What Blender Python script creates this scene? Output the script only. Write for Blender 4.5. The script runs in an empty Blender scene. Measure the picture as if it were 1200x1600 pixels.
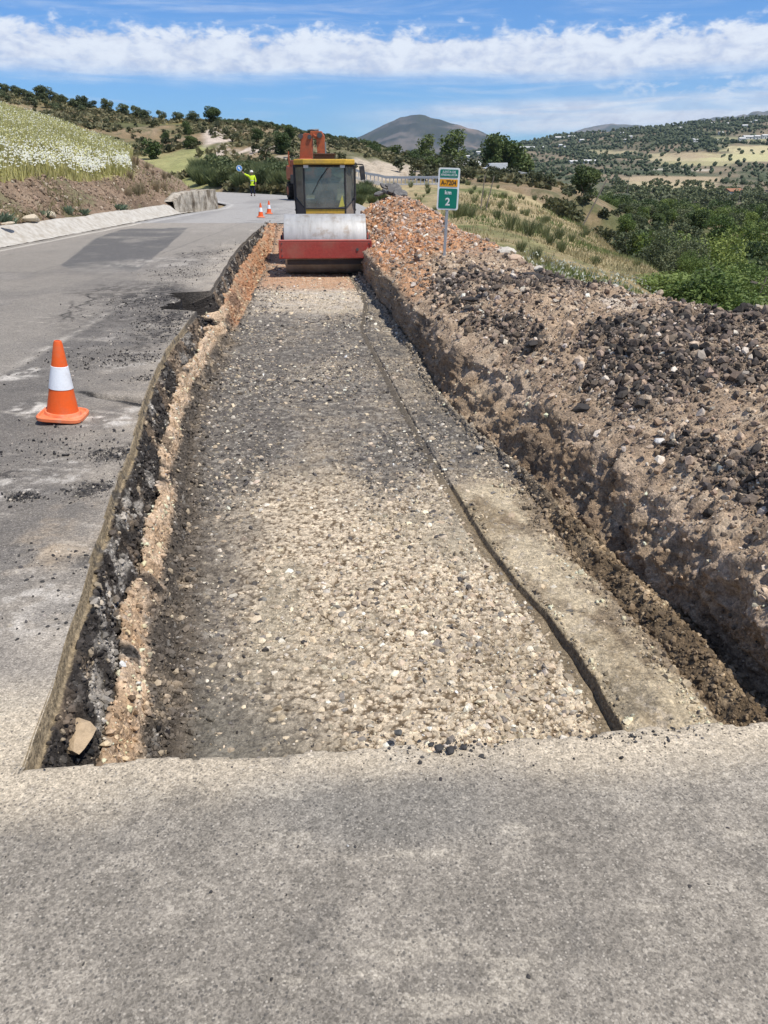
import bpy, bmesh, math, random
import numpy as np
from mathutils import Vector, Matrix, Euler

scene = bpy.context.scene
R = math.radians

# ------------------------------------------------------------------ camera
CAM_H = 1.6
PITCH = R(24.5)
FPX = 1600 * 26 / 36.0
cam_d = bpy.data.cameras.new("camera")
cam = bpy.data.objects.new("camera", cam_d)
scene.collection.objects.link(cam)
cam.location = (0, 0, CAM_H)
cam.rotation_euler = (R(90) - PITCH, 0, 0)
cam_d.sensor_fit = 'VERTICAL'
cam_d.sensor_height = 36
cam_d.sensor_width = 27
cam_d.lens = 26
cam_d.clip_start = 0.05
cam_d.clip_end = 40000
scene.camera = cam

# ------------------------------------------------------------------ sun and sky
SUN_EL, SUN_AZ = 64.0, 124.0        # azimuth measured clockwise from +Y (view direction)
sun_dir = Vector((math.cos(R(SUN_EL)) * math.sin(R(SUN_AZ)), math.cos(R(SUN_EL)) * math.cos(R(SUN_AZ)), math.sin(R(SUN_EL))))
sd = bpy.data.lights.new("sun", 'SUN')
sd.energy = 4.2
sd.angle = R(0.53)
sd.color = (1.0, 0.945, 0.86)
sun = bpy.data.objects.new("sun", sd)
scene.collection.objects.link(sun)
sun.rotation_euler = sun_dir.to_track_quat('Z', 'Y').to_euler()

world = bpy.data.worlds.new("World")
scene.world = world
world.use_nodes = True
wn = world.node_tree; wn.nodes.clear()
def W(t, **k):
    n = wn.nodes.new(t)
    for a, b in k.items():
        setattr(n, a, b)
    return n
def wmath(op, a, b=None, c=None, clamp=False):
    n = W('ShaderNodeMath', operation=op); n.use_clamp = clamp
    for i, v in enumerate((a, b, c)):
        if v is None: continue
        if isinstance(v, (int, float)): n.inputs[i].default_value = v
        else: wn.links.new(v, n.inputs[i])
    return n.outputs[0]
def wmap(v, a, b, c, d, smooth=True):
    n = W('ShaderNodeMapRange'); n.interpolation_type = 'SMOOTHSTEP' if smooth else 'LINEAR'
    wn.links.new(v, n.inputs[0])
    for i, x in enumerate((a, b, c, d)): n.inputs[i + 1].default_value = x
    return n.outputs[0]
sky = W('ShaderNodeTexSky', sky_type='NISHITA')
sky.sun_disc = False
sky.sun_elevation = R(SUN_EL)
sky.sun_rotation = R(SUN_AZ)
sky.altitude = 400
sky.air_density = 1.0
sky.dust_density = 0.15
sky.ozone_density = 2.2
tc = W('ShaderNodeTexCoord')
sep = W('ShaderNodeSeparateXYZ'); wn.links.new(tc.outputs['Generated'], sep.inputs[0])
az = wmath('ARCTAN2', sep.outputs[0], sep.outputs[1])
el = wmath('ARCSINE', sep.outputs[2])
azd = wmath('MULTIPLY', az, 57.2958); eld = wmath('MULTIPLY', el, 57.2958)
def wnoise(sx, sy, scale, detail=5, rough=0.55, off=0.0, dist=0.0):
    c = W('ShaderNodeCombineXYZ')
    wn.links.new(wmath('MULTIPLY', azd, sx), c.inputs[0])
    wn.links.new(wmath('MULTIPLY', eld, sy), c.inputs[1])
    c.inputs[2].default_value = off
    n = W('ShaderNodeTexNoise'); n.inputs['Scale'].default_value = scale
    n.inputs['Detail'].default_value = detail; n.inputs['Roughness'].default_value = rough
    n.inputs['Distortion'].default_value = dist
    wn.links.new(c.outputs[0], n.inputs['Vector'])
    return n.outputs[0]
n_big = wnoise(0.10, 0.22, 1.0, 3, 0.5, 3.3)
n_mid = wnoise(0.42, 0.9, 1.0, 5, 0.6, 7.1, 0.4)
n_fine = wnoise(1.1, 2.0, 1.0, 5, 0.56, 1.7, 0.3)
n_wisp = wnoise(0.10, 1.1, 1.0, 6, 0.6, 12.4, 0.7)
# the long altocumulus band
top = wmath('ADD', wmath('MULTIPLY', wmath('SUBTRACT', n_mid, 0.5), 3.0), wmath('ADD', wmath('MULTIPLY', wmath('SUBTRACT', n_fine, 0.5), 2.0), 8.75))
botm = wmath('ADD', wmath('MULTIPLY', wmath('SUBTRACT', n_big, 0.5), 1.5), wmath('ADD', wmath('MULTIPLY', wmath('SUBTRACT', n_wisp, 0.5), 1.5), 5.45))
up = wmap(wmath('SUBTRACT', top, eld), -0.15, 0.95, 0, 1)
dn = wmap(wmath('SUBTRACT', eld, botm), -0.25, 1.0, 0, 1)
tex = wmap(wmath('ADD', wmath('MULTIPLY', n_mid, 0.55), wmath('MULTIPLY', n_fine, 0.45)), 0.30, 0.56, 0.74, 1.0)
band = wmath('MULTIPLY', wmath('MULTIPLY', up, dn), tex)
# thin lower streaks, stronger to the right
rightm = wmap(azd, -6, 8, 0.0, 1.0)
st_c = wmap(wmath('ABSOLUTE', wmath('SUBTRACT', eld, wmath('ADD', 3.35, wmath('MULTIPLY', azd, 0.02)))), 0.5, 1.4, 1, 0)
streak = wmath('MULTIPLY', wmath('MULTIPLY', st_c, rightm), wmap(n_wisp, 0.3, 0.58, 0.45, 1.0))
st2 = wmath('MULTIPLY', wmath('MULTIPLY', wmap(wmath('ABSOLUTE', wmath('SUBTRACT', eld, 5.0)), 0.2, 1.3, 1, 0), wmap(azd, 6, 22, 0, 1)), wmap(n_mid, 0.42, 0.62, 0.1, 0.85))
# faint wisps everywhere and high cloud above the frame
wisp = wmath('MULTIPLY', wmap(n_wisp, 0.46, 0.72, 0.0, 0.32), wmap(eld, 1.5, 4.5, 0.0, 1.0))
high = wmath('MULTIPLY', wmap(eld, 10.5, 16, 0.0, 1.0), wmap(n_big, 0.45, 0.62, 0.0, 0.5))
dens = wmath('MAXIMUM', wmath('MAXIMUM', band, wmath('MAXIMUM', streak, st2)), wmath('MAXIMUM', wisp, high))
dens = wmath('MULTIPLY', dens, 0.93, clamp=True)
tint = W('ShaderNodeMix', data_type='RGBA', blend_type='MULTIPLY'); tint.inputs[0].default_value = 1.0
tint.inputs[7].default_value = (0.42, 0.73, 1.12, 1)
wn.links.new(sky.outputs[0], tint.inputs[6])
cshade = wmap(wmath('ADD', wmath('MULTIPLY', n_fine, 0.3), wmath('MULTIPLY', n_mid, 0.7)), 0.33, 0.62, 0.74, 1.0)
ccol = W('ShaderNodeCombineColor')
wn.links.new(wmath('MULTIPLY', cshade, 7.6), ccol.inputs[0])
wn.links.new(wmath('MULTIPLY', cshade, 8.0), ccol.inputs[1])
wn.links.new(wmath('ADD', wmath('MULTIPLY', cshade, 6.4), 2.2), ccol.inputs[2])
mixc = W('ShaderNodeMix', data_type='RGBA')
wn.links.new(dens, mixc.inputs[0]); wn.links.new(tint.outputs[2], mixc.inputs[6]); wn.links.new(ccol.outputs[0], mixc.inputs[7])
bg = W('ShaderNodeBackground'); bg.inputs[1].default_value = 0.10
wn.links.new(mixc.outputs[2], bg.inputs[0])
wo = W('ShaderNodeOutputWorld'); wn.links.new(bg.outputs[0], wo.inputs[0])

scene.view_settings.view_transform = 'Standard'
scene.view_settings.look = 'None'
scene.view_settings.exposure = 0.30
scene.view_settings.gamma = 1.0
scene.view_settings.use_curve_mapping = False
scene.render.engine = 'CYCLES'
scene.cycles.max_bounces = 6
scene.cycles.transparent_max_bounces = 12
scene.cycles.volume_bounces = 0
scene.cycles.use_adaptive_sampling = True

# ------------------------------------------------------------------ helpers
rng = np.random.default_rng(7)
random.seed(7)

def g(y):                                   # tangent of the elevation angle of a line of sight
    return math.tan(math.atan((800 - y) / FPX) - PITCH)
def at(px, py, z=0.0):                      # a line of sight of the survey photo meets the level z
    x = (px - 600) / FPX; v = (800 - py) / FPX
    dz = -math.sin(PITCH) + v * math.cos(PITCH); dy = math.cos(PITCH) + v * math.sin(PITCH)
    t = (z - CAM_H) / dz
    return x * t, dy * t
def atY(px, py, Y):                         # same line of sight, at distance Y
    x = (px - 600) / FPX; v = (800 - py) / FPX
    dz = -math.sin(PITCH) + v * math.cos(PITCH); dy = math.cos(PITCH) + v * math.sin(PITCH)
    t = Y / dy
    return Vector((x * t, Y, CAM_H + dz * t))

_tab = rng.random(65536)
def _h(ix, iy, iz):
    return _tab[((ix * 73856093) ^ (iy * 19349663) ^ (iz * 83492791)) & 65535]
def vnoise(x, y, z=0.0):
    x, y, z = np.broadcast_arrays(np.asarray(x, float), np.asarray(y, float), np.asarray(z, float))
    ix = np.floor(x).astype(np.int64); iy = np.floor(y).astype(np.int64); iz = np.floor(z).astype(np.int64)
    fx = x - ix; fy = y - iy; fz = z - iz
    fx = fx * fx * (3 - 2 * fx); fy = fy * fy * (3 - 2 * fy); fz = fz * fz * (3 - 2 * fz)
    r = 0
    for a in (0, 1):
        wx = fx if a else 1 - fx
        for b in (0, 1):
            wy = fy if b else 1 - fy
            for c in (0, 1):
                wz = fz if c else 1 - fz
                r = r + wx * wy * wz * _h(ix + a, iy + b, iz + c)
    return r * 2 - 1
def fbm(x, y, z=0.0, o=4, gain=0.5):
    r = 0; a = 1; s = 1; n = 0
    for i in range(o):
        r = r + a * vnoise(np.asarray(x) * s + 17.3 * i, np.asarray(y) * s - 9.1 * i, np.asarray(z) * s + 3.7 * i); n += a
        a *= gain; s *= 2.03
    return r / n
def ridged(x, y, z=0.0, o=4):
    r = 0; a = 1; s = 1; n = 0
    for i in range(o):
        r = r + a * (1 - 2 * np.abs(vnoise(np.asarray(x) * s + 7.3 * i, np.asarray(y) * s + 5.1 * i, np.asarray(z) * s))); n += a
        a *= 0.5; s *= 2.1
    return r / n
def worley(x, y, seed=0):                   # F1, F2 and a per-cell random
    ix = np.floor(x).astype(np.int64); iy = np.floor(y).astype(np.int64)
    f1 = np.full(x.shape, 9.0); f2 = np.full(x.shape, 9.0); cid = np.zeros(x.shape)
    for a in (-1, 0, 1):
        for b in (-1, 0, 1):
            cx = ix + a; cy = iy + b
            px = cx + _h(cx, cy, np.int64(seed + 1)); py = cy + _h(cx, cy, np.int64(seed + 2))
            d = np.hypot(px - x, py - y); r = _h(cx, cy, np.int64(seed + 3))
            m = d < f1
            f2 = np.where(m, f1, np.minimum(f2, d)); cid = np.where(m, r, cid); f1 = np.where(m, d, f1)
    return f1, f2, cid
def ss(x, a, b):
    t = np.clip((np.asarray(x, float) - a) / (b - a), 0, 1); return t * t * (3 - 2 * t)
def mix(a, b, t):
    a = np.asarray(a, float); b = np.asarray(b, float); t = np.asarray(t, float)[..., None]
    return a * (1 - t) + b * t

def link(o, parent=None):
    scene.collection.objects.link(o)
    if parent is not None: o.parent = parent
    return o
def tag(o, label=None, cat=None, group=None, kind=None):
    if label: o['label'] = label
    if cat: o['category'] = cat
    if group: o['group'] = group
    if kind: o['kind'] = kind
    return o
def np_mesh(name, V, F, col=None, mat=None, smooth=False, uv=None):
    """V (n,3), F (m,k) index array with constant k."""
    V = np.asarray(V, np.float32); F = np.asarray(F, np.int32)
    me = bpy.data.meshes.new(name)
    me.vertices.add(len(V)); me.vertices.foreach_set('co', V.ravel())
    m, k = F.shape
    me.loops.add(m * k); me.loops.foreach_set('vertex_index', F.ravel())
    me.polygons.add(m); me.polygons.foreach_set('loop_start', np.arange(0, m * k, k, dtype=np.int32))
    me.polygons.foreach_set('loop_total', np.full(m, k, np.int32))
    me.polygons.foreach_set('use_smooth', np.full(m, smooth))
    if col is not None:
        ca = me.color_attributes.new(name='Col', type='FLOAT_COLOR', domain='POINT')
        c = np.ones((len(V), 4), np.float32); c[:, :np.shape(col)[-1]] = np.asarray(col).reshape(len(V), -1)
        ca.data.foreach_set('color', c.ravel())
    me.update(calc_edges=True)
    if mat: me.materials.append(mat)
    return me
def np_obj(name, V, F, col=None, mat=None, smooth=False, parent=None):
    return link(bpy.data.objects.new(name, np_mesh(name, V, F, col, mat, smooth)), parent)
def grid_faces(r, c, off=0):
    i = np.arange(r - 1)[:, None] * c + np.arange(c - 1)[None, :]
    i = i.ravel() + off
    return np.stack([i, i + 1, i + c + 1, i + c], 1)
def empty(name, loc=(0, 0, 0), rz=0.0):
    o = bpy.data.objects.new(name, None); o.location = loc; o.rotation_euler = (0, 0, rz)
    o.empty_display_size = 0.2
    return link(o)

# ------------------------------------------------------------------ materials
def srgb(r, g_, b):
    f = lambda c: ((c / 255 + 0.055) / 1.055) ** 2.4 if c > 10 else c / 255 / 12.92
    return (f(r), f(g_), f(b))
class NT:
    def __init__(s, name):
        s.m = bpy.data.materials.new(name); s.m.use_nodes = True
        s.t = s.m.node_tree; s.b = s.t.nodes['Principled BSDF']; s.out = s.t.nodes['Material Output']
        s.co = s.n('ShaderNodeTexCoord').outputs['Object']
    def n(s, t, **k):
        x = s.t.nodes.new(t)
        for a, b in k.items(): setattr(x, a, b)
        return x
    def l(s, a, b): s.t.links.new(a, b)
    def set(s, node, i, v):
        if isinstance(v, (int, float, tuple)): node.inputs[i].default_value = v
        elif v is not None: s.l(v, node.inputs[i])
    def noise(s, scale, detail=4, rough=0.55, vec=None, dist=0.0, w=None):
        x = s.n('ShaderNodeTexNoise'); x.inputs['Scale'].default_value = scale
        x.inputs['Detail'].default_value = detail; x.inputs['Roughness'].default_value = rough; x.inputs['Distortion'].default_value = dist
        s.l(vec or s.co, x.inputs['Vector']); return x.outputs[0]
    def voro(s, scale, feature='F1', vec=None, rnd=1.0):
        x = s.n('ShaderNodeTexVoronoi', feature=feature); x.inputs['Scale'].default_value = scale
        x.inputs['Randomness'].default_value = rnd
        s.l(vec or s.co, x.inputs['Vector']); return x
    def math(s, op, a, b=None, c=None, clamp=False):
        x = s.n('ShaderNodeMath', operation=op); x.use_clamp = clamp
        for i, v in enumerate((a, b, c)): 
            if v is not None: s.set(x, i, v)
        return x.outputs[0]
    def mr(s, v, a, b, c, d, smooth=False):
        x = s.n('ShaderNodeMapRange'); x.interpolation_type = 'SMOOTHSTEP' if smooth else 'LINEAR'
        s.l(v, x.inputs[0])
        for i, y in enumerate((a, b, c, d)): s.set(x, i + 1, y)
        return x.outputs[0]
    def mixc(s, f, a, b, mode='MIX'):
        x = s.n('ShaderNodeMix', data_type='RGBA', blend_type=mode)
        s.set(x, 0, f)
        for i, v in ((6, a), (7, b)):
            if isinstance(v, tuple): x.inputs[i].default_value = (*v[:3], 1)
            else: s.l(v, x.inputs[i])
        return x.outputs[2]
    def grey(s, v):
        x = s.n('ShaderNodeCombineColor'); 
        for i in range(3): s.l(v, x.inputs[i])
        return x.outputs[0]
    def attr(s, name='Col'):
        return s.n('ShaderNodeAttribute', attribute_name=name).outputs['Color']
    def alpha(s, name='Col'):
        return s.n('ShaderNodeAttribute', attribute_name=name).outputs['Alpha']
    def bump(s, h, dist, strength=1.0, prev=None):
        x = s.n('ShaderNodeBump'); x.inputs['Strength'].default_value = strength; x.inputs['Distance'].default_value = dist
        s.l(h, x.inputs['Height'])
        if prev is not None: s.l(prev, x.inputs['Normal'])
        return x.outputs[0]
    def fin(s, col=None, rough=None, metal=None, normal=None, spec=None):
        if col is not None:
            if isinstance(col, tuple): s.b.inputs['Base Color'].default_value = (*col[:3], 1)
            else: s.l(col, s.b.inputs['Base Color'])
        s.set(s.b, s.b.inputs.find('Roughness'), rough)
        s.set(s.b, s.b.inputs.find('Metallic'), metal)
        s.set(s.b, s.b.inputs.find('Specular IOR Level'), spec)
        if normal is not None: s.l(normal, s.b.inputs['Normal'])
        return s.m

def paint(name, col, rough=0.45, metal=0.0, wear=0.25, dirt=(0.22, 0.17, 0.12), dirt_amt=0.35, scale=3.0, spec=0.4):
    s = NT(name)
    n1 = s.noise(scale, 6, 0.65); n2 = s.noise(scale * 9, 4, 0.6)
    v = s.mr(n2, 0.3, 0.7, 1 - wear, 1 + wear * 0.4)
    c = s.mixc(1.0, col, s.grey(v), 'MULTIPLY')
    f = s.math('MULTIPLY', s.mr(n1, 0.45, 0.75, 0, 1, True), dirt_amt)
    c = s.mixc(f, c, dirt)
    r = s.mr(n1, 0.3, 0.7, rough * 0.8, min(1, rough * 1.4))
    return s.fin(c, r, metal, s.bump(n2, 0.002, 0.4), spec)

# asphalt: attribute colour, fine aggregate speckle
def m_asphalt():
    s = NT('asphalt')
    v1 = s.voro(120); v2 = s.voro(240); n = s.noise(30, 8, 0.85); nb = s.noise(6, 5, 0.65); nf = s.noise(330, 2, 0.6)
    sp1 = s.n('ShaderNodeSeparateColor'); s.l(v1.outputs['Color'], sp1.inputs[0])
    sp2 = s.n('ShaderNodeSeparateColor'); s.l(v2.outputs['Color'], sp2.inputs[0])
    a = s.mr(sp1.outputs[0], 0, 1, 0.76, 1.24)
    b = s.mr(sp2.outputs[0], 0, 1, 0.70, 1.30)
    c = s.mr(n, 0.25, 0.75, 0.62, 1.38)
    d = s.mr(nb, 0.25, 0.75, 0.88, 1.12)
    hi = s.math('MULTIPLY', s.mr(sp1.outputs[1], 0.88, 0.90, 0, 0.75), s.mr(v1.outputs['Distance'], 0.25, 0.45, 1, 0))
    hi2 = s.math('MULTIPLY', s.mr(sp1.outputs[2], 0.90, 0.92, 0, 0.6), s.mr(v1.outputs['Distance'], 0.3, 0.5, 1, 0))
    m = s.math('MULTIPLY', s.math('MULTIPLY', a, b), s.math('MULTIPLY', c, d))
    col = s.mixc(1.0, s.attr(), s.grey(m), 'MULTIPLY')
    col = s.mixc(hi, col, (0.50, 0.45, 0.37))
    col = s.mixc(hi2, col, (0.06, 0.058, 0.055))
    h = s.math('ADD', s.math('MULTIPLY', v1.outputs['Distance'], -0.5), s.math('MULTIPLY', nf, 0.8))
    h = s.math('ADD', h, s.math('MULTIPLY', n, 1.1))
    return s.fin(col, 0.9, 0.0, s.bump(h, 0.004, 0.75), 0.25)
M_ASPHALT = m_asphalt()

def m_soil(name='soil', peb=True):
    s = NT(name)
    n0 = s.noise(7, 5, 0.7); n1 = s.noise(35, 6, 0.75); n2 = s.noise(150, 3, 0.7); v = s.voro(60); v2 = s.voro(130)
    sp = s.n('ShaderNodeSeparateColor'); s.l(v.outputs['Color'], sp.inputs[0])
    sp2 = s.n('ShaderNodeSeparateColor'); s.l(v2.outputs['Color'], sp2.inputs[0])
    m = s.math('MULTIPLY', s.math('MULTIPLY', s.mr(n1, 0.25, 0.75, 0.55, 1.45), s.mr(n0, 0.25, 0.75, 0.75, 1.22)), s.math('MULTIPLY', s.mr(sp.outputs[0], 0, 1, 0.78, 1.2), s.mr(sp2.outputs[1], 0, 1, 0.8, 1.2)))
    col = s.mixc(1.0, s.attr(), s.grey(m), 'MULTIPLY')
    h = s.math('ADD', s.math('MULTIPLY', n1, 1.6), s.math('MULTIPLY', v.outputs['Distance'], -0.7))
    h = s.math('ADD', h, s.math('MULTIPLY', n2, 0.7))
    return s.fin(col, 0.95, 0.0, s.bump(h, 0.012, 0.9), 0.15)
M_SOIL = m_soil()

def m_stone():
    s = NT('stone')
    n1 = s.noise(28, 5, 0.7); n2 = s.noise(170, 3, 0.7)
    m = s.math('MULTIPLY', s.mr(n1, 0.25, 0.75, 0.75, 1.25), s.mr(n2, 0.2, 0.8, 0.8, 1.2))
    col = s.mixc(1.0, s.attr(), s.grey(m), 'MULTIPLY')
    return s.fin(col, 0.85, 0.0, s.bump(s.math('ADD', n1, s.math('MULTIPLY', n2, 0.4)), 0.006, 0.8), 0.3)
M_STONE = m_stone()

def m_terrain():
    s = NT('terrain')
    n0 = s.noise(0.35, 6, 0.7); n1 = s.noise(2.2, 6, 0.75); n2 = s.noise(14, 4, 0.75)
    m = s.math('MULTIPLY', s.math('MULTIPLY', s.mr(n0, 0.25, 0.75, 0.72, 1.25), s.mr(n1, 0.25, 0.75, 0.7, 1.3)), s.mr(n2, 0.25, 0.75, 0.75, 1.25))
    col = s.mixc(1.0, s.attr(), s.grey(m), 'MULTIPLY')
    h = s.math('ADD', s.math('MULTIPLY', n1, 2.0), n2)
    return s.fin(col, 0.95, 0.0, s.bump(h, 0.08, 0.8), 0.1)
M_TERR = m_terrain()

def m_leaf(name='foliage', trans=0.25):
    s = NT(name)
    n = s.noise(1.5, 3, 0.6)
    col = s.mixc(1.0, s.attr(), s.grey(s.mr(n, 0.3, 0.7, 0.8, 1.2)), 'MULTIPLY')
    oi = s.n('ShaderNodeObjectInfo')
    hs = s.n('ShaderNodeHueSaturation'); s.l(col, hs.inputs['Color'])
    s.l(s.mr(oi.outputs['Random'], 0, 1, 0.8, 1.25), hs.inputs['Value'])
    s.l(s.mr(oi.outputs['Random'], 0, 1, 0.515, 0.485), hs.inputs['Hue'])
    s.fin(hs.outputs[0], 0.6, 0.0, None, 0.3)
    tr = s.n('ShaderNodeBsdfTranslucent'); s.l(hs.outputs[0], tr.inputs[0])
    mx = s.n('ShaderNodeMixShader'); mx.inputs[0].default_value = trans
    s.l(s.b.outputs[0], mx.inputs[1]); s.l(tr.outputs[0], mx.inputs[2]); s.l(mx.outputs[0], s.out.inputs[0])
    return s.m
M_LEAF = m_leaf()
M_BARK = paint('bark', (0.16, 0.12, 0.085), 0.9, 0, 0.5, (0.25, 0.22, 0.18), 0.4, 2.0, 0.1)

# ================================================================== THE GROUND
# plan curves (world metres) taken from sight lines on the road level
def curve(pts, z):
    a = np.array([at(x, y, z) for x, y in pts]); o = np.argsort(a[:, 1]); return a[o]
_l = curve([(38, 1198), (75, 1090), (105, 990), (150, 860), (190, 740), (222, 640), (240, 592), (262, 545), (300, 495), (322, 462), (345, 432), (359, 402), (385, 374), (410, 352), (431, 338)], 0.0)
_l = np.vstack([[(_l[0, 0] + 0.12, 0.8)], _l, [[_l[-1, 0] - 0.25, 33.0]]])
def lipL0(Y): return np.interp(Y, _l[:, 0 + 1], _l[:, 0])
def notchY(Y): return ss(Y, 9.75, 10.0) * (1 - ss(Y, 11.35, 11.6))
def lipL(Y):
    Y = np.asarray(Y, float)
    return lipL0(Y) * 1.0 - notchY(Y) * (0.42 + 0.30 * fbm(Y * 3.5, 6.6, o=4)) + 0.010 * fbm(Y * 3, 1.7, o=3) + 0.010 * np.round(2 * vnoise(Y * 1.1, 9.1)) * ss(Y, 2, 3)
_r = curve([(1200, 950), (1040, 782), (950, 720), (850, 645), (790, 590), (700, 545), (615, 450), (572, 400)], -0.18)
_r = np.vstack([[[_r[0, 0] + 0.28, 1.0]], _r, [[-1.1, 26.0]], [[-1.5, 33.0]]])
def lipR(Y): return np.interp(Y, _r[:, 1], _r[:, 0]) + 0.05 * fbm(np.asarray(Y) * 1.3, 4.4, o=4)
_b = curve([(1200, 1075), (1000, 905), (900, 815), (800, 725), (720, 650), (685, 610), (630, 500), (572, 428)], -0.58)
_b = np.vstack([[[_b[0, 0] + 0.22, 1.0]], _b, [[-1.35, 26.0]], [[-1.7, 33.0]]])
def botR(Y): return np.minimum(np.interp(Y, _b[:, 1], _b[:, 0]), lipR(Y) - 0.04)
_1 = curve([(960, 1138), (900, 1032), (850, 960), (800, 905), (760, 850), (700, 752), (640, 645), (570, 512)], -0.58)
def L1(Y): return np.interp(Y, _1[:, 1], _1[:, 0]) + 0.006 * fbm(np.asarray(Y) * 3.3, 8.4, o=4) + 0.014 * np.clip(ridged(np.asarray(Y) * 5, 1.1, 0, 3), 0, 1) * ss(3.6 - np.asarray(Y), 0, .6)
_2 = curve([(1112, 1122), (1030, 1015), (960, 935), (900, 875), (820, 765), (730, 650)], -0.55)
def L2(Y): return np.interp(Y, _2[:, 1], _2[:, 0]) + 0.03 * fbm(np.asarray(Y) * 4.3, 2.4, o=4)
_e = np.array([at(x, y, 0) for x, y in [(-100, 1208), (0, 1200), (40, 1197), (130, 1190), (250, 1183), (400, 1177), (560, 1168), (700, 1155), (850, 1150), (960, 1142), (1100, 1130), (1200, 1124), (1400, 1110)]])
def edgeY(X): return np.interp(X, _e[:, 0], _e[:, 1])
_cr = [(2.5, 3.55, .42), (6.18, 3.15, .50), (6.94, 3.06, .43), (8.53, 2.86, .38), (9.6, 2.72, .31), (11.8, 2.45, .19), (14, 2.18, .31), (17.7, 1.72, .46), (19.9, 1.44, .53), (22.7, 1.09, .76), (25, .8, .90), (27.6, .4, .95), (29.3, .15, .6), (30.5, .05, -.35)]
def crest(Y):
    a = np.array(_cr); return np.interp(Y, a[:, 0], a[:, 1]), np.interp(Y, a[:, 0], a[:, 2])
TR_END = 29.0

# ---- rows: one for every 1.2 px of picture height
ys = np.arange(1420, 318, -1.15)
rowY = np.array([at(600, y, -0.3)[1] for y in ys]); rowY = rowY[(rowY > 1.45) & (rowY < 40)]
rowY = rowY[np.concatenate([[True], np.diff(rowY) > 0.0])]
# thin out far rows
def trench_profile(Y):
    far = ss(Y, 5.0, 6.3)                       # beyond here the pale ledge is gone
    dd = np.interp(Y, [1, 6, 10, 18, 30], [0.58, 0.58, 0.61, 0.72, 0.70])  # depth of the floor
    ntc = notchY(Y); lxs = lipL(Y) + ntc * 0.42
    lift = ss(Y, 22.5, 28.2)
    lx = lipL(Y); rag = 0.075 * fbm(Y * 1.7, 3.3, o=5, gain=0.6) * np.interp(Y, [1, 3, 12], [.7, 1, 1.3]); rg2 = 0.04 * fbm(Y * 3.1, 8.8, o=4)
    rx = lipR(Y); bx = botR(Y); cx, cz = crest(Y)
    cz = cz + 0.05 * fbm(Y * 1.4, 7.7, o=3)
    l1 = L1(Y); l2 = np.where(Y < 6, L2(Y), bx - 0.12)
    l1 = np.minimum(l1, bx - 0.25)
    k = np.interp(Y, [1.6, 2.5, 4, 6, 12, 18], [0.95, 1.0, 0.98, 0.82, 0.8, 1.3])
    rxz = np.interp(Y, [1, 4, 6, 12, 18, 30], [-.17, -.19, -.17, -.15, -.12, -.05]) + 0.04 * fbm(Y * 1.7, 0.3, o=4)
    st = np.interp(Y, [1.6, 2.6, 3.4, 5.2, 6.0], [.055, .050, .022, .012, .0])
    midx = rx + (cx - rx) * 0.5
    # (x, z, points to next)
    N = [
        (lx - 0.006, 0.003 + 0 * Y, 3), (lx, -0.002 + 0 * Y, 10), (lx + 0.010, -0.052 - .2 * ntc + 0.012 * fbm(Y * 6, 1.1, o=4), 3),
        (lx + 0.022 * k, -0.060 - 0.2 * ntc + 0.012 * fbm(Y * 6, 1.1, o=4), 30), (lxs + (0.112 + rag) * k, -0.37 - 0.1 * ntc, 10),
        (lxs + (0.135 + rag) * k, -0.285 + 0.06 * fbm(Y * 2.2, 6.1, o=4), 10), (lxs + (0.165 + rag + .6 * rg2) * k, -0.31 + 0.06 * fbm(Y * 2.2, 6.1, o=4), 18),
        (lxs + (0.225 + 0.7 * rag) * k, -0.46 + 0.05 * fbm(Y * 3, 2.1, o=3), 18), (lxs + 0.31 * k, -dd + 0.01, 250),
        (l1 - 0.022, -dd - 0.006, 10), (l1 - 0.008, -dd - 0.026, 5), (l1 + 0.010, -dd + st, 10),
        (l1 + 0.04, -dd + st + .004, 60), (l2 - 0.01, -dd + st, 8), (l2 + 0.03, -dd + 0.005, 24),
        (l2 + (bx - l2) * 0.45, -dd + 0.105 - 0.05 * far, 20), (bx - 0.03, -dd + 0.0, 10), (bx + 0.01, -dd + 0.0, 46),
        (rx, rxz, 8), (rx + 0.14, rxz + 0.10, 60), (midx, rxz + 0.05 + (cz - rxz) * 0.66, 60),
        (cx - 0.25, cz - 0.035, 16), (cx, cz, 12), (cx + 0.35, cz - 0.17, 10), (cx + 1.1, cz - 0.75, 6), (cx + 2.2, cz - 1.6, 0)]
    return [(n_[0], n_[1] * (1 - 0.94 * lift) if i_ < 18 else n_[1], n_[2]) for i_, n_ in enumerate(N)]
P = trench_profile(rowY)
xs, zs, seg, segf = [], [], [], []
for i in range(len(P) - 1):
    n = P[i][2]
    for j in range(n):
        f = j / n
        xs.append(P[i][0] * (1 - f) + P[i + 1][0] * f); zs.append(P[i][1] * (1 - f) + P[i + 1][1] * f); seg.append(i + f)
xs.append(P[-1][0]); zs.append(P[-1][1]); seg.append(len(P) - 1.0)
TX = np.stack(xs, 1); TZ = np.stack(zs, 1); TY = np.repeat(rowY[:, None], TX.shape[1], 1); SEG = np.repeat(np.array(seg)[None], len(rowY), 0)
# clip the near end against the underside of the standing asphalt (rows in front of the edge sit under it)
nr, nc = TX.shape
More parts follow.
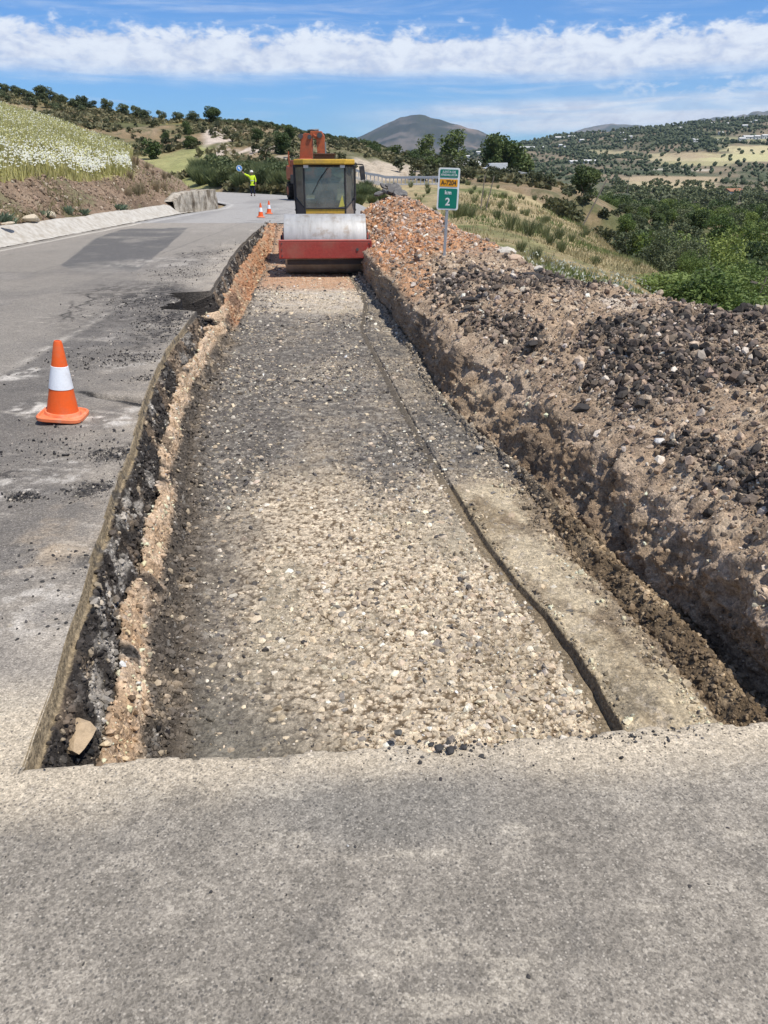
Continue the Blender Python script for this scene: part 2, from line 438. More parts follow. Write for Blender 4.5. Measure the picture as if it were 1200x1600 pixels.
# normals in the section plane
dx = np.gradient(TX, axis=1); dz_ = np.gradient(TZ, axis=1); ln = np.hypot(dx, dz_) + 1e-9
NX = -dz_ / ln; NZ = dx / ln
kk = np.ones(7) / 7
def sm(a):
    p = np.pad(a, ((0, 0), (3, 3)), 'edge'); return sum(p[:, i:i + a.shape[1]] for i in range(7)) / 7
NX = sm(NX); NZ = sm(NZ)
S = SEG
z_saw = (S >= 1) & (S < 2.9)
w_dark = ss(S, 2.85, 3.02) * (1 - ss(S, 4.7, 5.2))
w_ridge = ss(S, 4.7, 5.1) * (1 - ss(S, 6.6, 7.1))
w_lslope = ss(S, 6.6, 7.1) * (1 - ss(S, 8.0, 8.12))
w_floor = ss(S, 8.0, 8.06) * (1 - ss(S, 8.97, 9.0))
w_groove = (S >= 8.97) & (S < 12.05)
w_ledge = ss(S, 11.9, 12.0) * (1 - ss(S, 12.95, 13.1)) * (1 - ss(TY, 5.25, 5.5))
w_clod = ss(S, 13.0, 13.3) * (1 - ss(S, 16.6, 17.2))
w_wall = ss(S, 16.6, 17.1) * (1 - ss(S, 18.0, 18.6))
w_heap = ss(S, 17.9, 18.6)
big = fbm(TX * 2.2, TY * 2.2, TZ * 2.2, 3); med = fbm(TX * 8, TY * 8, TZ * 8, 4, 0.6); fine = fbm(TX * 30, TY * 30, TZ * 30, 3, 0.6); rdg = ridged(TX * 6, TY * 6, TZ * 6, 4)
fl_und = 0.012 * fbm(TX * 1.3, TY * 0.8, 0, 3)
# pebbled floor: real domes from cellular noise
f1, f2, cid = worley(TX * 26, TY * 26, 1); g1, g2, gid = worley(TX * 47 + 5, TY * 47, 9)
pcov = np.clip(0.45 + 1.9 * fbm(TX * 1.7 + 3, TY * 1.1, 0, 4), 0, 1)
dome1 = np.sqrt(np.clip(1 - (f1 / 0.62) ** 2, 0, 1)) * (cid > 0.35)
dome2 = np.sqrt(np.clip(1 - (g1 / 0.62) ** 2, 0, 1)) * (gid > 0.3)
peb = np.maximum(dome1 * 0.013 * (0.4 + cid * 0.8), dome2 * 0.008 * (0.5 + gid))
w_far13 = ss(S, 9.0, 9.1) * (1 - ss(S, 14.2, 15.0)) * ss(TY, 5.0, 5.6)
D = (notchY(TY) * (S > 2) * (S < 5) * (.07 * rdg + .06 * med) + w_far13 * (0.010 * med + (peb - 0.004) + 0.006 * fine) + 0.002 * fine * z_saw + w_dark * (0.034 * rdg + 0.03 * med + 0.012 * fine) + w_ridge * (0.026 * med + 0.024 * rdg + 0.010 * fine)
     + w_lslope * (0.03 * med + 0.028 * rdg + 0.010 * fine) + w_floor * (fl_und + (peb - 0.004) * (0.30 + 0.75 * pcov) + 0.004 * med)
     + w_groove * 0.006 * med + w_ledge * (0.020 * med + 0.014 * big + 0.007 * fine + 0.012 * rdg * ss(vnoise(TX * 2, TY * 2, 3), 0, .4) + 0.012 * ridged(TX * 3, TY * 3, 0, 3) * ss(S, 12.5, 13) )
     + w_clod * (0.026 * med + 0.022 * rdg + 0.014 * fine) + w_wall * (0.06 * big + 0.060 * med + 0.055 * rdg + 0.016 * fine)
     + w_heap * (0.10 * big + 0.05 * med + 0.045 * rdg * (0.4 + 0.9 * np.clip(vnoise(TX * .9, TY * .9, 5) + .4, 0, 1)) + 0.012 * fine))
GXp = TX + NX * D; GZp = TZ + NZ * D; GYp = TY + 0.0 * D
GZp = GZp - 0.15 * ss(edgeY(GXp) - GYp, 0.0, 0.06) * (S < 17)
# step ledges through the wall, running along the cut
GXp = GXp + w_wall * (0.06 * fbm(TY * 1.1, TZ * 8, 2.2, 4) + 0.03 * fbm(TY * 6, TZ * 10, 5.2, 3))
# the notch broken out of the asphalt at 10-11.5 m is dug in the road piece below

def blob(X, Y, c, rx, ry, e=0.6, seed=0.0):
    d = np.hypot((X - c[0]) / rx, (Y - c[1]) / ry) + e * fbm(X * 2.2 + seed, Y * 1.6, seed, 4)
    return 1 - ss(d, 0.55, 1.15)

C_tan = (0.42, 0.33, 0.235); C_pale = (0.43, 0.36, 0.27); C_dark = (0.055, 0.05, 0.046); C_grey = (0.17, 0.155, 0.135)
C_orange = (0.47, 0.225, 0.10); C_mud = (0.34, 0.275, 0.18); C_step_shade = (0.17, 0.125, 0.08); C_brown = (0.25, 0.18, 0.12)
COL = np.zeros((nr, nc, 3)) + C_tan
n1 = fbm(TX * 1.8, TY * 1.3, TZ * 2, 4); n2 = fbm(TX * 6, TY * 6, TZ * 6, 4, 0.6); n3 = fbm(TX * 22, TY * 22, TZ * 22, 3, 0.6)
# floor
pcol = mix((0.20, 0.145, 0.09), (0.58, 0.48, 0.345), ss(np.maximum(peb, 0), 0.0025, 0.009))
pcol = pcol * (0.72 + 0.62 * np.where(dome1 * (0.4 + cid * .8) > dome2 * .6, cid, gid))[..., None]
u = (TX - (lipL(TY) + 0.27)) / np.maximum(L1(TY) - lipL(TY) - 0.27, 0.3)      # across the floor
dirtdark = 1 - ss(u + 0.22 * n1 + 0.10 * n2, 0.06, 0.40)                           # dark crumbs along the left
nearg = ss(2.9 - TY + 0.5 * n1, -0.2, 0.5) * (1 - ss(u + 0.2 * n1, 0.15, 0.5))
mid = ss(TY + 1.0 * n1, 4.7, 5.9) * (1 - ss(TY + 2 * n1, 12.6, 15.5))            # darker trampled stretch in the middle
dk = np.clip(np.maximum(dirtdark, 0.0) * 0.8 + mid * (0.90 + 0.4 * n2 + 0.25 * n1), 0, 0.96)
fcol = mix(pcol, mix((0.105, 0.095, 0.083), (0.19, 0.17, 0.145), ss(n3, -.3, .3)), dk)
spark = ss(n3 + 0.3 * n2, 0.15, 0.4) * np.maximum(mid, dirtdark) * 0.5
fcol = mix(fcol, (0.42, 0.38, 0.31), spark)
fcol = mix(fcol, (0.20, 0.185, 0.15), nearg * 0.75)
fcol = mix(fcol, (0.40, 0.345, 0.25), ss(n1, 0.05, 0.45) * 0.75 * (1 - mid) * (1 - dirtdark))    # silted patches
fcol = mix(fcol, (0.30, 0.24, 0.16), ss(-n1, 0.1, 0.5) * 0.45 * (1 - mid))
fcol = mix(fcol, (0.50, 0.44, 0.36), ss(TY, 12.0, 15.5) * (0.40 + 0.8 * ss(n2, -0.1, 0.4)))
fcol = mix(fcol, C_orange, ss(TY, 16.3, 17.5) * 0.6)
COL = mix(COL, fcol, w_floor * 1.0)
# left bank under the asphalt
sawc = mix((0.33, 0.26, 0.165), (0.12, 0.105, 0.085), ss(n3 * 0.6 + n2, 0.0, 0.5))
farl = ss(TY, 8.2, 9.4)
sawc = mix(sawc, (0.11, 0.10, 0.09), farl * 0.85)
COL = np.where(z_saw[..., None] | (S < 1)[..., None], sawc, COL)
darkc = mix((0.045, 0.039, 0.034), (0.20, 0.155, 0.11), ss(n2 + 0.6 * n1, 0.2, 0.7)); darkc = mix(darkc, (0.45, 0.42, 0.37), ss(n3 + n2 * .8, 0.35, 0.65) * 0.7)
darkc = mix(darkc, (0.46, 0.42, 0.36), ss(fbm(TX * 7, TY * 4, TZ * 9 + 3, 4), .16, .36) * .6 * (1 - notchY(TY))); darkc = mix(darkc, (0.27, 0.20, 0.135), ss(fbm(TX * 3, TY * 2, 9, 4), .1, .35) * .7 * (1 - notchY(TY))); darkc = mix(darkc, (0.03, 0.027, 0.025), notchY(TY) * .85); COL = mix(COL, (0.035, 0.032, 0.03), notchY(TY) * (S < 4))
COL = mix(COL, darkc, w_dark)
ridc = mix((0.66, 0.49, 0.33), (0.45, 0.31, 0.19), ss(n2, -0.1, 0.45)); ridc = mix(ridc, (0.58, 0.50, 0.41), ss(n3, 0.2, 0.6) * 0.6)
COL = mix(COL, darkc, w_ridge); COL = mix(COL, ridc, w_ridge * ss(0.58 + 1.1 * n1 + 0.9 * n2, 0.0, 0.35))
lsc = mix((0.105, 0.088, 0.07), (0.34, 0.27, 0.19), ss(n2 + n1 * 0.5, 0.05, 0.5)); lsc = mix(lsc, (0.45, 0.42, 0.37), ss(n3, 0.3, 0.6) * 0.5)
COL = mix(COL, lsc, w_lslope)
orl = ss(TY + 0.5 * n1, 11.6, 12.6) * (S > 3.9) * (S < 8.04)
COL = mix(COL, mix(mix((0.45, 0.235, 0.125), (0.40, 0.29, 0.19), ss(n2, -0.1, 0.4)), (0.16, 0.12, 0.09), ss(n1 - n2, 0.15, 0.5) * .7), orl * 0.95)
# groove, ledge, clods
COL = np.where(((w_groove) & (S < 11.0))[..., None], mix(mix(C_mud, C_step_shade, 0.55 + 0.4 * n2), (0.085, 0.075, 0.062), ss(TY, 5.0, 5.8) * .8), COL)  # shade cast by the ledge step, painted dark over the groove's mud
COL = np.where(((S >= 11.0) & (S < 12.0) & (TY < 5.4))[..., None], C_mud, COL)
ledc = mix((0.54, 0.45, 0.31), (0.30, 0.235, 0.15), ss(n1 + 0.5 * n2, -0.05, 0.5)); ledc = mix(ledc, (0.24, 0.20, 0.14), blob(TX, TY, at(960, 1100, -.55), 0.25, 0.15) * 0.8)
ledc = mix(ledc, (0.17, 0.125, 0.08), ss(ridged(TX * 3.1, TY * 2.2, 4, 4), .55, .75) * .55); ledc = mix(ledc, (0.55, 0.47, 0.36), ss(n3 + .5 * n2, .25, .5) * .6); ledc = mix(ledc, (0.20, 0.15, 0.10), ss(S + .8 * n2, 12.65, 12.95) * .7)
COL = mix(COL, ledc, ss(S, 11.0, 11.9) * (1 - ss(S, 12.95, 13.1)) * (1 - ss(TY + 0.2 * n2, 5.15, 5.45)))
led2 = mix(fcol, (0.25, 0.225, 0.185), 0.6)
COL = mix(COL, mix(mix(pcol, (0.12, 0.11, 0.097), 0.62 + 0.35 * ss(n1 + n2, -.2, .3)), (0.36, 0.31, 0.24), ss(n2 + n3 * .5, 0.1, .6)), ss(S, 8.97, 9.1) * (1 - ss(S, 13.6, 14.4)) * ss(TY + 0.2 * n2, 5.15, 5.45))
clc = mix((0.16, 0.115, 0.07), (0.30, 0.225, 0.14), ss(n2, -0.2, 0.4)); clc = mix(clc, (0.30, 0.25, 0.185), ss(TY, 4.2, 6))
COL = mix(COL, clc, w_clod)
wlc = mix((0.28, 0.20, 0.128), (0.46, 0.35, 0.235), ss(n2 + 0.5 * n1, -0.1, 0.5)); wlc = mix(wlc, (0.085, 0.07, 0.058), ss(-n1 + 0.6 * n2, 0.15, 0.5) * 0.6)
wlc = mix(wlc, (0.50, 0.385, 0.28), ss(S + .3 * n2, 17.55, 17.85) * ss(n1 + n2, -.5, .2) * .8); wlc = mix(wlc, (0.26, 0.215, 0.16), ss(TY, 9, 15) * 0.6)
COL = mix(COL, wlc, w_wall)
# heap: tan soil, bands of dark asphalt rubble, orange clay further off
hp = mix((0.43, 0.315, 0.21), (0.53, 0.42, 0.30), ss(n2 + 0.4 * n1, -0.1, 0.5)); hp = mix(hp, (0.60, 0.52, 0.42), blob(TX, TY, at(985, 480, 0.35), .35, .55, .6) * .8); hp = mix(hp, (0.26, 0.185, 0.13), blob(TX, TY, at(800, 470, 0.2), .3, .9, .7) * .6); hp = mix(hp, (0.28, 0.21, 0.15), ss(-n2 + 0.3 * n1, 0.1, 0.5) * 0.6)
lipt = 1 - ss(S, 18.9, 19.4)
hu = S - 18.0
dkm = np.zeros_like(S)
for (px, py, rx_, ry_) in [(700, 445, .55, 1.3), (760, 440, .45, 1.0), (870, 455, .55, 1.1), (760, 520, .35, 1.3), (880, 590, .38, .75), (960, 590, .35, .8), (1020, 555, .45, .6), (1100, 560, .4, .7), (940, 640, .25, .4), (1080, 690, .16, .3), (1160, 500, .5, .5), (1050, 600, .35, .5), (1180, 730, .12, .3), (1150, 620, .3, .3), (640, 480, .2, 1.2)]:
    dkm = np.maximum(dkm, blob(TX, TY, at(px, py, 0.12), rx_ * 1.25, ry_ * 1.25, 0.7, px * 0.1))
dkm = dkm * (1 - lipt) * (1 - ss(TY, 15, 17))
hp = mix(hp, mix((0.085, 0.072, 0.062), (0.23, 0.17, 0.12), ss(n2, -.25, 0.3)), dkm * 0.75)
orm = ss(TY + 1.2 * n1, 14.0, 15.8) 
oc = mix((0.50, 0.245, 0.115), (0.36, 0.235, 0.155), ss(n1 + 0.5 * n2, -0.05, 0.4)); oc = mix(oc, (0.56, 0.42, 0.31), ss(n3 + n2 * .5, 0.2, 0.6) * 0.6)
oc = mix(oc, (0.15, 0.13, 0.11), ss(-n1 + .7 * n2, 0.3, 0.6) * 0.5)
hp = mix(hp, oc, orm)
hp = mix(hp, (0.50, 0.28, 0.15), blob(TX, TY, at(650, 432, 0.0), .32, 2.4, .5) * 0.9); hp = mix(hp, (0.50, 0.28, 0.15), blob(TX, TY, at(600, 410, 0.0), .25, 2.0, .5) * 0.9)
COL = mix(COL, hp, w_heap)
gcol = np.clip(COL, 0.02, 0.75)
trF = grid_faces(nr, nc)
trV = np.stack([GXp, GYp, GZp], -1).reshape(-1, 3)
keep = (TY.reshape(-1)[trF].max(1) < TR_END + 1.5)
ground = np_obj('ground', trV, trF[keep], gcol.reshape(-1, 3), M_SOIL, smooth=True)
tag(ground, kind='structure')

# ---- sawn/broken near edge of the standing asphalt and the road sheets
road_parts_V, road_parts_F, road_parts_C = [], [], []
def add_road(V, F, C):
    off = sum(len(v) for v in road_parts_V)
    road_parts_V.append(V); road_parts_F.append(F + off); road_parts_C.append(C)
GUT = -9.2                                     # left edge of the carriageway
def road_color(X, Y):
    a = fbm(X * 0.9, Y * 0.9, 0, 4); b = fbm(X * 4, Y * 4, 0, 4, 0.6); c = fbm(X * 16, Y * 16, 0, 3, 0.6)
    s_ = fbm(X * 2.0 + Y * 0.25, Y * 14 + X * 4, 0, 4, 0.6)          # scrape streaks across the lane
    base = mix((0.255, 0.24, 0.216), (0.205, 0.195, 0.18), ss(a, -0.2, 0.3)) 
    # foreground: paler dusty lip by the trench, greyer towards the viewer
    fg = 1 - ss(Y, 1.9, 2.2)
    dfe = edgeY(X) - Y
    dusty = (1 - ss(dfe + 0.16 * a + 0.07 * b, 0.05, 0.27)) 
    base = mix(base, mix((0.225, 0.21, 0.183), (0.275, 0.256, 0.222), ss(b * 1.3 + c * .6, -0.35, 0.45)), fg)
    base = mix(base, (0.48, 0.425, 0.335), dusty * fg * 0.92)
    dark_hump = blob(X, Y, at(600, 1265, 0), 0.42, 0.16, 0.35) * fg
    base = mix(base, (0.185, 0.18, 0.165), dark_hump * 0.6)
    # left lane: old pale carriageway and a newer dark strip beside the cut
    seamx = np.interp(Y, [4.0, 6, 7.6, 9.2, 10.8, 12.1, 14, 18], [-3.5, -3.35, -3.35, -3.45, -3.5, -3.6, -3.9, -4.2]) + 0.06 * fbm(Y * 2.5, 3.1)
    strip = ss(X - seamx, -0.03, 0.05) * (1 - fg) * (1 - ss(Y + 0.5 * a, 11.6, 12.2)) * ss(Y, 2.2, 3.6)
    base = mix(base, (0.125, 0.120, 0.115), strip * (0.85 + 0.3 * a))
    base = mix(base, (0.50, 0.48, 0.44), np.exp(-((X - seamx + 0.05) / 0.05) ** 2) * ss(b + 0.3, 0, 0.5) * ss(Y, 6.5, 7.5) * (1 - ss(Y, 11.5, 12)) * 0.7)
    # resurfaced dark patch up the lane
    pa = np.array([at(x, y, 0) for x, y in [(95, 415), (150, 372), (190, 358), (293, 356), (262, 385), (212, 424), (120, 424)]])
    ins = np.zeros(X.shape, bool); j = len(pa) - 1
    for i in range(len(pa)):
        yi, yj = pa[i, 1], pa[j, 1]; cond = ((yi > Y) != (yj > Y)) & (X < (pa[j, 0] - pa[i, 0]) * (Y - yi) / (yj - yi + 1e-9) + pa[i, 0] + 0.05 * a)
        ins ^= cond; j = i
    base = np.where(ins[..., None], mix((0.125, 0.125, 0.125), (0.16, 0.158, 0.15), ss(a, 0, .4)), base)
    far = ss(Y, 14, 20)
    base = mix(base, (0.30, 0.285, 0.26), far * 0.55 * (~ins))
    # dust, lime and crumbs near the cut
    dl = lipL0(Y) - X
    dust = np.exp(-np.clip(dl, 0, 9) / 0.45) * ss(Y, 1.8, 2.4)
    base = mix(base, (0.43, 0.39, 0.33), np.clip(dust * (0.65 + 0.9 * b), 0, 0.8) * (Y < 20))
    for (px, py, rx_, ry_, k) in [(35, 585, .22, .22, .8), (40, 640, .13, .2, .8), (160, 655, .32, .16, .85), (90, 725, .30, .18, .7), (60, 760, .22, .2, .6), (190, 755, .12, .14, .5), (90, 960, .4, .2, .45), (40, 900, .3, .2, .35), (215, 640, .15, .25, .5), (200, 560, .3, .4, .35), (255, 410, .8, 1.2, .4), (200, 515, .4, .5, .3)]:
        base = mix(base, (0.62, 0.60, 0.56), blob(X, Y, at(px, py, 0), rx_, ry_, 0.9, px * .37) * ss(c + b, -0.25, 0.4) * k)
    base = mix(base, (0.50, 0.47, 0.42), ss(s_, 0.32, 0.6) * 0.5 * (1 - fg) * ss(lipL0(Y) + 2.2 - X, 0, 1) * (X > -4.5) * (Y < 30))
    for (px, py, rx_, ry_, k) in [(70, 830, .12, .5, .8), (60, 870, .25, .2, .6), (110, 850, .2, .3, .5), (150, 790, .1, .2, .4)]:
        base = mix(base, (0.40, 0.31, 0.205), blob(X, Y, at(px, py, 0), rx_, ry_, 0.9, px * .31) * k * .62 * ss(b, -.4, .3))
    # black crumb carpets
    for (px, py, rx_, ry_, k) in [(225, 475, .55, .9, .8), (265, 500, .4, .8, .85), (255, 460, .5, .6, .7), (230, 520, .3, .3, .5), (155, 765, .15, .13, .85), (180, 710, .2, .14, .7), (205, 700, .12, .2, .6), (35, 775, .07, .07, .9), (20, 740, .1, .06, .8), (110, 880, .3, .1, .5), (130, 960, .3, .13, .5), (220, 555, .35, .16, .7), (240, 590, .25, .2, .5), (285, 430, .5, .4, .5), (150, 555, .3, .5, .25), (215, 455, .9, 1.2, .7), (180, 500, .8, 1.0, .45), (300, 400, .5, 2.2, .55), (205, 735, .1, .3, .6), (245, 530, .3, .6, .7), (170, 860, .15, .3, .5)]:
        base = mix(base, (0.045, 0.042, 0.04), blob(X, Y, at(px, py, 0), rx_, ry_, 0.9, px * .77) * ss(c + 0.5 * b, -0.32, 0.15) * k)
    base = mix(base, (0.42, 0.39, 0.33), ss(fbm(X * 3, Y * 9, 6, 5, .7), .18, .45) * fg * .45); base = mix(base, (0.135, 0.13, 0.12), ss(fbm(X * 7 + 3, Y * 7, 8, 5, .7), .2, .5) * fg * .35)
    base = mix(base, (0.15, 0.145, 0.135), ss(np.sin(X * 9 + 6 * fbm(X * .5, Y * .5, 2, 2)), .3, .9) * ss(b + c, 0, .4) * (1 - fg) * ss(Y, 2, 3) * .25)
    # cracks
    def crack(p0, p1, w, amp, k=1.0, seed=0):
        nonlocal base
        p0 = np.array(at(*p0, 0)); p1 = np.array(at(*p1, 0)); d = p1 - p0; L = np.hypot(*d); d /= L
        s = (X - p0[0]) * d[0] + (Y - p0[1]) * d[1]; t = -(X - p0[0]) * d[1] + (Y - p0[1]) * d[0]
        t = t + amp * fbm(s * 3 + seed, seed, o=4)
        m = np.exp(-(t / w) ** 2) * ss(s, -0.05, 0.1) * (1 - ss(s, L - 0.1, L + 0.05))
        base = mix(base, (0.03, 0.028, 0.026), np.clip(m * k * 1.5, 0, 1))
    crack((120, 612), (232, 630), 0.03, 0.06, 1.3, 3); crack((175, 622), (235, 632), 0.05, 0.05, 1.4, 3)  # crack by the near cone, with the broken slab's shadow painted in
    crack((150, 452), (100, 500), 0.02, 0.2, 0.75, 5)
    crack((150, 452), (185, 445), 0.02, 0.2, 0.6, 8)
    crack((100, 500), (112, 470), 0.015, 0.1, 0.6, 1)
    crack((-60, 1196), (30, 1196), 0.002, 0.0, 0.6, 1)
    # white edge line along the gutter and a ghost centre line
    wl = np.exp(-((X - (GUT + 0.33)) / 0.075) ** 4) * (Y < 40)
    base = mix(base, (0.60, 0.58, 0.53), wl * (0.65 + 0.5 * b) * ss(Y, 10, 13))
    # long repair seams running up the road
    for xo, w in ((-4.9, .03), (-6.3, .02)):
        base = mix(base, (0.14, 0.135, 0.13), np.exp(-((X - xo - 0.1 * a - (Y - 15) * -0.02) / w) ** 2) * 0.5 * ss(Y, 12, 14))
    base = mix(base, (0.36, 0.34, 0.31), ss(a + 0.5 * b, 0.15, 0.6) * 0.35 * (1 - fg))
    
    base = base * (1 + 0.05 * b + 0.05 * c)[..., None]
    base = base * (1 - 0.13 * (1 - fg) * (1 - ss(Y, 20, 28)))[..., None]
    return np.clip(base * (1.05, 1.0, 0.93), 0.02, 0.7)
# foreground sheet (-6 m behind the viewer to the cut)
fx = np.concatenate([np.linspace(GUT, -1.7, 30)[:-1], np.linspace(-1.7, 1.9, 620), np.linspace(1.9, 9, 25)[1:]])
fv = np.concatenate([np.linspace(-8, 0.2, 12)[:-1], np.linspace(0.2, 1.0, 200)[:-1]])
ff = np.linspace(0, 1, 170)
FXg = np.repeat(fx[None], len(fv) + len(ff), 0)
ed = edgeY(fx) + 0.014 * fbm(fx * 5, 0.5, o=5, gain=.65) + 0.009 * np.round(vnoise(fx * 14, 3.3) * 1.5) - 0.03 * ss(fbm(fx * 4, 8.8, o=3), .25, .5)
FYg = np.concatenate([np.repeat(fv[:, None], len(fx), 1), 1.0 + (ed[None] - 1.0) * ff[:, None]], 0)
def road_z(X, Y): return 0.0015 * fbm(X * 3, Y * 3, 0, 3) + 0.0012 * fbm(X * 40, Y * 40, 0, 3) + 0.008 * fbm(X * .8, Y * .8, 1, 2)
FZg = 0.0015 * fbm(FXg * 3, FYg * 3, 0, 3) + 0.0012 * fbm(FXg * 40, FYg * 40, 0, 3) + 0.008 * fbm(FXg * .8, FYg * .8, 1, 2)
# crumbled rounding at the very edge
dE = ed[None] - FYg
FZg = FZg - 0.012 * np.exp(-np.clip(dE, 0, 9) / 0.012) * (FXg > -1.1)
V = np.stack([FXg, FYg, FZg], -1).reshape(-1, 3)
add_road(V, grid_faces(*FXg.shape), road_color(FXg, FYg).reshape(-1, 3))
# vertical face of that edge
sel = (fx > -1.15)
ex = fx[sel]; ez = np.linspace(0, -0.75, 14)
EXg = np.repeat(ex[None], len(ez), 0); EYg = np.repeat(ed[sel][None], len(ez), 0) + 0.012 * fbm(EXg * 12, ez[:, None] * 12, 2, 3) * (ez[:, None] < -0.01)
EZg = ez[:, None] + FZg[-1][sel][None]
Cc = np.zeros(EXg.shape + (3,)) + (0.16, 0.14, 0.115)
add_road(np.stack([EXg, EYg, EZg], -1).reshape(-1, 3), grid_faces(*EXg.shape), Cc.reshape(-1, 3))
# left lane, from the cut edge level to the end of the trench
ly = np.array([at(600, y, 0)[1] for y in np.arange(1205, 330, -1.2)]); ly = ly[(ly > 1.62) & (ly < TR_END)]; ly = np.concatenate([ly, [TR_END]])
lw = np.linspace(0, 1, 420) ** 2.1
LYg = np.repeat(ly[:, None], len(lw), 1); lip = lipL(ly)
near = edgeY(lip)                                  # start row follows the near edge
LXg = lip[:, None] + (GUT - lip)[:, None] * lw[None]
LYg = np.maximum(LYg, edgeY(LXg) - 0.004); LYg[0] = edgeY(LXg[0]) - 0.07
# the broken notch
nb0 = np.array(at(322, 452, 0)); nd = np.hypot((LXg - nb0[0] + 0.12) / 0.45, (LYg - nb0[1]) / 0.95) + 0.35 * fbm(LXg * 3, LYg * 3, 5, 3)
notch = 1 - ss(nd, 0.75, 0.88)
LZg = 0.0015 * fbm(LXg * 3, LYg * 3, 0, 3) + 0.0012 * fbm(LXg * 40, LYg * 40, 0, 3) + 0.008 * fbm(LXg * .8, LYg * .8, 1, 2)
notch = notch * 0.0; LZg[0] -= 0.003
c0 = np.array(at(128, 615, 0)); c1 = np.array(at(226, 628, 0)); 
tcr = (LYg - c0[1]) - (c1[1] - c0[1]) * (LXg - c0[0]) / (c1[0] - c0[0]) + 0.06 * fbm(LXg * 3, 2.2, o=4)
LZg = LZg - 0.07 * np.exp(-(tcr / 0.045) ** 4) * ss(LXg, c0[0], c0[0] + 0.25) * (LXg < c1[0] + 0.3)
LC = road_color(LXg, LYg); LC = mix(LC, (0.045, 0.042, 0.038), notch * 0.9)
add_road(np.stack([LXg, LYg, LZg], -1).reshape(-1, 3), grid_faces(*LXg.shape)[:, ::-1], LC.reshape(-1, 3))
# road beyond the trench, bending left behind the bank
lb = np.array([(GUT, TR_END - 0.02), (-9.1, 36), (-8.6, 41.5), (-9.2, 47), (-12.5, 56), (-20, 70), (-38, 94), (-70, 120)])
rb = np.array([(0.4, TR_END - 0.02), (-.4, 38), (-1.7, 50), (-5, 60), (-9.2, 71), (-16, 82), (-36, 108), (-80, 150)])
def resample(p, n):
    t = np.arange(len(p)); tt = np.linspace(0, len(p) - 1, n)
    q = np.stack([np.interp(tt, t, p[:, 0]), np.interp(tt, t, p[:, 1])], 1)
    for _ in range(int(n / 14)):
        q[1:-1] = (q[:-2] + 2 * q[1:-1] + q[2:]) / 4
    return q
lbq = resample(lb, 160); rbq = resample(rb, 160); tq = np.linspace(0, 1, 70)
BX = lbq[:, 0:1] * (1 - tq) + rbq[:, 0:1] * tq; BY = lbq[:, 1:2] * (1 - tq) + rbq[:, 1:2] * tq
BZ = road_z(BX, BY)
bc = mix((0.33, 0.315, 0.29), (0.26, 0.25, 0.235), ss(fbm(BX * .6, BY * .25, 0, 4), -0.1, 0.4))
bc = mix(bc, (0.55, 0.53, 0.49), (np.exp(-((tq - 0.05) / 0.012) ** 2))[None] * 0.6 + 0 * BX)
bc = mix(bc, (0.12, 0.115, 0.11), ss(fbm(BX * 2.0, BY * 3.0, 4, 4), 0.25, 0.5) * 0.6 * (1 - ss(BY, 38, 50)) * (BX > -6))
add_road(np.stack([BX, BY, BZ], -1).reshape(-1, 3), grid_faces(*BX.shape), bc.reshape(-1, 3))
road = np_obj('road', np.vstack(road_parts_V), np.vstack(road_parts_F), np.vstack(road_parts_C), M_ASPHALT, smooth=True)
tag(road, kind='structure')

# ---- concrete gutter along the left edge
def m_concrete():
    s = NT('weathered_concrete'); n = s.noise(5, 6, 0.7); n2 = s.noise(40, 4, 0.7)
    c = s.mixc(s.mr(n, 0.35, 0.7, 0, 1, True), (0.52, 0.49, 0.43), (0.36, 0.32, 0.26))
    c = s.mixc(1.0, c, s.grey(s.mr(n2, 0.25, 0.75, 0.8, 1.15)), 'MULTIPLY')
    return s.fin(c, 0.9, 0, s.bump(s.math('ADD', n, n2), 0.01, 0.6), 0.2)
M_CONC = m_concrete()
gy = np.linspace(9, 38.6, 240)
gprof = [(GUT + a_, b_) for a_, b_ in [(-.01, 0.012), (-.09, 0.006), (-.21, 0.05), (-.39, 0.18), (-.60, 0.35), (-.75, 0.38), (-.87, 0.33)]]
GXk = np.array([p[0] for p in gprof]); GZk = np.array([p[1] for p in gprof])
q = np.linspace(0, len(gprof) - 1, 22); GXk = np.interp(q, range(len(gprof)), GXk); GZk = np.interp(q, range(len(gprof)), GZk)
QX = GXk[None] + 0 * gy[:, None]; QY = gy[:, None] + 0 * GXk[None]; QZ = GZk[None] + 0 * gy[:, None]
sc_ = (ss(q, 1, 6))[None]
QZ = QZ * (1 + 0.16 * fbm(QY * 0.5, 3.3, 0, 3) * sc_) + 0.02 * fbm(QX * 7, QY * 5, 0, 3); QX = QX - 0.07 * fbm(QY * 0.9, 1.3, 0, 3) * sc_
QZ = QZ - 0.42 * ss(gy, 36.3, 38.4)[:, None] * (QZ > .02) * ss(q, 1, 3)[None]
kerb = np_obj('kerb', np.stack([QX, QY, QZ], -1).reshape(-1, 3), grid_faces(*QX.shape)[:, ::-1], None, M_CONC, smooth=True)
tag(kerb, kind='structure')

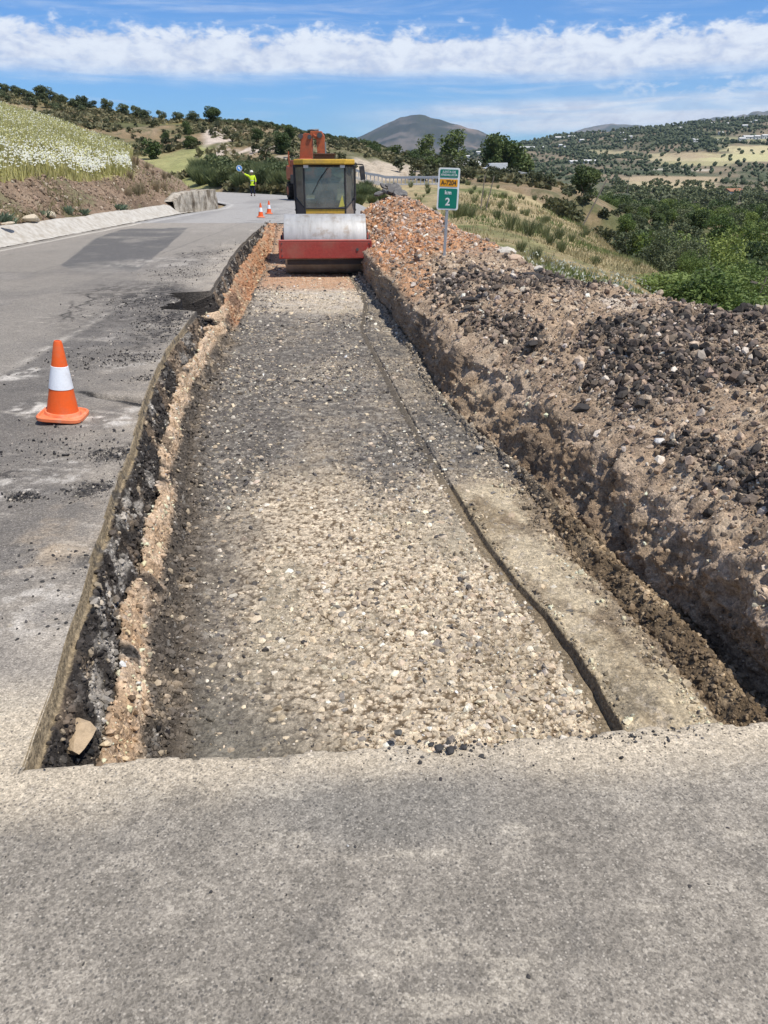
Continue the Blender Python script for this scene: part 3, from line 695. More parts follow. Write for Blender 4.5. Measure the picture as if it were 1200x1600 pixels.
# ================================================================== TERRAIN SHEET
def tabarr(rows):
    """rows of (bearing, crest distance, crest sight, foot distance, foot sight) -> arrays of distance/height"""
    out = []
    for px, Dc, yc, Df, yf in rows:
        out.append((px, Dc, CAM_H + Dc * g(yc), Df, CAM_H + Df * g(yf)))
    return np.array(out)
def pxv(X, Y):
    return 600 + 1259 * X / np.maximum(Y, 9.0)
def ridge(X, Y, T, p=1.0, back=0.25, rough=0.0):
    v = pxv(X, Y)
    Dc, zc, Df, zf = (np.interp(v, T[:, 0], T[:, i]) for i in (1, 2, 3, 4))
    t = (Y - Df) / (Dc - Df)
    tt = np.clip(t, 0, 1)
    z = zf + (zc - zf) * tt ** p
    z = z - np.clip(Y - Dc, 0, None) * back
    z = z - np.clip(Df - Y, 0, None) * 0.5
    if rough: z = z + rough * (Dc - Df) * fbm(X / (Dc - Df) * 9, Y / (Dc - Df) * 6, 0, 4) * np.clip(tt * 3, 0, 1) * np.clip((1 - tt) * 5 + 0.12, 0, 1)
    return z, t
R1 = tabarr([(-900, 60, 60, 22, 285), (-400, 60, 90, 21, 285), (0, 60, 165, 21, 285), (50, 58, 180, 23, 283), (100, 55, 196, 26, 279), (150, 51, 217, 30, 279), (200, 48, 238, 34.5, 279), (220, 47.5, 246, 36, 282), (240, 47, 256, 37.5, 287), (270, 46, 272, 38.5, 292), (300, 44.5, 290, 39.5, 299), (325, 43, 297, 40, 302), (345, 42, 320, 40, 322), (380, 42, 420, 40, 420)])
R2 = tabarr([(-900, 260, 60, 95, 250), (-300, 230, 90, 95, 270), (0, 210, 136, 110, 285), (100, 200, 156, 104, 290), (200, 190, 178, 98, 295), (270, 185, 189, 92, 297), (350, 185, 190, 84, 297.5), (420, 190, 197, 74, 301), (480, 190, 210, 69, 304), (560, 185, 224, 82, 300), (600, 175, 233, 100, 284), (650, 165, 247, 104, 283), (700, 160, 254, 104, 284), (760, 155, 266, 100, 288), (850, 150, 284, 95, 297), (920, 150, 302, 95, 315), (1000, 150, 340, 90, 360), (2200, 150, 420, 90, 430)])
R5 = tabarr([(-900, 2500, 262, 500, 290), (560, 2500, 262, 500, 290), (700, 2200, 246, 500, 285), (770, 2000, 232, 500, 284), (820, 1900, 221, 500, 286), (860, 1850, 212, 500, 288), (930, 1800, 205, 520, 290), (1000, 1750, 199, 520, 291), (1060, 1700, 192, 520, 292), (1110, 1700, 188, 520, 294), (1200, 1700, 180, 520, 296), (1350, 1700, 168, 520, 300), (2200, 1700, 150, 520, 310)])
R6 = tabarr([(-900, 5200, 268, 3200, 275), (480, 5200, 250, 3200, 275), (540, 5200, 222, 3200, 270), (565, 5200, 212, 3200, 268), (580, 5200, 204, 3200, 268), (600, 5200, 193, 3200, 268), (615, 5200, 186, 3200, 268), (624, 5200, 181, 3200, 268), (634, 5200, 179.5, 3200, 268), (640, 5200, 177.5, 3200, 268), (654, 5200, 176.5, 3200, 268), (662, 5200, 178, 3200, 268), (671, 5200, 182.5, 3200, 268), (684, 5200, 185, 3200, 268), (700, 5200, 191.5, 3200, 268), (715, 5200, 194, 3200, 268), (728, 5200, 199, 3200, 268), (742, 5200, 201.5, 3200, 268), (755, 5200, 208, 3200, 268), (770, 5200, 214.5, 3200, 268), (800, 5200, 230, 3200, 272), (840, 5200, 250, 3200, 275), (2200, 5200, 275, 3200, 278)])
R7 = tabarr([(-900, 8000, 270, 5600, 275), (840, 8000, 240, 5600, 275), (880, 8000, 207, 5600, 265), (905, 8000, 199, 5600, 260), (930, 8000, 193, 5600, 255), (945, 8000, 190, 5600, 255), (960, 8000, 193, 5600, 255), (990, 8000, 196, 5600, 255), (1020, 8000, 204, 5600, 250), (1060, 7800, 190, 5600, 245), (1080, 7600, 184, 5600, 245), (1120, 7400, 182, 5600, 245), (1150, 7200, 176, 5600, 245), (1200, 7000, 164, 5600, 240), (1300, 7000, 148, 5600, 235), (2200, 7000, 200, 5600, 240)])
# base ground: columns of (distance, height)
bpx = [-900, 300, 440, 560, 640, 700, 780, 850, 950, 1050, 1200, 1400, 2200]
def zy(D, y): return (D, CAM_H + D * g(y))
bcols = [
    [(9, -1), (40, -.1), (70, -.1), (200, 0), (9000, 0)],
    [(9, -1), (30, -.12), (70, -.1), (200, 0), (9000, 0)],
    [(9, -1), (30, -.12), (62, -.1), (200, 0), (9000, 0)],
    [(9, -1), (29, -.5), (40, -.15), (60, -.6), zy(85, 296), zy(100, 284), (200, 0), (9000, 0)],
    [(9, -1), (22, -.9), (34, -.9), (60, -.9), zy(85, 296), zy(104, 283), (200, 0), (9000, 0)],
    [(9, -.9), (20, -.7), zy(32, 343), zy(55, 314), zy(80, 296), zy(104, 284), (200, -3), (9000, -20)],
    [(9, -.8), (16, -.8), zy(24, 385), zy(40, 342), zy(65, 315), zy(90, 297), zy(120, 284), (200, -4), (9000, -20)],
    [(9, -.7), zy(13, 455), zy(20, 412), zy(32, 372), zy(55, 336), zy(85, 310), zy(120, 298), (180, -8), (400, -14), (9000, -20)],
    [(8, -.6), zy(12, 490), zy(20, 442), zy(32, 404), zy(50, 374), zy(62, 360), (90, -8), (140, -12), (250, -14), zy(450, 300), (9000, -20)],
    [(7, -.6), zy(11, 520), zy(18, 463), zy(28, 424), zy(37, 405), (56, -7.5), (80, -10), (150, -13), (260, -14), zy(450, 302), (9000, -20)],
    [(6, -.5), (9, -1.4), (14, -3.2), (24, -5.6), (45, -8.5), (80, -11), (150, -14), (260, -15), zy(450, 304), (9000, -20)],
    [(5, -.5), (9, -2.2), (14, -4.2), (24, -6.6), (45, -9.5), (80, -12), (150, -14), (260, -15), (450, -13), (9000, -20)],
    [(5, -1), (9, -3), (14, -5), (24, -8), (45, -10), (80, -13), (150, -14), (260, -15), (450, -13), (9000, -20)]]
LG = np.linspace(math.log(3), math.log(30000), 160)
BT = np.array([np.interp(LG, np.log([p[0] for p in c]), [p[1] for p in c]) for c in bcols])
# finer table across the bearings, smoothed
bp2 = np.linspace(-900, 2200, 200)
BT2 = np.array([[np.interp(b, bpx, BT[:, j]) for b in bp2] for j in range(len(LG))]).T
for _ in range(8): BT2[1:-1] = (BT2[:-2] + BT2[1:-1] * 2 + BT2[2:]) / 4
for _ in range(3): BT2[:, 1:-1] = (BT2[:, :-2] + BT2[:, 1:-1] * 2 + BT2[:, 2:]) / 4
def base_z(X, Y):
    v = np.clip((pxv(X, Y) + 900) / 3100 * 199, 0, 198.999); w = np.clip((np.log(np.maximum(Y, 3.01)) - LG[0]) / (LG[-1] - LG[0]) * 159, 0, 158.999)
    i = v.astype(int); j = w.astype(int); a = v - i; b = w - j
    return BT2[i, j] * (1 - a) * (1 - b) + BT2[i + 1, j] * a * (1 - b) + BT2[i, j + 1] * (1 - a) * b + BT2[i + 1, j + 1] * a * b
lbY = lb[:, 1]; rbY = rb[:, 1]
def road_mask(X, Y, m=0.0):
    """inside carriageway (either stretch), grown by m"""
    a = (Y <= 33) & (X > GUT - 0.6 - m) & (X < np.where(Y < 29, crest(Y)[0] + 1.6, 0.6))
    lo = np.interp(X, lb[::-1, 0], lb[::-1, 1]); hi = np.interp(X, rb[::-1, 0], rb[::-1, 1])
    b = (Y > 29) & (Y < hi + m) & (Y > np.where(X < -8.6, lo - m, 0)) & (X > -70) & (X < 0.4 + m)
    return a, b
def terrain_z(X, Y, und=True):
    X = np.asarray(X, float); Y = np.asarray(Y, float)
    z = base_z(X, Y)
    sc = np.clip(Y / 60, 0.25, 4)
    if und:
        z = z + 0.10 * sc * fbm(X / 4, Y / 5, 0, 4) * np.clip((X + 2) / 3 + (Y > 60), 0, 1) + 0.03 * fbm(X * 1.5, Y * 1.2, 3, 3)
    r2, t2 = ridge(X, Y, R2, 0.95, 0.10, 0.012)
    z = np.maximum(z, r2)
    r5, t5 = ridge(X, Y, R5, 1.25, 0.3, 0.012); z = np.maximum(z, r5)
    r6, t6 = ridge(X, Y, R6, 1.1, 0.6, 0.022); z = np.maximum(z, r6)
    r7, t7 = ridge(X, Y, R7, 1.1, 0.4, 0.04); z = np.maximum(z, r7)
    # bank and flower meadow on the left
    r1, t1 = ridge(X, Y, R1, 0.85, 0.6, 0.0)
    r1 = r1 + 0.10 * fbm(X / 3, Y / 3, 4, 4)
    u = (GUT - 0.70 - X)
    foot = 0.22 + 0.80 * u + 0.12 * fbm(X * 0.7, Y * 0.5, 2, 4) + 0.06 * fbm(X * 3, Y * 3, 2, 3) + 0.11 * ridged(X * 1.1, Y * 1.1, 7, 4)
    bank = np.where(Y < 24, np.minimum(foot, np.maximum(r1, 1.3 + 0.22 * np.clip(u - 1.4, 0, 99))), np.minimum(foot, r1))
    endf = np.clip((Y - np.where(X > -30, 49.5 + (-9 - X) * 0.85, 90)) , 0, 99) * 0.7
    bank = bank - endf
    m1 = (u > -0.1) & (Y < 90)
    z = np.where(m1, np.maximum(z - (Y < 46) * 1.5, bank), z)
    ra, rb_ = road_mask(X, Y, 0.0)
    z = np.where(rb_, np.minimum(z, -0.10), z)
    z = np.where(ra, -1.6, z)
    return z
def terrain_color(X, Y, Z):
    v = pxv(X, Y)
    a = fbm(X / 9, Y / 14, 0, 4); b = fbm(X / 2.2, Y / 3.0, 1, 4, 0.6); c = fbm(X * 1.5, Y * 1.2, 2, 3, 0.6)
    A = fbm(X / 60, Y / 80, 3, 4); B = fbm(X / 25, Y / 30, 9, 4, 0.6)
    dry = (0.36, 0.285, 0.155); straw = (0.44, 0.36, 0.20); olive = (0.135, 0.15, 0.06); bare = (0.38, 0.29, 0.20)
    col = mix(dry, straw, ss(b + c * .5, -0.2, 0.4)); col = mix(col, (0.27, 0.20, 0.125), ss(c - b * .4, 0.1, 0.5) * 0.6); col = mix(col, olive, ss(a + 0.5 * b, 0.0, 0.35) * 0.75)
    col = mix(col, (0.12, 0.15, 0.05), ss(a * .8 + 0.6 * c + (Y < 30) * (v > 820) * 0.3, 0.12, 0.4) * 0.55 * (Y < 90))
    # left back hill
    r2, t2 = ridge(X, Y, R2, 0.95, 0.10, 0.012)
    on2 = (r2 > base_z(X, Y) - 0.3) & (Y < 320)
    h2 = mix((0.235, 0.175, 0.10), (0.12, 0.12, 0.055), ss(a * 1.0 + 0.7 * B + 0.6 * b, -0.3, 0.12)); h2 = mix(h2, (0.33, 0.25, 0.17), ss(b - a, 0.1, 0.5) * 0.5); h2 = mix(h2, (0.09, 0.10, 0.045), ss(b + .5 * c, .15, .4) * .6)
    h2 = mix(h2, (0.50, 0.39, 0.15), ss(t2 + 0.12 * a, 0.88, 0.96) * (v < 420) * 0.8)
    h2 = mix(h2, (0.36, 0.36, 0.15), ss(0.42 - t2 + 0.2 * a, -0.05, 0.1) * (1 - ss(v, 320, 350)) * ss(v + 40 * a, 120, 215) * 0.7)
    h2 = mix(h2, (0.52, 0.44, 0.36), ss(fbm(X / 6, Z / 3, 5, 4), -0.08, 0.10) * ss(v, 318, 335) * (1 - ss(v, 455, 480)) * ss(t2, 0.22, 0.35) * (1 - ss(t2, 0.72, 0.85)))
    cut = ss(v + 8 * b, 545, 560) * (1 - ss(v + 20 * a, 655, 690)) * (1 - ss(t2 + 0.25 * a, 0.42, 0.60)) * ss(t2, -0.04, 0.06)
    h2 = mix(h2, mix((0.50, 0.42, 0.32), (0.36, 0.29, 0.21), ss(fbm(X / 1.6, Z / 5, 2, 4), 0, .3)), cut * 0.9)
    col = np.where(on2[..., None], h2, col)
    # bank + meadow
    u = (GUT - 0.70 - X); r1, t1 = ridge(X, Y, R1, 0.85, 0.6)
    m1 = (u > -0.1) & (Y < 49.5 + np.clip(-9 - X, 0, 30) * 0.85 + 1)
    earth = mix((0.27, 0.195, 0.135), (0.19, 0.135, 0.092), ss(b + c, -0.2, 0.4)); earth = mix(earth, (0.36, 0.28, 0.20), ss(c - b, 0.2, 0.6) * 0.6); earth = mix(earth, olive, ss(a + c, 0.35, 0.6) * 0.5)
    mead = mix((0.30, 0.31, 0.10), (0.40, 0.38, 0.15), ss(b, -0.3, 0.3))
    onm = ss((GUT - .7 - X) + 0.25 * b - 1.55 - 0.0 * Y, -0.1, 0.25) * (1 - ss(v + 5 * b, 205, 225))
    bm = mix(earth, mead, onm)
    col = np.where(m1[..., None], bm, col)
    # far slopes: olive groves, pale fields
    r5, t5 = ridge(X, Y, R5, 1.25, 0.3, 0.012)
    on5 = (Y > 330) & (Y < 2900)
    h5 = mix((0.150, 0.135, 0.088), (0.085, 0.10, 0.058), ss(A + 0.4 * B, -0.15, 0.2)); h5 = mix(h5, (0.29, 0.22, 0.15), ss(B - A, 0.1, 0.5) * 0.6)
    f = lambda px0, px1, y0, y1: ss(v + 25 * B, px0 - 10, px0 + 10) * (1 - ss(v + 25 * B, px1 - 10, px1 + 10)) * ss(ypx, y0 - 1.0, y0 + 1.0) * (1 - ss(ypx, y1 - 1.0, y1 + 1.0))
    ypx = 800 - FPX * np.tan(np.arctan((Z - CAM_H) / Y) + PITCH) + 3.0 * A + 1.5 * B
    for (x0, x1, y0, y1, k, cc) in [(1000, 1240, 240, 252, .85, (0.47, 0.40, 0.24)), (1120, 1500, 228, 240, .9, (0.48, 0.42, 0.24)), (1090, 1300, 214, 220, .6, (0.36, 0.35, 0.19)), (1090, 1500, 240, 251, .8, (0.45, 0.42, 0.22)), (905, 985, 235, 240, .7, (0.44, 0.38, 0.22)), (1020, 1130, 252, 258, .7, (0.42, 0.38, 0.2)), (980, 1130, 276, 284, .8, (0.42, 0.33, 0.21)), (985, 1110, 284, 294, .85, (0.46, 0.38, 0.23)), (1040, 1110, 235, 246, .5, (0.33, 0.24, 0.16)), (995, 1110, 264.5, 266.5, .9, (0.5, 0.45, 0.36))]:
        h5 = mix(h5, cc, f(x0, x1, y0, y1) * k)
    col = np.where(on5[..., None], h5, col)
    on34 = ss(Y, 150, 200) * (1 - ss(Y, 330, 380)) * (~on2)
    col = mix(col, mix((0.13, 0.13, 0.065), (0.36, 0.29, 0.18), ss(B + .4 * A, 0.05, 0.3)), on34)
    # mountains: grey rock with scrub
    r6 = fbm(X / 260, Y / 260, Z / 160, 5, 0.6); q6 = ridged(X / 330, Z / 300, Y / 500, 4); s6 = fbm(X / 55, Z / 40, Y / 90, 4, .65)
    h6 = mix((0.050, 0.058, 0.050), (0.14, 0.125, 0.108), ss(r6 + 0.5 * q6 - 0.1 + 0.7 * s6, -0.15, 0.4)); h6 = mix(h6, (0.055, 0.065, 0.04), ss(s6 - .5 * r6, .1, .4) * .6); h6 = mix(h6, (0.27, 0.205, 0.16), ss(v + 60 * r6, 690, 740) * (1 - ss(v, 800, 830)) * ss(q6, .1, .5) * 0.7)
    h6 = mix(h6, h6 * 1.5, ss(v, 850, 900))
    col = np.where((Y > 2900)[..., None], h6, col)
    return np.clip(col, 0.02, 0.7)

APX = -6.0
ain = np.tan(np.linspace(math.atan(-0.56), math.atan(0.56), 620))
aw = np.concatenate([np.tan(np.linspace(R(-80), math.atan(-0.56), 70))[:-1], ain, np.tan(np.linspace(math.atan(0.56), R(80), 70))[1:]])
sY = np.concatenate([np.geomspace(0.4, 8, 24)[:-1], np.geomspace(8, 320, 470)[:-1], np.geomspace(320, 11000, 240)[:-1], [12000, 16000, 26000]])
GX = aw[None] * sY[:, None]; GY = APX + sY[:, None] + 0 * aw[None]
GZ = terrain_z(GX, GY)
beh = GY < 1.0
GZ = np.where(beh & (np.abs(GX - 0.3) < 12), -1.6, GZ)
GC = terrain_color(GX, np.maximum(GY, 3.0), GZ)
terrain = np_obj('terrain', np.stack([GX, GY, GZ], -1).reshape(-1, 3), grid_faces(*GX.shape), GC.reshape(-1, 3), M_TERR, smooth=True)
tag(terrain, kind='structure')
# ground behind the viewer
bk = np.array([(-26000, -6.2, -1.7), (26000, -6.2, -1.7), (26000, -26000, -1.7), (-26000, -26000, -1.7)])

def tz(x, y): return float(terrain_z(np.array([float(x)]), np.array([float(y)]))[0])

# ================================================================== LOOSE STONES
def ico(sub):
    bm = bmesh.new(); bmesh.ops.create_icosphere(bm, subdivisions=sub, radius=1.0)
    V = np.array([v.co[:] for v in bm.verts]); F = np.array([[v.index for v in f.verts] for f in bm.faces]); bm.free(); return V, F
def rock_templates(sub, n, rough=0.3, seed=0):
    V0, F = ico(sub); out = []
    for i in range(n):
        V = V0.copy()
        for k in range(7):                         # chop with random planes: angular faces
            nrm = rng.normal(size=3); nrm /= np.linalg.norm(nrm); d = rng.uniform(0.45, 0.85)
            s = V @ nrm; V = V - np.clip(s - d, 0, None)[:, None] * nrm
        V = V * (1 + rough * 0.5 * vnoise(V[:, 0] * 1.5 + i * 9, V[:, 1] * 1.5, V[:, 2] * 1.5))[:, None]
        V = V * rng.uniform(0.7, 1.15, 3) * np.array([1.1, 1.0, 0.75])
        out.append(V)
    return np.array(out), F
RT1 = rock_templates(2, 14)
RT0 = rock_templates(1, 14)
def rand_rot(n, tilt=1.0):
    q = rng.normal(size=(n, 4)); q[:, 1:3] *= tilt; q /= np.linalg.norm(q, axis=1)[:, None]
    w, x, y, z = q.T
    return np.stack([np.stack([1 - 2 * (y * y + z * z), 2 * (x * y - w * z), 2 * (x * z + w * y)], -1), np.stack([2 * (x * y + w * z), 1 - 2 * (x * x + z * z), 2 * (y * z - w * x)], -1), np.stack([2 * (x * z - w * y), 2 * (y * z + w * x), 1 - 2 * (x * x + y * y)], -1)], 1)
def stones(name, pos, size, col, T, sink=0.25, tilt=1.0, mat=None, flat=1.0):
    n = len(pos); TV, F = T
    V = TV[rng.integers(0, len(TV), n)] * size[:, None, None]
    V[:, :, 2] *= flat
    V = np.einsum('nij,nkj->nki', rand_rot(n, tilt), V)
    V = V + pos[:, None, :] + np.array([0, 0, 1.0]) * (size * (0.55 * min(flat, 1) - sink))[:, None, None]
    k = TV.shape[1]
    FF = F[None] + (np.arange(n) * k)[:, None, None]
    C = np.repeat(col[:, None, :], k, 1)
    o = np_obj(name, V.reshape(-1, 3), FF.reshape(-1, 3), C.reshape(-1, 3), mat or M_STONE, smooth=False)
    return o
Gp = np.stack([GXp, GYp, GZp], -1); 
area = np.abs(np.gradient(GYp, axis=0)) * np.hypot(np.gradient(GXp, axis=1), np.gradient(GZp, axis=1))
def pick(weight, n):
    w = (area * weight * (TY < TR_END)).ravel(); w = w / w.sum()
    i = rng.choice(len(w), n, p=w); return i
def jitter(i, s=0.004):
    p = Gp.reshape(-1, 3)[i].copy(); p[:, :2] += rng.normal(size=(len(i), 2)) * s; return p
def palette(n, cols, probs, var=0.22):
    c = np.array(cols)[rng.choice(len(cols), n, p=np.array(probs) / sum(probs))]
    return np.clip(c * (1 + rng.normal(size=(n, 1)) * var) * (1 + rng.normal(size=(n, 3)) * 0.015), 0.015, 0.72)
def psize(n, lo, hi, a=2.2):
    u = rng.random(n); return (lo ** (1 - a) + u * (hi ** (1 - a) - lo ** (1 - a))) ** (1 / (1 - a))
dist_w = 1 / np.maximum(TY, 2.0) ** 1.1
pal_fl = [(0.54, 0.45, 0.325), (0.44, 0.355, 0.245), (0.32, 0.265, 0.195), (0.60, 0.54, 0.44), (0.20, 0.18, 0.155), (0.08, 0.072, 0.066)]
# gravel pressed in the trench floor
n = 34000
i = pick(np.maximum(np.maximum(w_floor, w_far13 * .8), w_ledge * .22) * dist_w * (0.35 + pcov) * (1 - 0.6 * nearg), n); sz = psize(n, 0.005, 0.030, 2.6) * (1 + 0.06 * TY.ravel()[i])
dkf = np.maximum(dk, nearg * .7).ravel()[i]
c = palette(n, pal_fl, [5, 5, 3, 2, 1, .4]); c2 = palette(n, pal_fl, [1.2, 1.2, 2, 1, 4, 5]); sel_ = rng.random(n) < dkf * 1.05 + .05
c = np.where(sel_[:, None], c2, c)
o = stones('trench_gravel', jitter(i), sz, c, RT0, 0.50, 0.30, flat=0.7); tag(o, 'pale and dark gravel pressed into the trench floor', 'gravel', kind='stuff')
# rubble on the spoil heap
n = 74000
wd = w_heap * (0.55 + 1.1 * dkm + 0.5 * orm) * dist_w * (1 - 0.4 * lipt) * (S < 23.2)
i = pick(wd, n); d_ = dkm.ravel()[i]; om = orm.ravel()[i]
sz = psize(n, 0.004, 0.040, 2.7) * (1 + 0.07 * TY.ravel()[i]) * (0.9 + 0.2 * d_)
c = palette(n, [(0.42, 0.33, 0.235), (0.31, 0.225, 0.155), (0.55, 0.48, 0.39), (0.17, 0.13, 0.10), (0.075, 0.064, 0.056)], [4, 4.5, 1.3, 2, 1.2])
cd = palette(n, [(0.058, 0.049, 0.041), (0.125, 0.098, 0.076), (0.25, 0.19, 0.14), (0.48, 0.41, 0.33)], [4.5, 4.5, 3.6, .8], 0.35); co = palette(n, [(0.50, 0.27, 0.14), (0.42, 0.30, 0.21), (0.58, 0.47, 0.38), (0.22, 0.18, 0.15)], [4, 3, 2.2, 1])
c = np.where((rng.random(n) < 0.12 + 0.8 * d_)[:, None], cd, c); c = np.where((rng.random(n) < om)[:, None], co, c)
o = stones('heap_rubble', jitter(i), sz, c, RT0, 0.28); tag(o, 'broken asphalt and stones covering the spoil heap', 'rubble', kind='stuff')
# clods on the walls and at their foot
n = 30000
i = pick((w_wall * 0.5 + w_ledge * ss(S, 12.6, 12.9) * 1.5 + (S > 10.9) * (S < 12.08) * 1.2 * (TY < 5) + w_clod * 1.7 + w_lslope * 1.6 + w_dark * 1.5 + w_ridge * 0.8) * dist_w, n); sz = psize(n, 0.004, 0.024, 2.4) * (1 + 0.06 * TY.ravel()[i])
base_c = gcol.reshape(-1, 3)[i]; c = np.clip(base_c * (1.0 + rng.normal(size=(n, 1)) * 0.35) + (rng.random((n, 1)) < 0.05) * np.array([0.26, 0.21, 0.14]), 0.02, 0.6)
o = stones('earth_clods', jitter(i), sz, c, RT0, 0.3); tag(o, 'crumbled earth clods along both trench walls', 'clods', kind='stuff')
# crumbs on the road
n = 6500
def lane_pts(n):
    P = []
    spots = [((225, 475), .6, 1.0, 5), ((265, 505), .5, .9, 5), ((160, 765), .2, .16, 2), ((180, 710), .2, .14, 2), ((110, 880), .3, .15, 2), ((35, 775), .08, .07, 1.2), ((215, 560), .4, .3, 2.5), ((150, 560), .5, .9, 2.5), ((120, 960), .3, .2, 1.5), ((100, 700), .5, .5, 1.5), ((290, 425), .7, 1.6, 2.5), ((240, 590), .25, .2, 2), ((330, 400), .6, 3, 2)]
    w = np.array([s[3] for s in spots]); w = w / w.sum()
    k = rng.choice(len(spots), n, p=w)
    c = np.array([at(*spots[j][0], 0) for j in range(len(spots))])[k]
    r = np.array([(s[1], s[2]) for s in spots])[k]
    p = c + rng.normal(size=(n, 2)) * r * 0.55
    return p[(p[:, 0] < lipL(p[:, 1]) - 0.01) & (p[:, 1] > edgeY(p[:, 0]) + .02)]
p = lane_pts(n); p = np.column_stack([p, np.zeros(len(p))])
o1 = [(p, psize(len(p), 0.0025, 0.014, 2.8) * (1 + 0.05 * p[:, 1]))]
m = 420; q_ = np.column_stack([rng.uniform(-1.9, 1.9, m), rng.uniform(0.45, 1.75, m) ** 1.0, np.zeros(m)])
q_[:, 1] = edgeY(q_[:, 0]) - rng.gamma(0.9, 0.38, m) - 0.01; o1.append((q_, psize(m, 0.0016, 0.0065, 2.4)))
m = 260; q_ = np.column_stack([rng.choice([at(690, 1170)[0], at(975, 1150)[0], at(1100, 1170)[0]], m, p=[.5, .35, .15]) + rng.normal(size=m) * 0.09, np.zeros(m), np.zeros(m)]); q_[:, 1] = edgeY(q_[:, 0]) - np.abs(rng.normal(size=m)) * 0.045 - 0.012; o1.append((q_, psize(m, 0.002, 0.011, 2.2)))
pp = np.vstack([a for a, _ in o1]); sz = np.concatenate([b for _, b in o1])
c = palette(len(pp), [(0.045, 0.042, 0.04), (0.09, 0.082, 0.075), (0.42, 0.37, 0.3)], [7, 2, 1.3])
o = stones('road_crumbs', pp, sz, c, RT0, 0.15, 0.6, flat=0.8); tag(o, 'black asphalt crumbs and grit strewn over the road', 'grit', kind='stuff')

# single stones one can point at
def lone(name, px, py, z, r, col, label, cat, flat=0.8, group=None, sink=0.3, rz=None, sub=1, stretch=(1, 1, 1)):
    x, y = at(px, py, z)
    TV, F = RT1
    V = TV[rng.integers(0, len(TV))] * r * np.array([stretch[0], stretch[1], stretch[2] * flat])
    V = V * (1 + 0.08 * fbm(V[:, 0] / r * 2, V[:, 1] / r * 2, V[:, 2] / r * 2 + px, 3))[:, None]
    a = rng.uniform(0, 6.28) if rz is None else rz
    ca, sa = math.cos(a), math.sin(a)
    V = np.column_stack([V[:, 0] * ca - V[:, 1] * sa, V[:, 0] * sa + V[:, 1] * ca, V[:, 2]])
    o = np_obj(name, V, F, np.repeat(np.array([col]), len(V), 0), M_STONE, smooth=False)
    o.location = (x, y, z + r * flat * (0.7 - sink))
    return tag(o, label, cat, group)
lone('stone', 1032, 692, 0.0, 0.042, (0.62, 0.60, 0.56), 'white stone lying on the spoil heap amid brown rubble', 'stone')
lone('stone', 722, 522, -0.12, 0.060, (0.52, 0.47, 0.38), 'upright pale stone stuck in the trench lip of the heap', 'stone', 1.4)
lone('stone', 748, 703, -0.54, 0.045, (0.42, 0.39, 0.33), 'grey rounded stone at the foot of the right trench wall', 'stone')
lone('stone', 623, 1146, -0.50, 0.024, (0.10, 0.10, 0.095), 'dark smooth stone at the near end of the trench floor', 'stone', 0.7)
lone('stone', 1015, 700, 0.0, 0.028, (0.45, 0.34, 0.24), 'small brown stone just left of the white stone', 'stone')
lone('asphalt_chunk', 1135, 505, 0.38, 0.15, (0.045, 0.04, 0.038), 'big black asphalt lump on the heap crest at the far right', 'asphalt chunk', 0.75)
lone('asphalt_chunk', 828, 432, 0.2, 0.13, (0.05, 0.045, 0.042), 'black asphalt slab lump on the crest nearest the green shrubs', 'asphalt chunk', 0.5)
lone('asphalt_chunk', 775, 440, 0.05, 0.10, (0.055, 0.05, 0.045), 'long dark asphalt piece on the heap right of the kilometre sign', 'asphalt chunk', 0.5, stretch=(1.7, .8, 1))
lone('asphalt_chunk', 1180, 655, 0.08, 0.07, (0.05, 0.045, 0.04), 'black crumbly lump at the right edge of the heap', 'asphalt chunk')
for k_, (px, py, r) in enumerate([(845, 437, .10), (870, 448, .09), (890, 452, .11), (905, 470, .08), (935, 458, .10), (1010, 478, .08), (1060, 490, .10), (1090, 496, .08), (1160, 510, .12), (1185, 520, .10), (755, 455, .08), (735, 470, .07), (790, 500, .08), (850, 500, .09), (830, 540, .07), (905, 640, .06), (1000, 560, .07), (1120, 590, .08)]):
    lone('asphalt_chunk', px, py, (.33 if px > 1000 else .2) if py < 500 else .08, r, (0.042, 0.037, 0.033), 'jagged black asphalt chunk half buried among the heap rubble', 'asphalt chunk', .7, 'asphalt chunks in the heap rubble', .35, stretch=(1.3, .9, 1))
lone('asphalt_chunk', 920, 598, 0.04, 0.06, (0.06, 0.052, 0.048), 'dark lump in the middle of the heap rubble', 'asphalt chunk')
for px, py, r in [(672, 1166, .013), (686, 1172, .017), (704, 1176, .019), (724, 1168, .012), (700, 1162, .012), (655, 1160, .010)]:
    lone('asphalt_lump', px, py, 0.0, r, (0.05, 0.047, 0.045), 'small black asphalt lump in the little pile on the near trench edge', 'asphalt lump', 0.8, 'asphalt lumps on the near edge', 0.1)
for px, py, r, lb_ in [(1078, 1386, .0065, 'dark pebble lying alone on the right of the foreground asphalt'), (826, 1527, .007, 'dark pebble nearest the bottom of the foreground asphalt'), (752, 1182, .009, 'dark grey pebble just right of the black lump pile'), (544, 1322, .0045, 'tiny white pebble on the foreground asphalt')]:
    lone('pebble', px, py, 0.0, r, (0.52, 0.5, 0.46) if 'white' in lb_ else (0.06, 0.055, 0.05), lb_, 'pebble', 0.7, sink=0.1)
# tan slab of earth fallen in the near left corner
lone('clay_slab', 120, 1160, -0.17, 0.085, (0.40, 0.30, 0.19), 'tan clay slab fallen in the near left trench corner', 'clay slab', 0.42, sink=0.0, rz=2.2, stretch=(1.2, .75, 1))
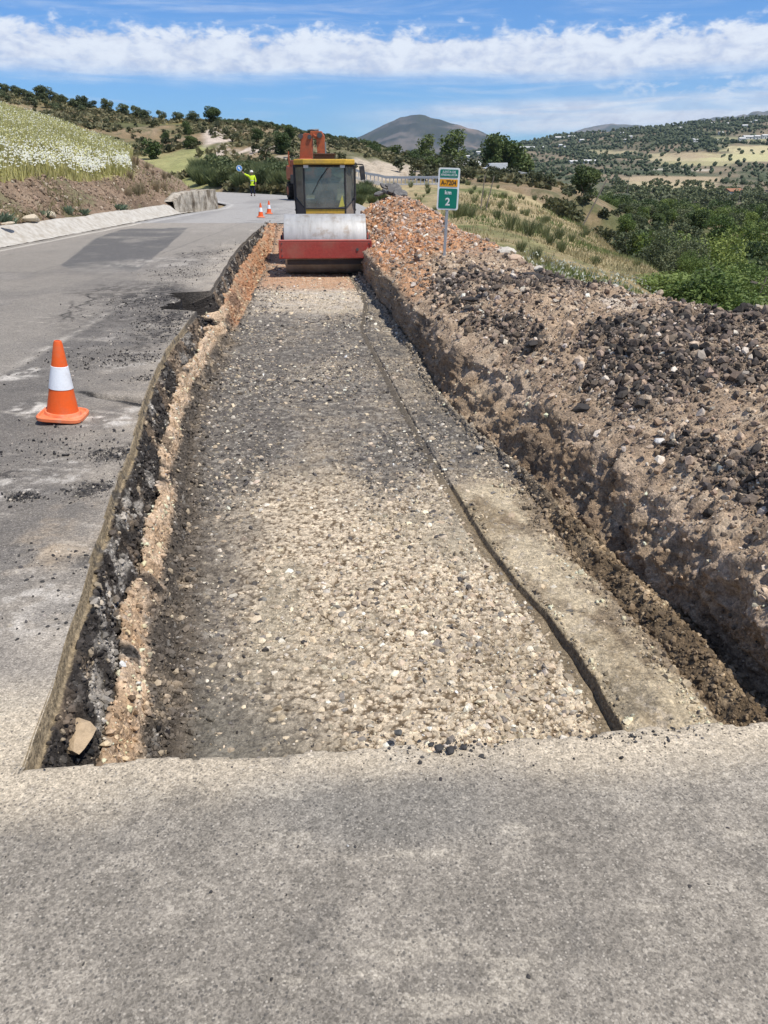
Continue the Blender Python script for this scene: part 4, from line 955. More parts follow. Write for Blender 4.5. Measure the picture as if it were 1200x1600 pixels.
# pale boulders beside the gutter
for px, py, r, st, lb_ in [(52, 345, .26, (1.6, .8, .8), 'long cream boulder lying behind the concrete gutter'), (78, 340, .21, (1, .9, 1.1), 'rounded cream boulder right of the long one by the gutter'), (14, 352, .16, (1.3, .8, .6), 'flat cream rock at the left end of the gutter boulders')]:
    lone('boulder', px, py, 0.42, r, (0.52, 0.44, 0.32), lb_, 'boulder', 0.8, stretch=st, rz=1.4)
# white clay rocks along the far crest
for k, (px, py, r) in enumerate([(736, 372, .16), (748, 382, .13), (762, 392, .17), (776, 398, .14), (792, 400, .22), (806, 408, .16), (842, 424, .12), (702, 366, .15)]):
    lone('clay_rock', px, py, 0.25, r, (0.52, 0.38, 0.27) if k % 2 else (0.55, 0.50, 0.42), 'pale clay rock along the heap crest behind the kilometre sign', 'clay rock', 0.8, 'clay rocks on the heap crest')

# ================================================================== BUILT THINGS
class MB:
    def __init__(s): s.bm = bmesh.new()
    def _add(s, verts, M):
        if M is not None: bmesh.ops.transform(s.bm, matrix=M, verts=verts)
    def box(s, c, size, rot=(0, 0, 0), bev=0.0, taper=None):
        r = bmesh.ops.create_cube(s.bm, size=1.0)['verts']
        for v in r:
            if taper and v.co.z > 0: v.co.x *= taper[0]; v.co.y *= taper[1]
            v.co.x *= size[0]; v.co.y *= size[1]; v.co.z *= size[2]
        if bev:
            ed = list({e for v in r for e in v.link_edges})
            rr = bmesh.ops.bevel(s.bm, geom=ed, offset=bev, segments=2, affect='EDGES', profile=0.6)
            r = list({v for f in rr['faces'] for v in f.verts} | {v for v in r if v.is_valid})
            # all verts of this island
            seen = set(r); st = list(r)
            while st:
                v = st.pop()
                for e in v.link_edges:
                    w = e.other_vert(v)
                    if w not in seen: seen.add(w); st.append(w)
            r = list(seen)
        s._add(r, Matrix.Translation(c) @ Euler(rot).to_matrix().to_4x4()); return s
    def cyl(s, p0, p1, r0, r1=None, n=20, caps=True):
        p0 = Vector(p0); p1 = Vector(p1); d = p1 - p0; r1 = r0 if r1 is None else r1
        v = bmesh.ops.create_cone(s.bm, cap_ends=caps, segments=n, radius1=r0, radius2=r1, depth=d.length)['verts']
        s._add(v, Matrix.Translation((p0 + p1) / 2) @ d.to_track_quat('Z', 'Y').to_matrix().to_4x4()); return s
    def lathe(s, prof, n=32, M=None):
        rings = [[s.bm.verts.new((r * math.cos(2 * math.pi * k / n), r * math.sin(2 * math.pi * k / n), z)) for k in range(n)] for r, z in prof]
        for a, b in zip(rings, rings[1:]):
            for k in range(n): s.bm.faces.new((a[k], a[(k + 1) % n], b[(k + 1) % n], b[k]))
        if prof[0][0] > 1e-4: s.bm.faces.new(rings[0][::-1])
        if prof[-1][0] > 1e-4: s.bm.faces.new(rings[-1])
        if M is not None: s._add([v for r in rings for v in r], M)
        return s
    def prism(s, pts, y0, y1, axis='X', M=None):
        """outline pts (a,b) extruded along an axis from y0 to y1"""
        def mk(a, b, t): return {'X': (t, a, b), 'Y': (a, t, b), 'Z': (a, b, t)}[axis]
        A = [s.bm.verts.new(mk(a, b, y0)) for a, b in pts]; B = [s.bm.verts.new(mk(a, b, y1)) for a, b in pts]
        n = len(pts)
        for k in range(n): s.bm.faces.new((A[k], A[(k + 1) % n], B[(k + 1) % n], B[k]))
        s.bm.faces.new(A[::-1]); s.bm.faces.new(B)
        if M is not None: s._add(A + B, M)
        return s
    def face(s, pts):
        s.bm.faces.new([s.bm.verts.new(p) for p in pts]); return s
    def build(s, name, mat, parent=None, smooth=False, bevel=0.0):
        bmesh.ops.recalc_face_normals(s.bm, faces=s.bm.faces)
        me = bpy.data.meshes.new(name)
        if bevel:
            try: bmesh.ops.bevel(s.bm, geom=[e for e in s.bm.edges if e.calc_face_angle(0) > 0.6], offset=bevel, segments=2, affect='EDGES', profile=0.6, clamp_overlap=True)
            except Exception: pass
        s.bm.to_mesh(me); s.bm.free(); me.materials.append(mat)
        for p in me.polygons: p.use_smooth = smooth
        if smooth:
            try: me.set_sharp_from_angle(angle=R(38))
            except Exception: pass
        return link(bpy.data.objects.new(name, me), parent)
def copy_tree(o, parent=None):
    c = o.copy(); scene.collection.objects.link(c); c.parent = parent
    for ch in [k for k in bpy.data.objects if k.parent == o]: copy_tree(ch, c)
    return c

M_YEL = paint('yellow_paint', (0.62, 0.38, 0.045), 0.5, 0, 0.25, (0.23, 0.16, 0.08), 0.55, 2.2)
M_YELD = paint('faded_yellow_paint', (0.55, 0.42, 0.10), 0.6, 0, 0.3, (0.20, 0.15, 0.08), 0.7, 2.5)
M_RED = paint('faded_red_paint', (0.36, 0.055, 0.042), 0.5, 0, 0.22, (0.30, 0.16, 0.11), 0.5, 2.0)
M_ORG = paint('orange_paint', (0.42, 0.095, 0.035), 0.5, 0, 0.3, (0.18, 0.10, 0.06), 0.6, 2.0)
M_BLK = paint('black_metal', (0.03, 0.03, 0.032), 0.55, 0.0, 0.3, (0.12, 0.10, 0.08), 0.4, 4)
M_DGR = paint('dark_grey_trim', (0.08, 0.08, 0.082), 0.6, 0, 0.3, (0.14, 0.12, 0.1), 0.4, 4)
M_RUB = paint('rubber', (0.028, 0.027, 0.026), 0.85, 0, 0.3, (0.17, 0.14, 0.11), 0.6, 5, 0.2)
M_STEEL = paint('grey_steel', (0.30, 0.29, 0.28), 0.45, 0.6, 0.25, (0.25, 0.2, 0.15), 0.35, 3)
M_GALV = paint('galvanised_steel', (0.42, 0.43, 0.44), 0.5, 0.45, 0.15, (0.3, 0.28, 0.25), 0.2, 6)
M_LAMPW = paint('lamp_lens', (0.62, 0.62, 0.60), 0.25, 0, 0.1, (0.4, 0.38, 0.33), 0.2, 9)
M_SEAT = paint('seat_vinyl', (0.05, 0.05, 0.055), 0.6, 0, 0.2)
def m_drum():
    s = NT('drum_steel')
    v = s.n('ShaderNodeMapping'); v.inputs['Scale'].default_value = (2.2, 0.35, 0.35); s.l(s.co, v.inputs[0])
    v2 = s.n('ShaderNodeMapping'); v2.inputs['Scale'].default_value = (9, 1.2, 1.2); s.l(s.co, v2.inputs[0])
    n = s.noise(2.0, 5, 0.65, v.outputs[0]); n2 = s.noise(3, 5, 0.7, v2.outputs[0]); n3 = s.noise(4, 5, .7)
    c = s.mixc(s.mr(n, 0.3, 0.7, 0, 1, True), (0.46, 0.455, 0.44), (0.33, 0.325, 0.31))
    c = s.mixc(s.mr(n2, 0.45, 0.75, 0, 0.5, True), c, (0.55, 0.54, 0.51))
    c = s.mixc(s.mr(n3, 0.48, 0.72, 0, 0.7, True), c, (0.25, 0.20, 0.15))
    return s.fin(c, s.mr(n2, 0.3, 0.7, 0.55, 0.75), 0.35, s.bump(n2, 0.003, 0.5), 0.5)
M_DRUM = m_drum()
def m_glass(name='cab_glass', tint=(0.76, 0.82, 0.81), dirt=0.26):  # dirt film, thickened so it also paints in pale grey reflections
    s = NT(name); s.t.nodes.remove(s.b)
    tr = s.n('ShaderNodeBsdfTransparent'); tr.inputs[0].default_value = (*tint, 1)
    gl = s.n('ShaderNodeBsdfGlossy'); gl.inputs['Roughness'].default_value = 0.04; gl.inputs[0].default_value = (0.9, 0.95, 1, 1)
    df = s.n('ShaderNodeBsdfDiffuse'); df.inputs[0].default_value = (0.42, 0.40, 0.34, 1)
    fr = s.n('ShaderNodeFresnel'); fr.inputs[0].default_value = 1.5
    m1 = s.n('ShaderNodeMixShader'); s.l(s.math('ADD', fr.outputs[0], 0.03), m1.inputs[0]); s.l(tr.outputs[0], m1.inputs[1]); s.l(gl.outputs[0], m1.inputs[2])
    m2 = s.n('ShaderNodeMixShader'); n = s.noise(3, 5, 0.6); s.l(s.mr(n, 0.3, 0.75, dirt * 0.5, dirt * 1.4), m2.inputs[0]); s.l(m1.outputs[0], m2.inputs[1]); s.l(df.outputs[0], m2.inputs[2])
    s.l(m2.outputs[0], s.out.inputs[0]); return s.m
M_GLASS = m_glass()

# ---------------- skinned figures
def skin(name, pts, edges, radii, mat, parent=None, sub=2, root=0):
    me = bpy.data.meshes.new(name); me.from_pydata([tuple(p) for p in pts], edges, [])
    o = link(bpy.data.objects.new(name, me))
    md = o.modifiers.new('s', 'SKIN'); md.use_smooth_shade = True
    for i, r in enumerate(radii):
        rr = r if isinstance(r, tuple) else (r, r)
        me.skin_vertices[0].data[i].radius = rr
    me.skin_vertices[0].data[root].use_root = True
    if sub:
        m2 = o.modifiers.new('u', 'SUBSURF'); m2.levels = sub; m2.render_levels = sub
    bpy.context.view_layer.update()
    dg = bpy.context.evaluated_depsgraph_get()
    nm = bpy.data.meshes.new_from_object(o.evaluated_get(dg)); nm.name = name
    o.modifiers.clear(); o.data = nm; bpy.data.meshes.remove(me)
    nm.materials.clear(); nm.materials.append(mat)
    for p in nm.polygons: p.use_smooth = True
    o.parent = parent
    return o
M_SKIN = paint('skin', (0.34, 0.19, 0.125), 0.55, 0, 0.08, (0.3, 0.15, 0.1), 0.1)
M_HIVIS = paint('hi_vis_cloth', (0.62, 0.82, 0.04), 0.8, 0, 0.12, (0.4, 0.5, 0.05), 0.2, 5, 0.2)
M_NAVY = paint('navy_cloth', (0.018, 0.022, 0.045), 0.85, 0, 0.25, (0.08, 0.07, 0.06), 0.2, 5, 0.2)
M_BOOT = paint('boot_leather', (0.03, 0.025, 0.02), 0.7)
M_HELM = paint('white_helmet', (0.75, 0.74, 0.68), 0.35, 0, 0.05)
M_REFL = paint('reflective_tape', (0.62, 0.63, 0.64), 0.35, 0.2, 0.05)
M_SHIRT = paint('dark_shirt', (0.03, 0.042, 0.065), 0.85, 0, 0.2)

def head_mesh(name, c, mat, parent, s=1.0):
    """head with brow, nose, chin, ears; faces -Y"""
    V, F = ico(3); V = V.copy()
    V[:, 0] *= 0.078; V[:, 1] *= 0.098; V[:, 2] *= 0.118
    face = V[:, 1] < -0.03
    low = np.clip(-V[:, 2] / 0.118, 0, 1); V[:, 0] *= 1 - 0.28 * low ** 1.5; V[:, 1] += np.where(V[:, 1] > 0, -0.03 * low, 0)
    nose = np.exp(-((V[:, 0] / 0.014) ** 2 + ((V[:, 2] + 0.018) / 0.025) ** 2)) * (V[:, 1] < 0); V[:, 1] -= nose * 0.026
    for sx in (-1, 1):
        eye = np.exp(-(((V[:, 0] - sx * 0.030) / 0.014) ** 2 + ((V[:, 2] - 0.008) / 0.012) ** 2)) * (V[:, 1] < 0); V[:, 1] += eye * 0.012
        ear = np.exp(-(((V[:, 1] - 0.005) / 0.02) ** 2 + (V[:, 2] / 0.03) ** 2)) * (V[:, 0] * sx > 0.03); V[:, 0] += sx * ear * 0.02
    mouth = np.exp(-((V[:, 0] / 0.022) ** 2 + ((V[:, 2] + 0.055) / 0.008) ** 2)) * (V[:, 1] < 0); V[:, 1] += mouth * 0.006
    return V * s + np.array(c), F
def join_into(o, V, F):
    me = o.data; bm = bmesh.new(); bm.from_mesh(me); vs = [bm.verts.new(v) for v in V]
    for f in F:
        fc = bm.faces.new([vs[i] for i in f]); fc.smooth = True
    bm.to_mesh(me); bm.free()

def worker():
    t = empty('person'); tag(t, 'worker in white helmet and hi-vis jacket raising a blue paddle on the road', 'person')
    H = 1.62
    # joints: pelvis0 spine1 chest2 neck3 head4 | armR (raised, his right = -X side in view) 5 sh,6 elbow,7 wrist | armL 8,9,10 | legs 11 hip,12 knee,13 ankle,14 toe ; 15..18
    P_ = [(0, 0, .93), (0, 0, 1.12), (0, 0, 1.36), (0, 0, 1.50), (0, -.01, 1.60),
          (-.19, 0, 1.42), (-.42, -.05, 1.50), (-.64, -.08, 1.66), (-.70, -.09, 1.72),
          (.19, 0, 1.42), (.27, .02, 1.16), (.27, -.05, .93), (.27, -.08, .85),
          (-.09, 0, .88), (-.11, -.02, .48), (-.12, .02, .09), (-.13, -.14, .05),
          (.09, 0, .88), (.11, -.02, .48), (.13, .02, .09), (.14, -.14, .05)]
    E_ = [(0, 1), (1, 2), (2, 3), (3, 4), (2, 5), (5, 6), (6, 7), (7, 8), (2, 9), (9, 10), (10, 11), (11, 12), (0, 13), (13, 14), (14, 15), (15, 16), (0, 17), (17, 18), (18, 19), (19, 20)]
    R_ = [.12, .11, .13, .05, .05, .06, .042, .03, .028, .06, .042, .03, .028, .085, .058, .04, .035, .085, .058, .04, .035]
    b = skin('body', P_, E_, R_, M_SKIN, t)
    V, F = head_mesh('head', (0, -.015, 1.66), M_SKIN, None); join_into(b, V, F)
    # fingers: raised hand closes round the handle, other hangs
    for base, dirn, curl in (((-.715, -.095, 1.735), Vector((-.25, -.3, .5)), 1), ((.27, -.09, .83), Vector((.05, -.15, -1)), 0.4)):
        for k in range(5):
            o_ = Vector(base) + Vector((0.016 * (k - 1.5), 0.0, 0.0)) if k < 4 else Vector(base) + Vector((-.03, -.01, .02))
            L = [.075, .085, .08, .06, .05][k]; d = dirn.normalized()
            p1 = o_ + d * L * .5; p2 = p1 + (d + Vector((0, -1, 0)) * curl).normalized() * L * .5
            mb = MB(); mb.cyl(o_, p1, .009, .008, 8); mb.cyl(p1, p2, .008, .006, 8)
            me = bpy.data.meshes.new('f'); mb.bm.to_mesh(me); mb.bm.free()
            join_into(b, [v.co[:] for v in me.vertices], [tuple(p.vertices) for p in me.polygons]); bpy.data.meshes.remove(me)
    skin('jacket', [P_[0], (0, 0, 1.12), (0, 0, 1.36), (0, 0, 1.45), P_[5], P_[6], (-.56, -.07, 1.60), P_[9], P_[10], (.27, -.03, .98), (0, 0, .88)], [(0, 1), (1, 2), (2, 3), (2, 4), (4, 5), (5, 6), (2, 7), (7, 8), (8, 9), (0, 10)],
         [.165, .155, .165, .085, .085, .068, .056, .085, .068, .056, .165], M_HIVIS, t)
    skin('trousers', [(0, 0, .92), P_[13], P_[14], (-.12, .02, .12), P_[17], P_[18], (.13, .02, .12)], [(0, 1), (1, 2), (2, 3), (0, 4), (4, 5), (5, 6)], [.145, .11, .078, .066, .11, .078, .066], M_NAVY, t)
    mb = MB(); mb.lathe([(0.163, 0), (0.171, .0), (0.171, .05), (0.163, .05)], 24, Matrix.Translation((0, 0, 1.08))); mb.build('reflective_band', M_REFL, t, True)
    for sx in (-1, 1): MB().box((sx * .125, -.06, .045), (.10, .28, .09), bev=.03).build('boot', M_BOOT, t, True)
    mb = MB(); mb.lathe([(.135, .0), (.150, .0), (.148, .012), (.125, .02), (.118, .06), (.095, .105), (.055, .13), (.001, .14)], 24, Matrix.Translation((0, -.02, 1.70))); mb.build('helmet', M_HELM, t, True)
    return t
wx, wy = at(395.5, 306.5, 0)
wk = worker(); wk.location = (wx, wy, 0.01); wk.rotation_euler = (0, 0, R(6)); wk.scale = (1.06,) * 3

# stop/go paddle held by the worker
M_BLUE = paint('blue_sign_face', (0.03, 0.24, 0.62), 0.35, 0, 0.05, (0.1, 0.3, 0.5), 0.1)
M_WHS = paint('white_sign_face', (0.78, 0.80, 0.80), 0.4, 0, 0.06, (0.5, 0.5, 0.45), 0.1)
pt = empty('paddle_sign'); tag(pt, 'round blue traffic paddle with a white arrow, held up by the worker', 'paddle sign')
MB().cyl((0, 0, -.30), (0, 0, .12), .014).build('handle', M_STEEL, pt)
MB().cyl((0, .006, .33), (0, -.006, .33), .235, n=40).build('disc', M_WHS, pt, True)
MB().cyl((0, -.0065, .33), (0, -.012, .33), .205, n=40).build('blue_face', M_BLUE, pt)
MB().prism([(-.045, .18), (.045, .18), (.045, .34), (.115, .34), (0, .50), (-.115, .34), (-.045, .34)], -.0125, -.017, 'Y').build('arrow', M_WHS, pt)
hw = Vector((wx, wy, 0)) + Matrix.Rotation(R(6), 3, 'Z') @ Vector((-.715 * 1.06, -.125, 1.735 * 1.06))
pt.location = hw; pt.rotation_euler = (0, R(-38), R(10))

# ---------------- traffic cones
M_CORG = paint('cone_orange', (0.80, 0.115, 0.014), 0.5, 0, 0.07, (0.45, 0.16, 0.08), 0.6, 7)
M_CBASE = paint('cone_base_orange', (0.80, 0.20, 0.075), 0.6, 0, 0.1, (0.62, 0.33, 0.22), 0.7, 12)
M_CWHT = paint('cone_white', (0.80, 0.82, 0.84), 0.35, 0, 0.05, (0.45, 0.43, 0.40), 0.5, 9)
def cone_r(z): return 0.107 - (z - 0.04) * (0.107 - 0.027) / 0.51
def traffic_cone(label):
    t = empty('traffic_cone'); tag(t, label, 'traffic cone', 'traffic cones')
    # rounded octagonal base with raised rim
    def ring(s, c, z, n=48):
        out = []
        for k in range(n):
            a = 2 * math.pi * (k + .5) / n; ca, sa = math.cos(a), math.sin(a)
            r = s / (abs(ca) ** 5 + abs(sa) ** 5) ** 0.2
            out.append((r * ca, r * sa, z))
        return out
    mb = MB(); rings = []
    for s_, z in ((.150, .0), (.158, .006), (.158, .026), (.150, .034), (.141, .034), (.136, .024), (.124, .024)): rings.append([mb.bm.verts.new(p) for p in ring(s_, 0, z)])
    rr = [[mb.bm.verts.new((r * math.cos(2 * math.pi * (k + .5) / 48), r * math.sin(2 * math.pi * (k + .5) / 48), z)) for k in range(48)] for r, z in ((.126, .030), (.118, .048), (.108, .050))]
    rings += rr
    for a, b_ in zip(rings, rings[1:]):
        for k in range(48): mb.bm.faces.new((a[k], a[(k + 1) % 48], b_[(k + 1) % 48], b_[k]))
    mb.bm.faces.new(rings[0][::-1]); mb.build('base', M_CBASE, t, True)
    MB().lathe([(.108, .045), (.105, .06), (cone_r(.20), .20), (cone_r(.36), .36), (cone_r(.53), .53), (.024, .548), (.016, .55), (.014, .53), (.0, .52)], 40).build('cone_body', M_CORG, t, True)
    mb = MB(); mb.lathe([(cone_r(.215) + .0005, .215), (cone_r(.215) + .0030, .217), (cone_r(.375) + .0030, .373), (cone_r(.375) + .0005, .375)], 40); mb.build('reflective_band', M_CWHT, t, True)
    return t
cx0, cy0 = at(90.5, 660, 0)
c_ = traffic_cone('large near orange traffic cone with white band on the cracked lane'); c_.location = (cx0, cy0 + .1, 0.010); c_.rotation_euler = (0, R(6), 0.1)
for px, py, lb_ in [(407, 340, 'distant orange cone, left and nearer of the pair by the trench end'), (420, 334.5, 'farthest orange cone, right and smaller of the pair by the trench end')]:
    k = copy_tree(c_); k['label'] = lb_; k.rotation_euler = (0, R(2), .3); x, y = at(px, py, 0); k.location = (x, y + .1, 0.004)

# ---------------- kilometre sign
def letters(txt, size, mat, parent, loc, name='lettering', bold=0.0, sx=1.0, spacing=1.0):
    cu = bpy.data.curves.new('t', 'FONT'); cu.body = txt; cu.size = size; cu.align_x = 'CENTER'; cu.align_y = 'CENTER'; cu.extrude = 0.0008; cu.offset = bold; cu.space_character = spacing
    o = link(bpy.data.objects.new('t', cu)); bpy.context.view_layer.update()
    me = bpy.data.meshes.new_from_object(o.evaluated_get(bpy.context.evaluated_depsgraph_get())); bpy.data.objects.remove(o); bpy.data.curves.remove(cu)
    for v in me.vertices: v.co = Vector((v.co.x * sx, -v.co.z, v.co.y)) + Vector(loc)
    me.name = name; me.materials.clear(); me.materials.append(mat)
    return link(bpy.data.objects.new(name, me), parent)
M_GREEN = paint('green_sign_face', (0.0, 0.19, 0.125), 0.4, 0, 0.05, (0.1, 0.25, 0.2), 0.1)
M_AMB = paint('amber_sign_face', (0.78, 0.34, 0.012), 0.45, 0, 0.05, (0.5, 0.3, 0.1), 0.1)
M_WLET = paint('white_lettering', (0.80, 0.82, 0.80), 0.4, 0, 0.03)
M_BLET = paint('black_lettering', (0.02, 0.02, 0.02), 0.5, 0, 0.03)
def rrect(w, h, r, n=6):
    out = []
    for cx, cz, a0 in ((w / 2 - r, h / 2 - r, 0), (-w / 2 + r, h / 2 - r, 90), (-w / 2 + r, -h / 2 + r, 180), (w / 2 - r, -h / 2 + r, 270)):
        for k in range(n + 1):
            a = R(a0 + 90 * k / n); out.append((cx + r * math.cos(a), cz + r * math.sin(a)))
    return out
SGY = 14.2
s0 = atY(693, 416, SGY); s1 = atY(695.5, 328, SGY); s2 = atY(696, 262, SGY)
sl = atY(679, 295, SGY); sr = atY(712.5, 295, SGY)
SW = sr.x - sl.x; SH = s2.z - s1.z
sg = empty('kilometre_sign', (s0.x, SGY, s0.z - .1)); tag(sg, 'green kilometre 2 sign with amber panel on a grey post in the heap', 'road sign')
sg.rotation_euler = (0, R(1.7), R(-3))
ph = s2.z - s0.z + .05
MB().box((0, .018, (ph - .0) / 2 - .15), (.05, .03, ph + .3), bev=.006).build('post', M_GALV, sg)
zc = (s1.z + s2.z) / 2 - (s0.z - .1)
def panel(name, w, h, r, z, y0, y1, mat, dx=0.0):
    mb = MB(); mb.prism([(a + dx, b + z) for a, b in rrect(w, h, r)], y0, y1, 'Y'); return mb.build(name, mat, sg)
xo = 0.0
panel('sign_plate', SW, SH, .035, zc, -.002, .002, M_WLET)
u_ = SH / 590.0      # photo-crop units to metres
zt = zc + SH / 2
panel('top_panel', SW * .84, 112 * u_, .018, zt - 80 * u_, -.0025, -.006, M_GREEN)
panel('amber_panel', SW * .83, 104 * u_, .008, zt - 210 * u_, -.0025, -.006, M_AMB)
panel('kilometre_panel', SW * .85, 282 * u_, .022, zt - 427 * u_, -.0025, -.006, M_GREEN)
letters('JUNTA DE', 44 * u_, M_WLET, sg, (0, -.0075, zt - 58 * u_), bold=.0004)
letters('ANDALUC\u00cdA', 44 * u_, M_WLET, sg, (0, -.0075, zt - 100 * u_), bold=.0004)
letters('A-7204', 92 * u_, M_BLET, sg, (0, -.0075, zt - 210 * u_), bold=.0022, sx=.84)
letters('km', 78 * u_, M_WLET, sg, (0, -.0075, zt - 345 * u_), bold=.0022, spacing=1.15)
letters('2', 148 * u_, M_WLET, sg, (0, -.0075, zt - 478 * u_), bold=.004)

# ---------------- road roller
RX, RY = at(508, 431, -0.72); 
RZ = -0.72
rl = empty('road_roller', (RX, RY + .55, RZ)); tag(rl, 'yellow road roller with grey drum in a faded red frame, standing in the trench', 'road roller')
rl.rotation_euler = (0, 0, R(3.5))
DR, DW = .715, 2.03
mb = MB(); mb.lathe([(.0, -DW / 2 + .12), (.58, -DW / 2 + .12), (.60, -DW / 2 + .02), (DR - .03, -DW / 2), (DR - .008, -DW / 2 + .006), (DR, -DW / 2 + .025), (DR, DW / 2 - .025), (DR - .008, DW / 2 - .006), (DR - .03, DW / 2), (.60, DW / 2 - .02), (.58, DW / 2 - .12), (0, DW / 2 - .12)], 96, Matrix.Translation((0, 0, DR)) @ Matrix.Rotation(R(90), 4, 'Y'))
mb.build('drum', M_DRUM, rl, True)
fr = MB(); fr.box((0, -.86, .650), (2.26, .16, .40), bev=.02); fr.box((0, .98, .62), (2.26, .20, .36), bev=.02)
for sx in (-1, 1): fr.box((sx * 1.075, .06, .66), (.11, 1.86, .30), bev=.015)
fr.build('drum_frame', M_RED, rl)
MB().box((0, -.86, .8655), (2.262, .165, .03), bev=.006).build('frame_lip', paint('pale_red_paint', (0.5, 0.13, 0.10), .55, 0, .2, (.35, .2, .15), .5), rl)
mb = MB(); mb.box((0, -.80, .36), (1.9, .03, .12)); mb.build('scraper', M_BLK, rl)
for sx in (-1, 1):
    MB().box((sx * 1.115, -.955, .65), (.035, .03, .38), bev=.008).build('end_flange', M_RED, rl)
    for zz_ in (.52, .66, .80): MB().cyl((sx * 1.06, -.955, zz_), (sx * 1.06, -.94, zz_), .016, n=8).build('bolt', M_DGR, rl)
    MB().prism([(-.10, .86), (.10, .86), (.06, 1.0), (-.06, 1.0)], -.015, .015, 'X', Matrix.Translation((sx * 1.07, -.1, 0))).build('lifting_lug', M_RED, rl)
    hz_ = MB(); pr = None
    for q_ in range(12):
        pc = Vector((sx * (1.03 + .05 * math.sin(q_)), .2 + q_ * .12, .95 + .10 * math.sin(q_ * .6)))
        if pr is not None: hz_.cyl(pr, pc, .02, n=6)
        pr = pc
    hz_.build('hydraulic_hose', M_BLK, rl)
MB().cyl((.78, -.942, .66), (.78, -.955, .66), .035, n=16).build('plug', M_DGR, rl)
for sx in (-1, 1): MB().cyl((sx * 1.02, 0, DR), (sx * 1.13, 0, DR), .22, n=24).build('drum_hub', M_BLK, rl, True)
mb = MB(); mb.box((0, 1.45, .75), (.7, .9, .5), bev=.04); mb.box((0, 2.0, .80), (1.3, .5, .4), bev=.04); mb.build('articulation_joint', M_DGR, rl)
# operator platform and cab
CY = 1.55; CW = 1.62; FW = 1.09                    # front plane of the cab; full width; centre pane width
ch = MB(); ch.prism([(1.60, .75), (4.6, .75), (4.6, 1.2), (3.6, 1.62), (3.1, 1.66), (3.1, 1.18), (1.60, 1.12)], -.70, .70, 'X'); ch.build('engine_body', M_YELD, rl, bevel=.03)
zb, zg, zm, zr = 1.22, 1.50, 1.68, 2.57           # bottom, windscreen bottom, side pane knee, roof underside
pf = CY; ps = CY + .32
# front pillars / frame
fm = MB()
def bar(a, b, r=.022): fm.cyl(a, b, r, n=8)
for sx in (-1, 1):
    bar((sx * FW / 2, pf, zg), (sx * FW / 2, pf, zr), .026); bar((sx * CW / 2, ps, zm), (sx * CW / 2, ps, zr), .034)
    bar((sx * FW / 2, pf, zg), (sx * CW / 2, ps, zm + .08), .022); bar((sx * FW / 2, pf, zg), (sx * FW / 2, pf, zb), .022)
    bar((sx * CW / 2, ps, zm + .08), (sx * CW / 2 * .97, ps, zb), .026); bar((sx * CW / 2, ps + 1.25, 1.2), (sx * CW / 2, ps + 1.25, zr), .034)
    bar((sx * CW / 2, ps, 1.45), (sx * CW / 2, ps + 1.25, 1.45), .03)
bar((-FW / 2, pf, zg), (FW / 2, pf, zg), .022); bar((-FW / 2, pf, zr - .03), (FW / 2, pf, zr - .03), .03)
for sx in (-1, 1): bar((sx * FW / 2, pf, zr - .03), (sx * CW / 2, ps, zr - .03), .03)
bar((-CW / 2, ps + 1.25, 1.5), (CW / 2, ps + 1.25, 1.5), .03); bar((-CW / 2, ps + 1.25, zr - .03), (CW / 2, ps + 1.25, zr - .03), .03)
fm.build('cab_frame', M_BLK, rl, True)
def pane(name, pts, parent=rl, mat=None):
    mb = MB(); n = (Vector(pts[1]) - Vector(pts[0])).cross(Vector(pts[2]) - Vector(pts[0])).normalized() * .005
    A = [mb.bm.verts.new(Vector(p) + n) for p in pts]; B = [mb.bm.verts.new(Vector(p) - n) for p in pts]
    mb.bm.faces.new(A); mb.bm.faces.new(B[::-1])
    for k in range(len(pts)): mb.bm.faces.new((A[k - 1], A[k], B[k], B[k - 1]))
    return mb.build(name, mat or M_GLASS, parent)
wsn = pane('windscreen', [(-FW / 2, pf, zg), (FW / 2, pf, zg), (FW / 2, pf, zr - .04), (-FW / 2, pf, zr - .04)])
# warning triangle sticker and inspection label inside the windscreen
st_ = MB(); st_.prism([(.36, zg + .03), (.52, zg + .05), (.46, zg + .33)], pf - .009, pf - .007, 'Y'); st_.build('warning_triangle', paint('yellow_sticker', (.55, .5, .10), .5, 0, .1), wsn)
for sx in (-1, 1):
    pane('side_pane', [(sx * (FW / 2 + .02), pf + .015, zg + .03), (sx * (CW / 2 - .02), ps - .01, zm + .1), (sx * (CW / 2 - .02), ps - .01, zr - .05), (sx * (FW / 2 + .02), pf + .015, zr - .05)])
    pane('lower_panel', [(sx * FW / 2, pf + .01, zg), (sx * CW / 2, ps, zm + .07), (sx * CW / 2 * .97, ps, zb), (sx * FW / 2, pf + .01, zb)], mat=(M_DGR if sx < 0 else paint('dusty_panel', (.28, .23, .18), .8, 0, .3)))
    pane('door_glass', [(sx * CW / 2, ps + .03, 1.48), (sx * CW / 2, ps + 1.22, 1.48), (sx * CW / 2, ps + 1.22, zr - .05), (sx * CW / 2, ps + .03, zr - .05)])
    MB().box((sx * CW / 2 * .985, ps + .62, 1.30), (.03, 1.22, .28)).build('door_panel', M_YELD, rl)
pane('rear_window', [(-CW / 2 + .03, ps + 1.25, 1.53), (CW / 2 - .03, ps + 1.25, 1.53), (CW / 2 - .03, ps + 1.25, zr - .06), (-CW / 2 + .03, ps + 1.25, zr - .06)], mat=m_glass('rear_glass', (.75, .8, .75), .05))
fp = MB(); fp.box((0, pf + .02, (zg + zb) / 2 - .01), (FW - .03, .04, zg - zb - .02), bev=.01); o_ = fp.build('front_panel', M_YEL, rl)
fp = MB(); fp.box((0, pf - .008, 1.31), (.50, .02, .17), bev=.008); fp.build('maker_plate', paint('dark_yellow_paint', (.45, .27, .04), .6, 0, .4, (.15, .1, .05), .8, 6), rl)
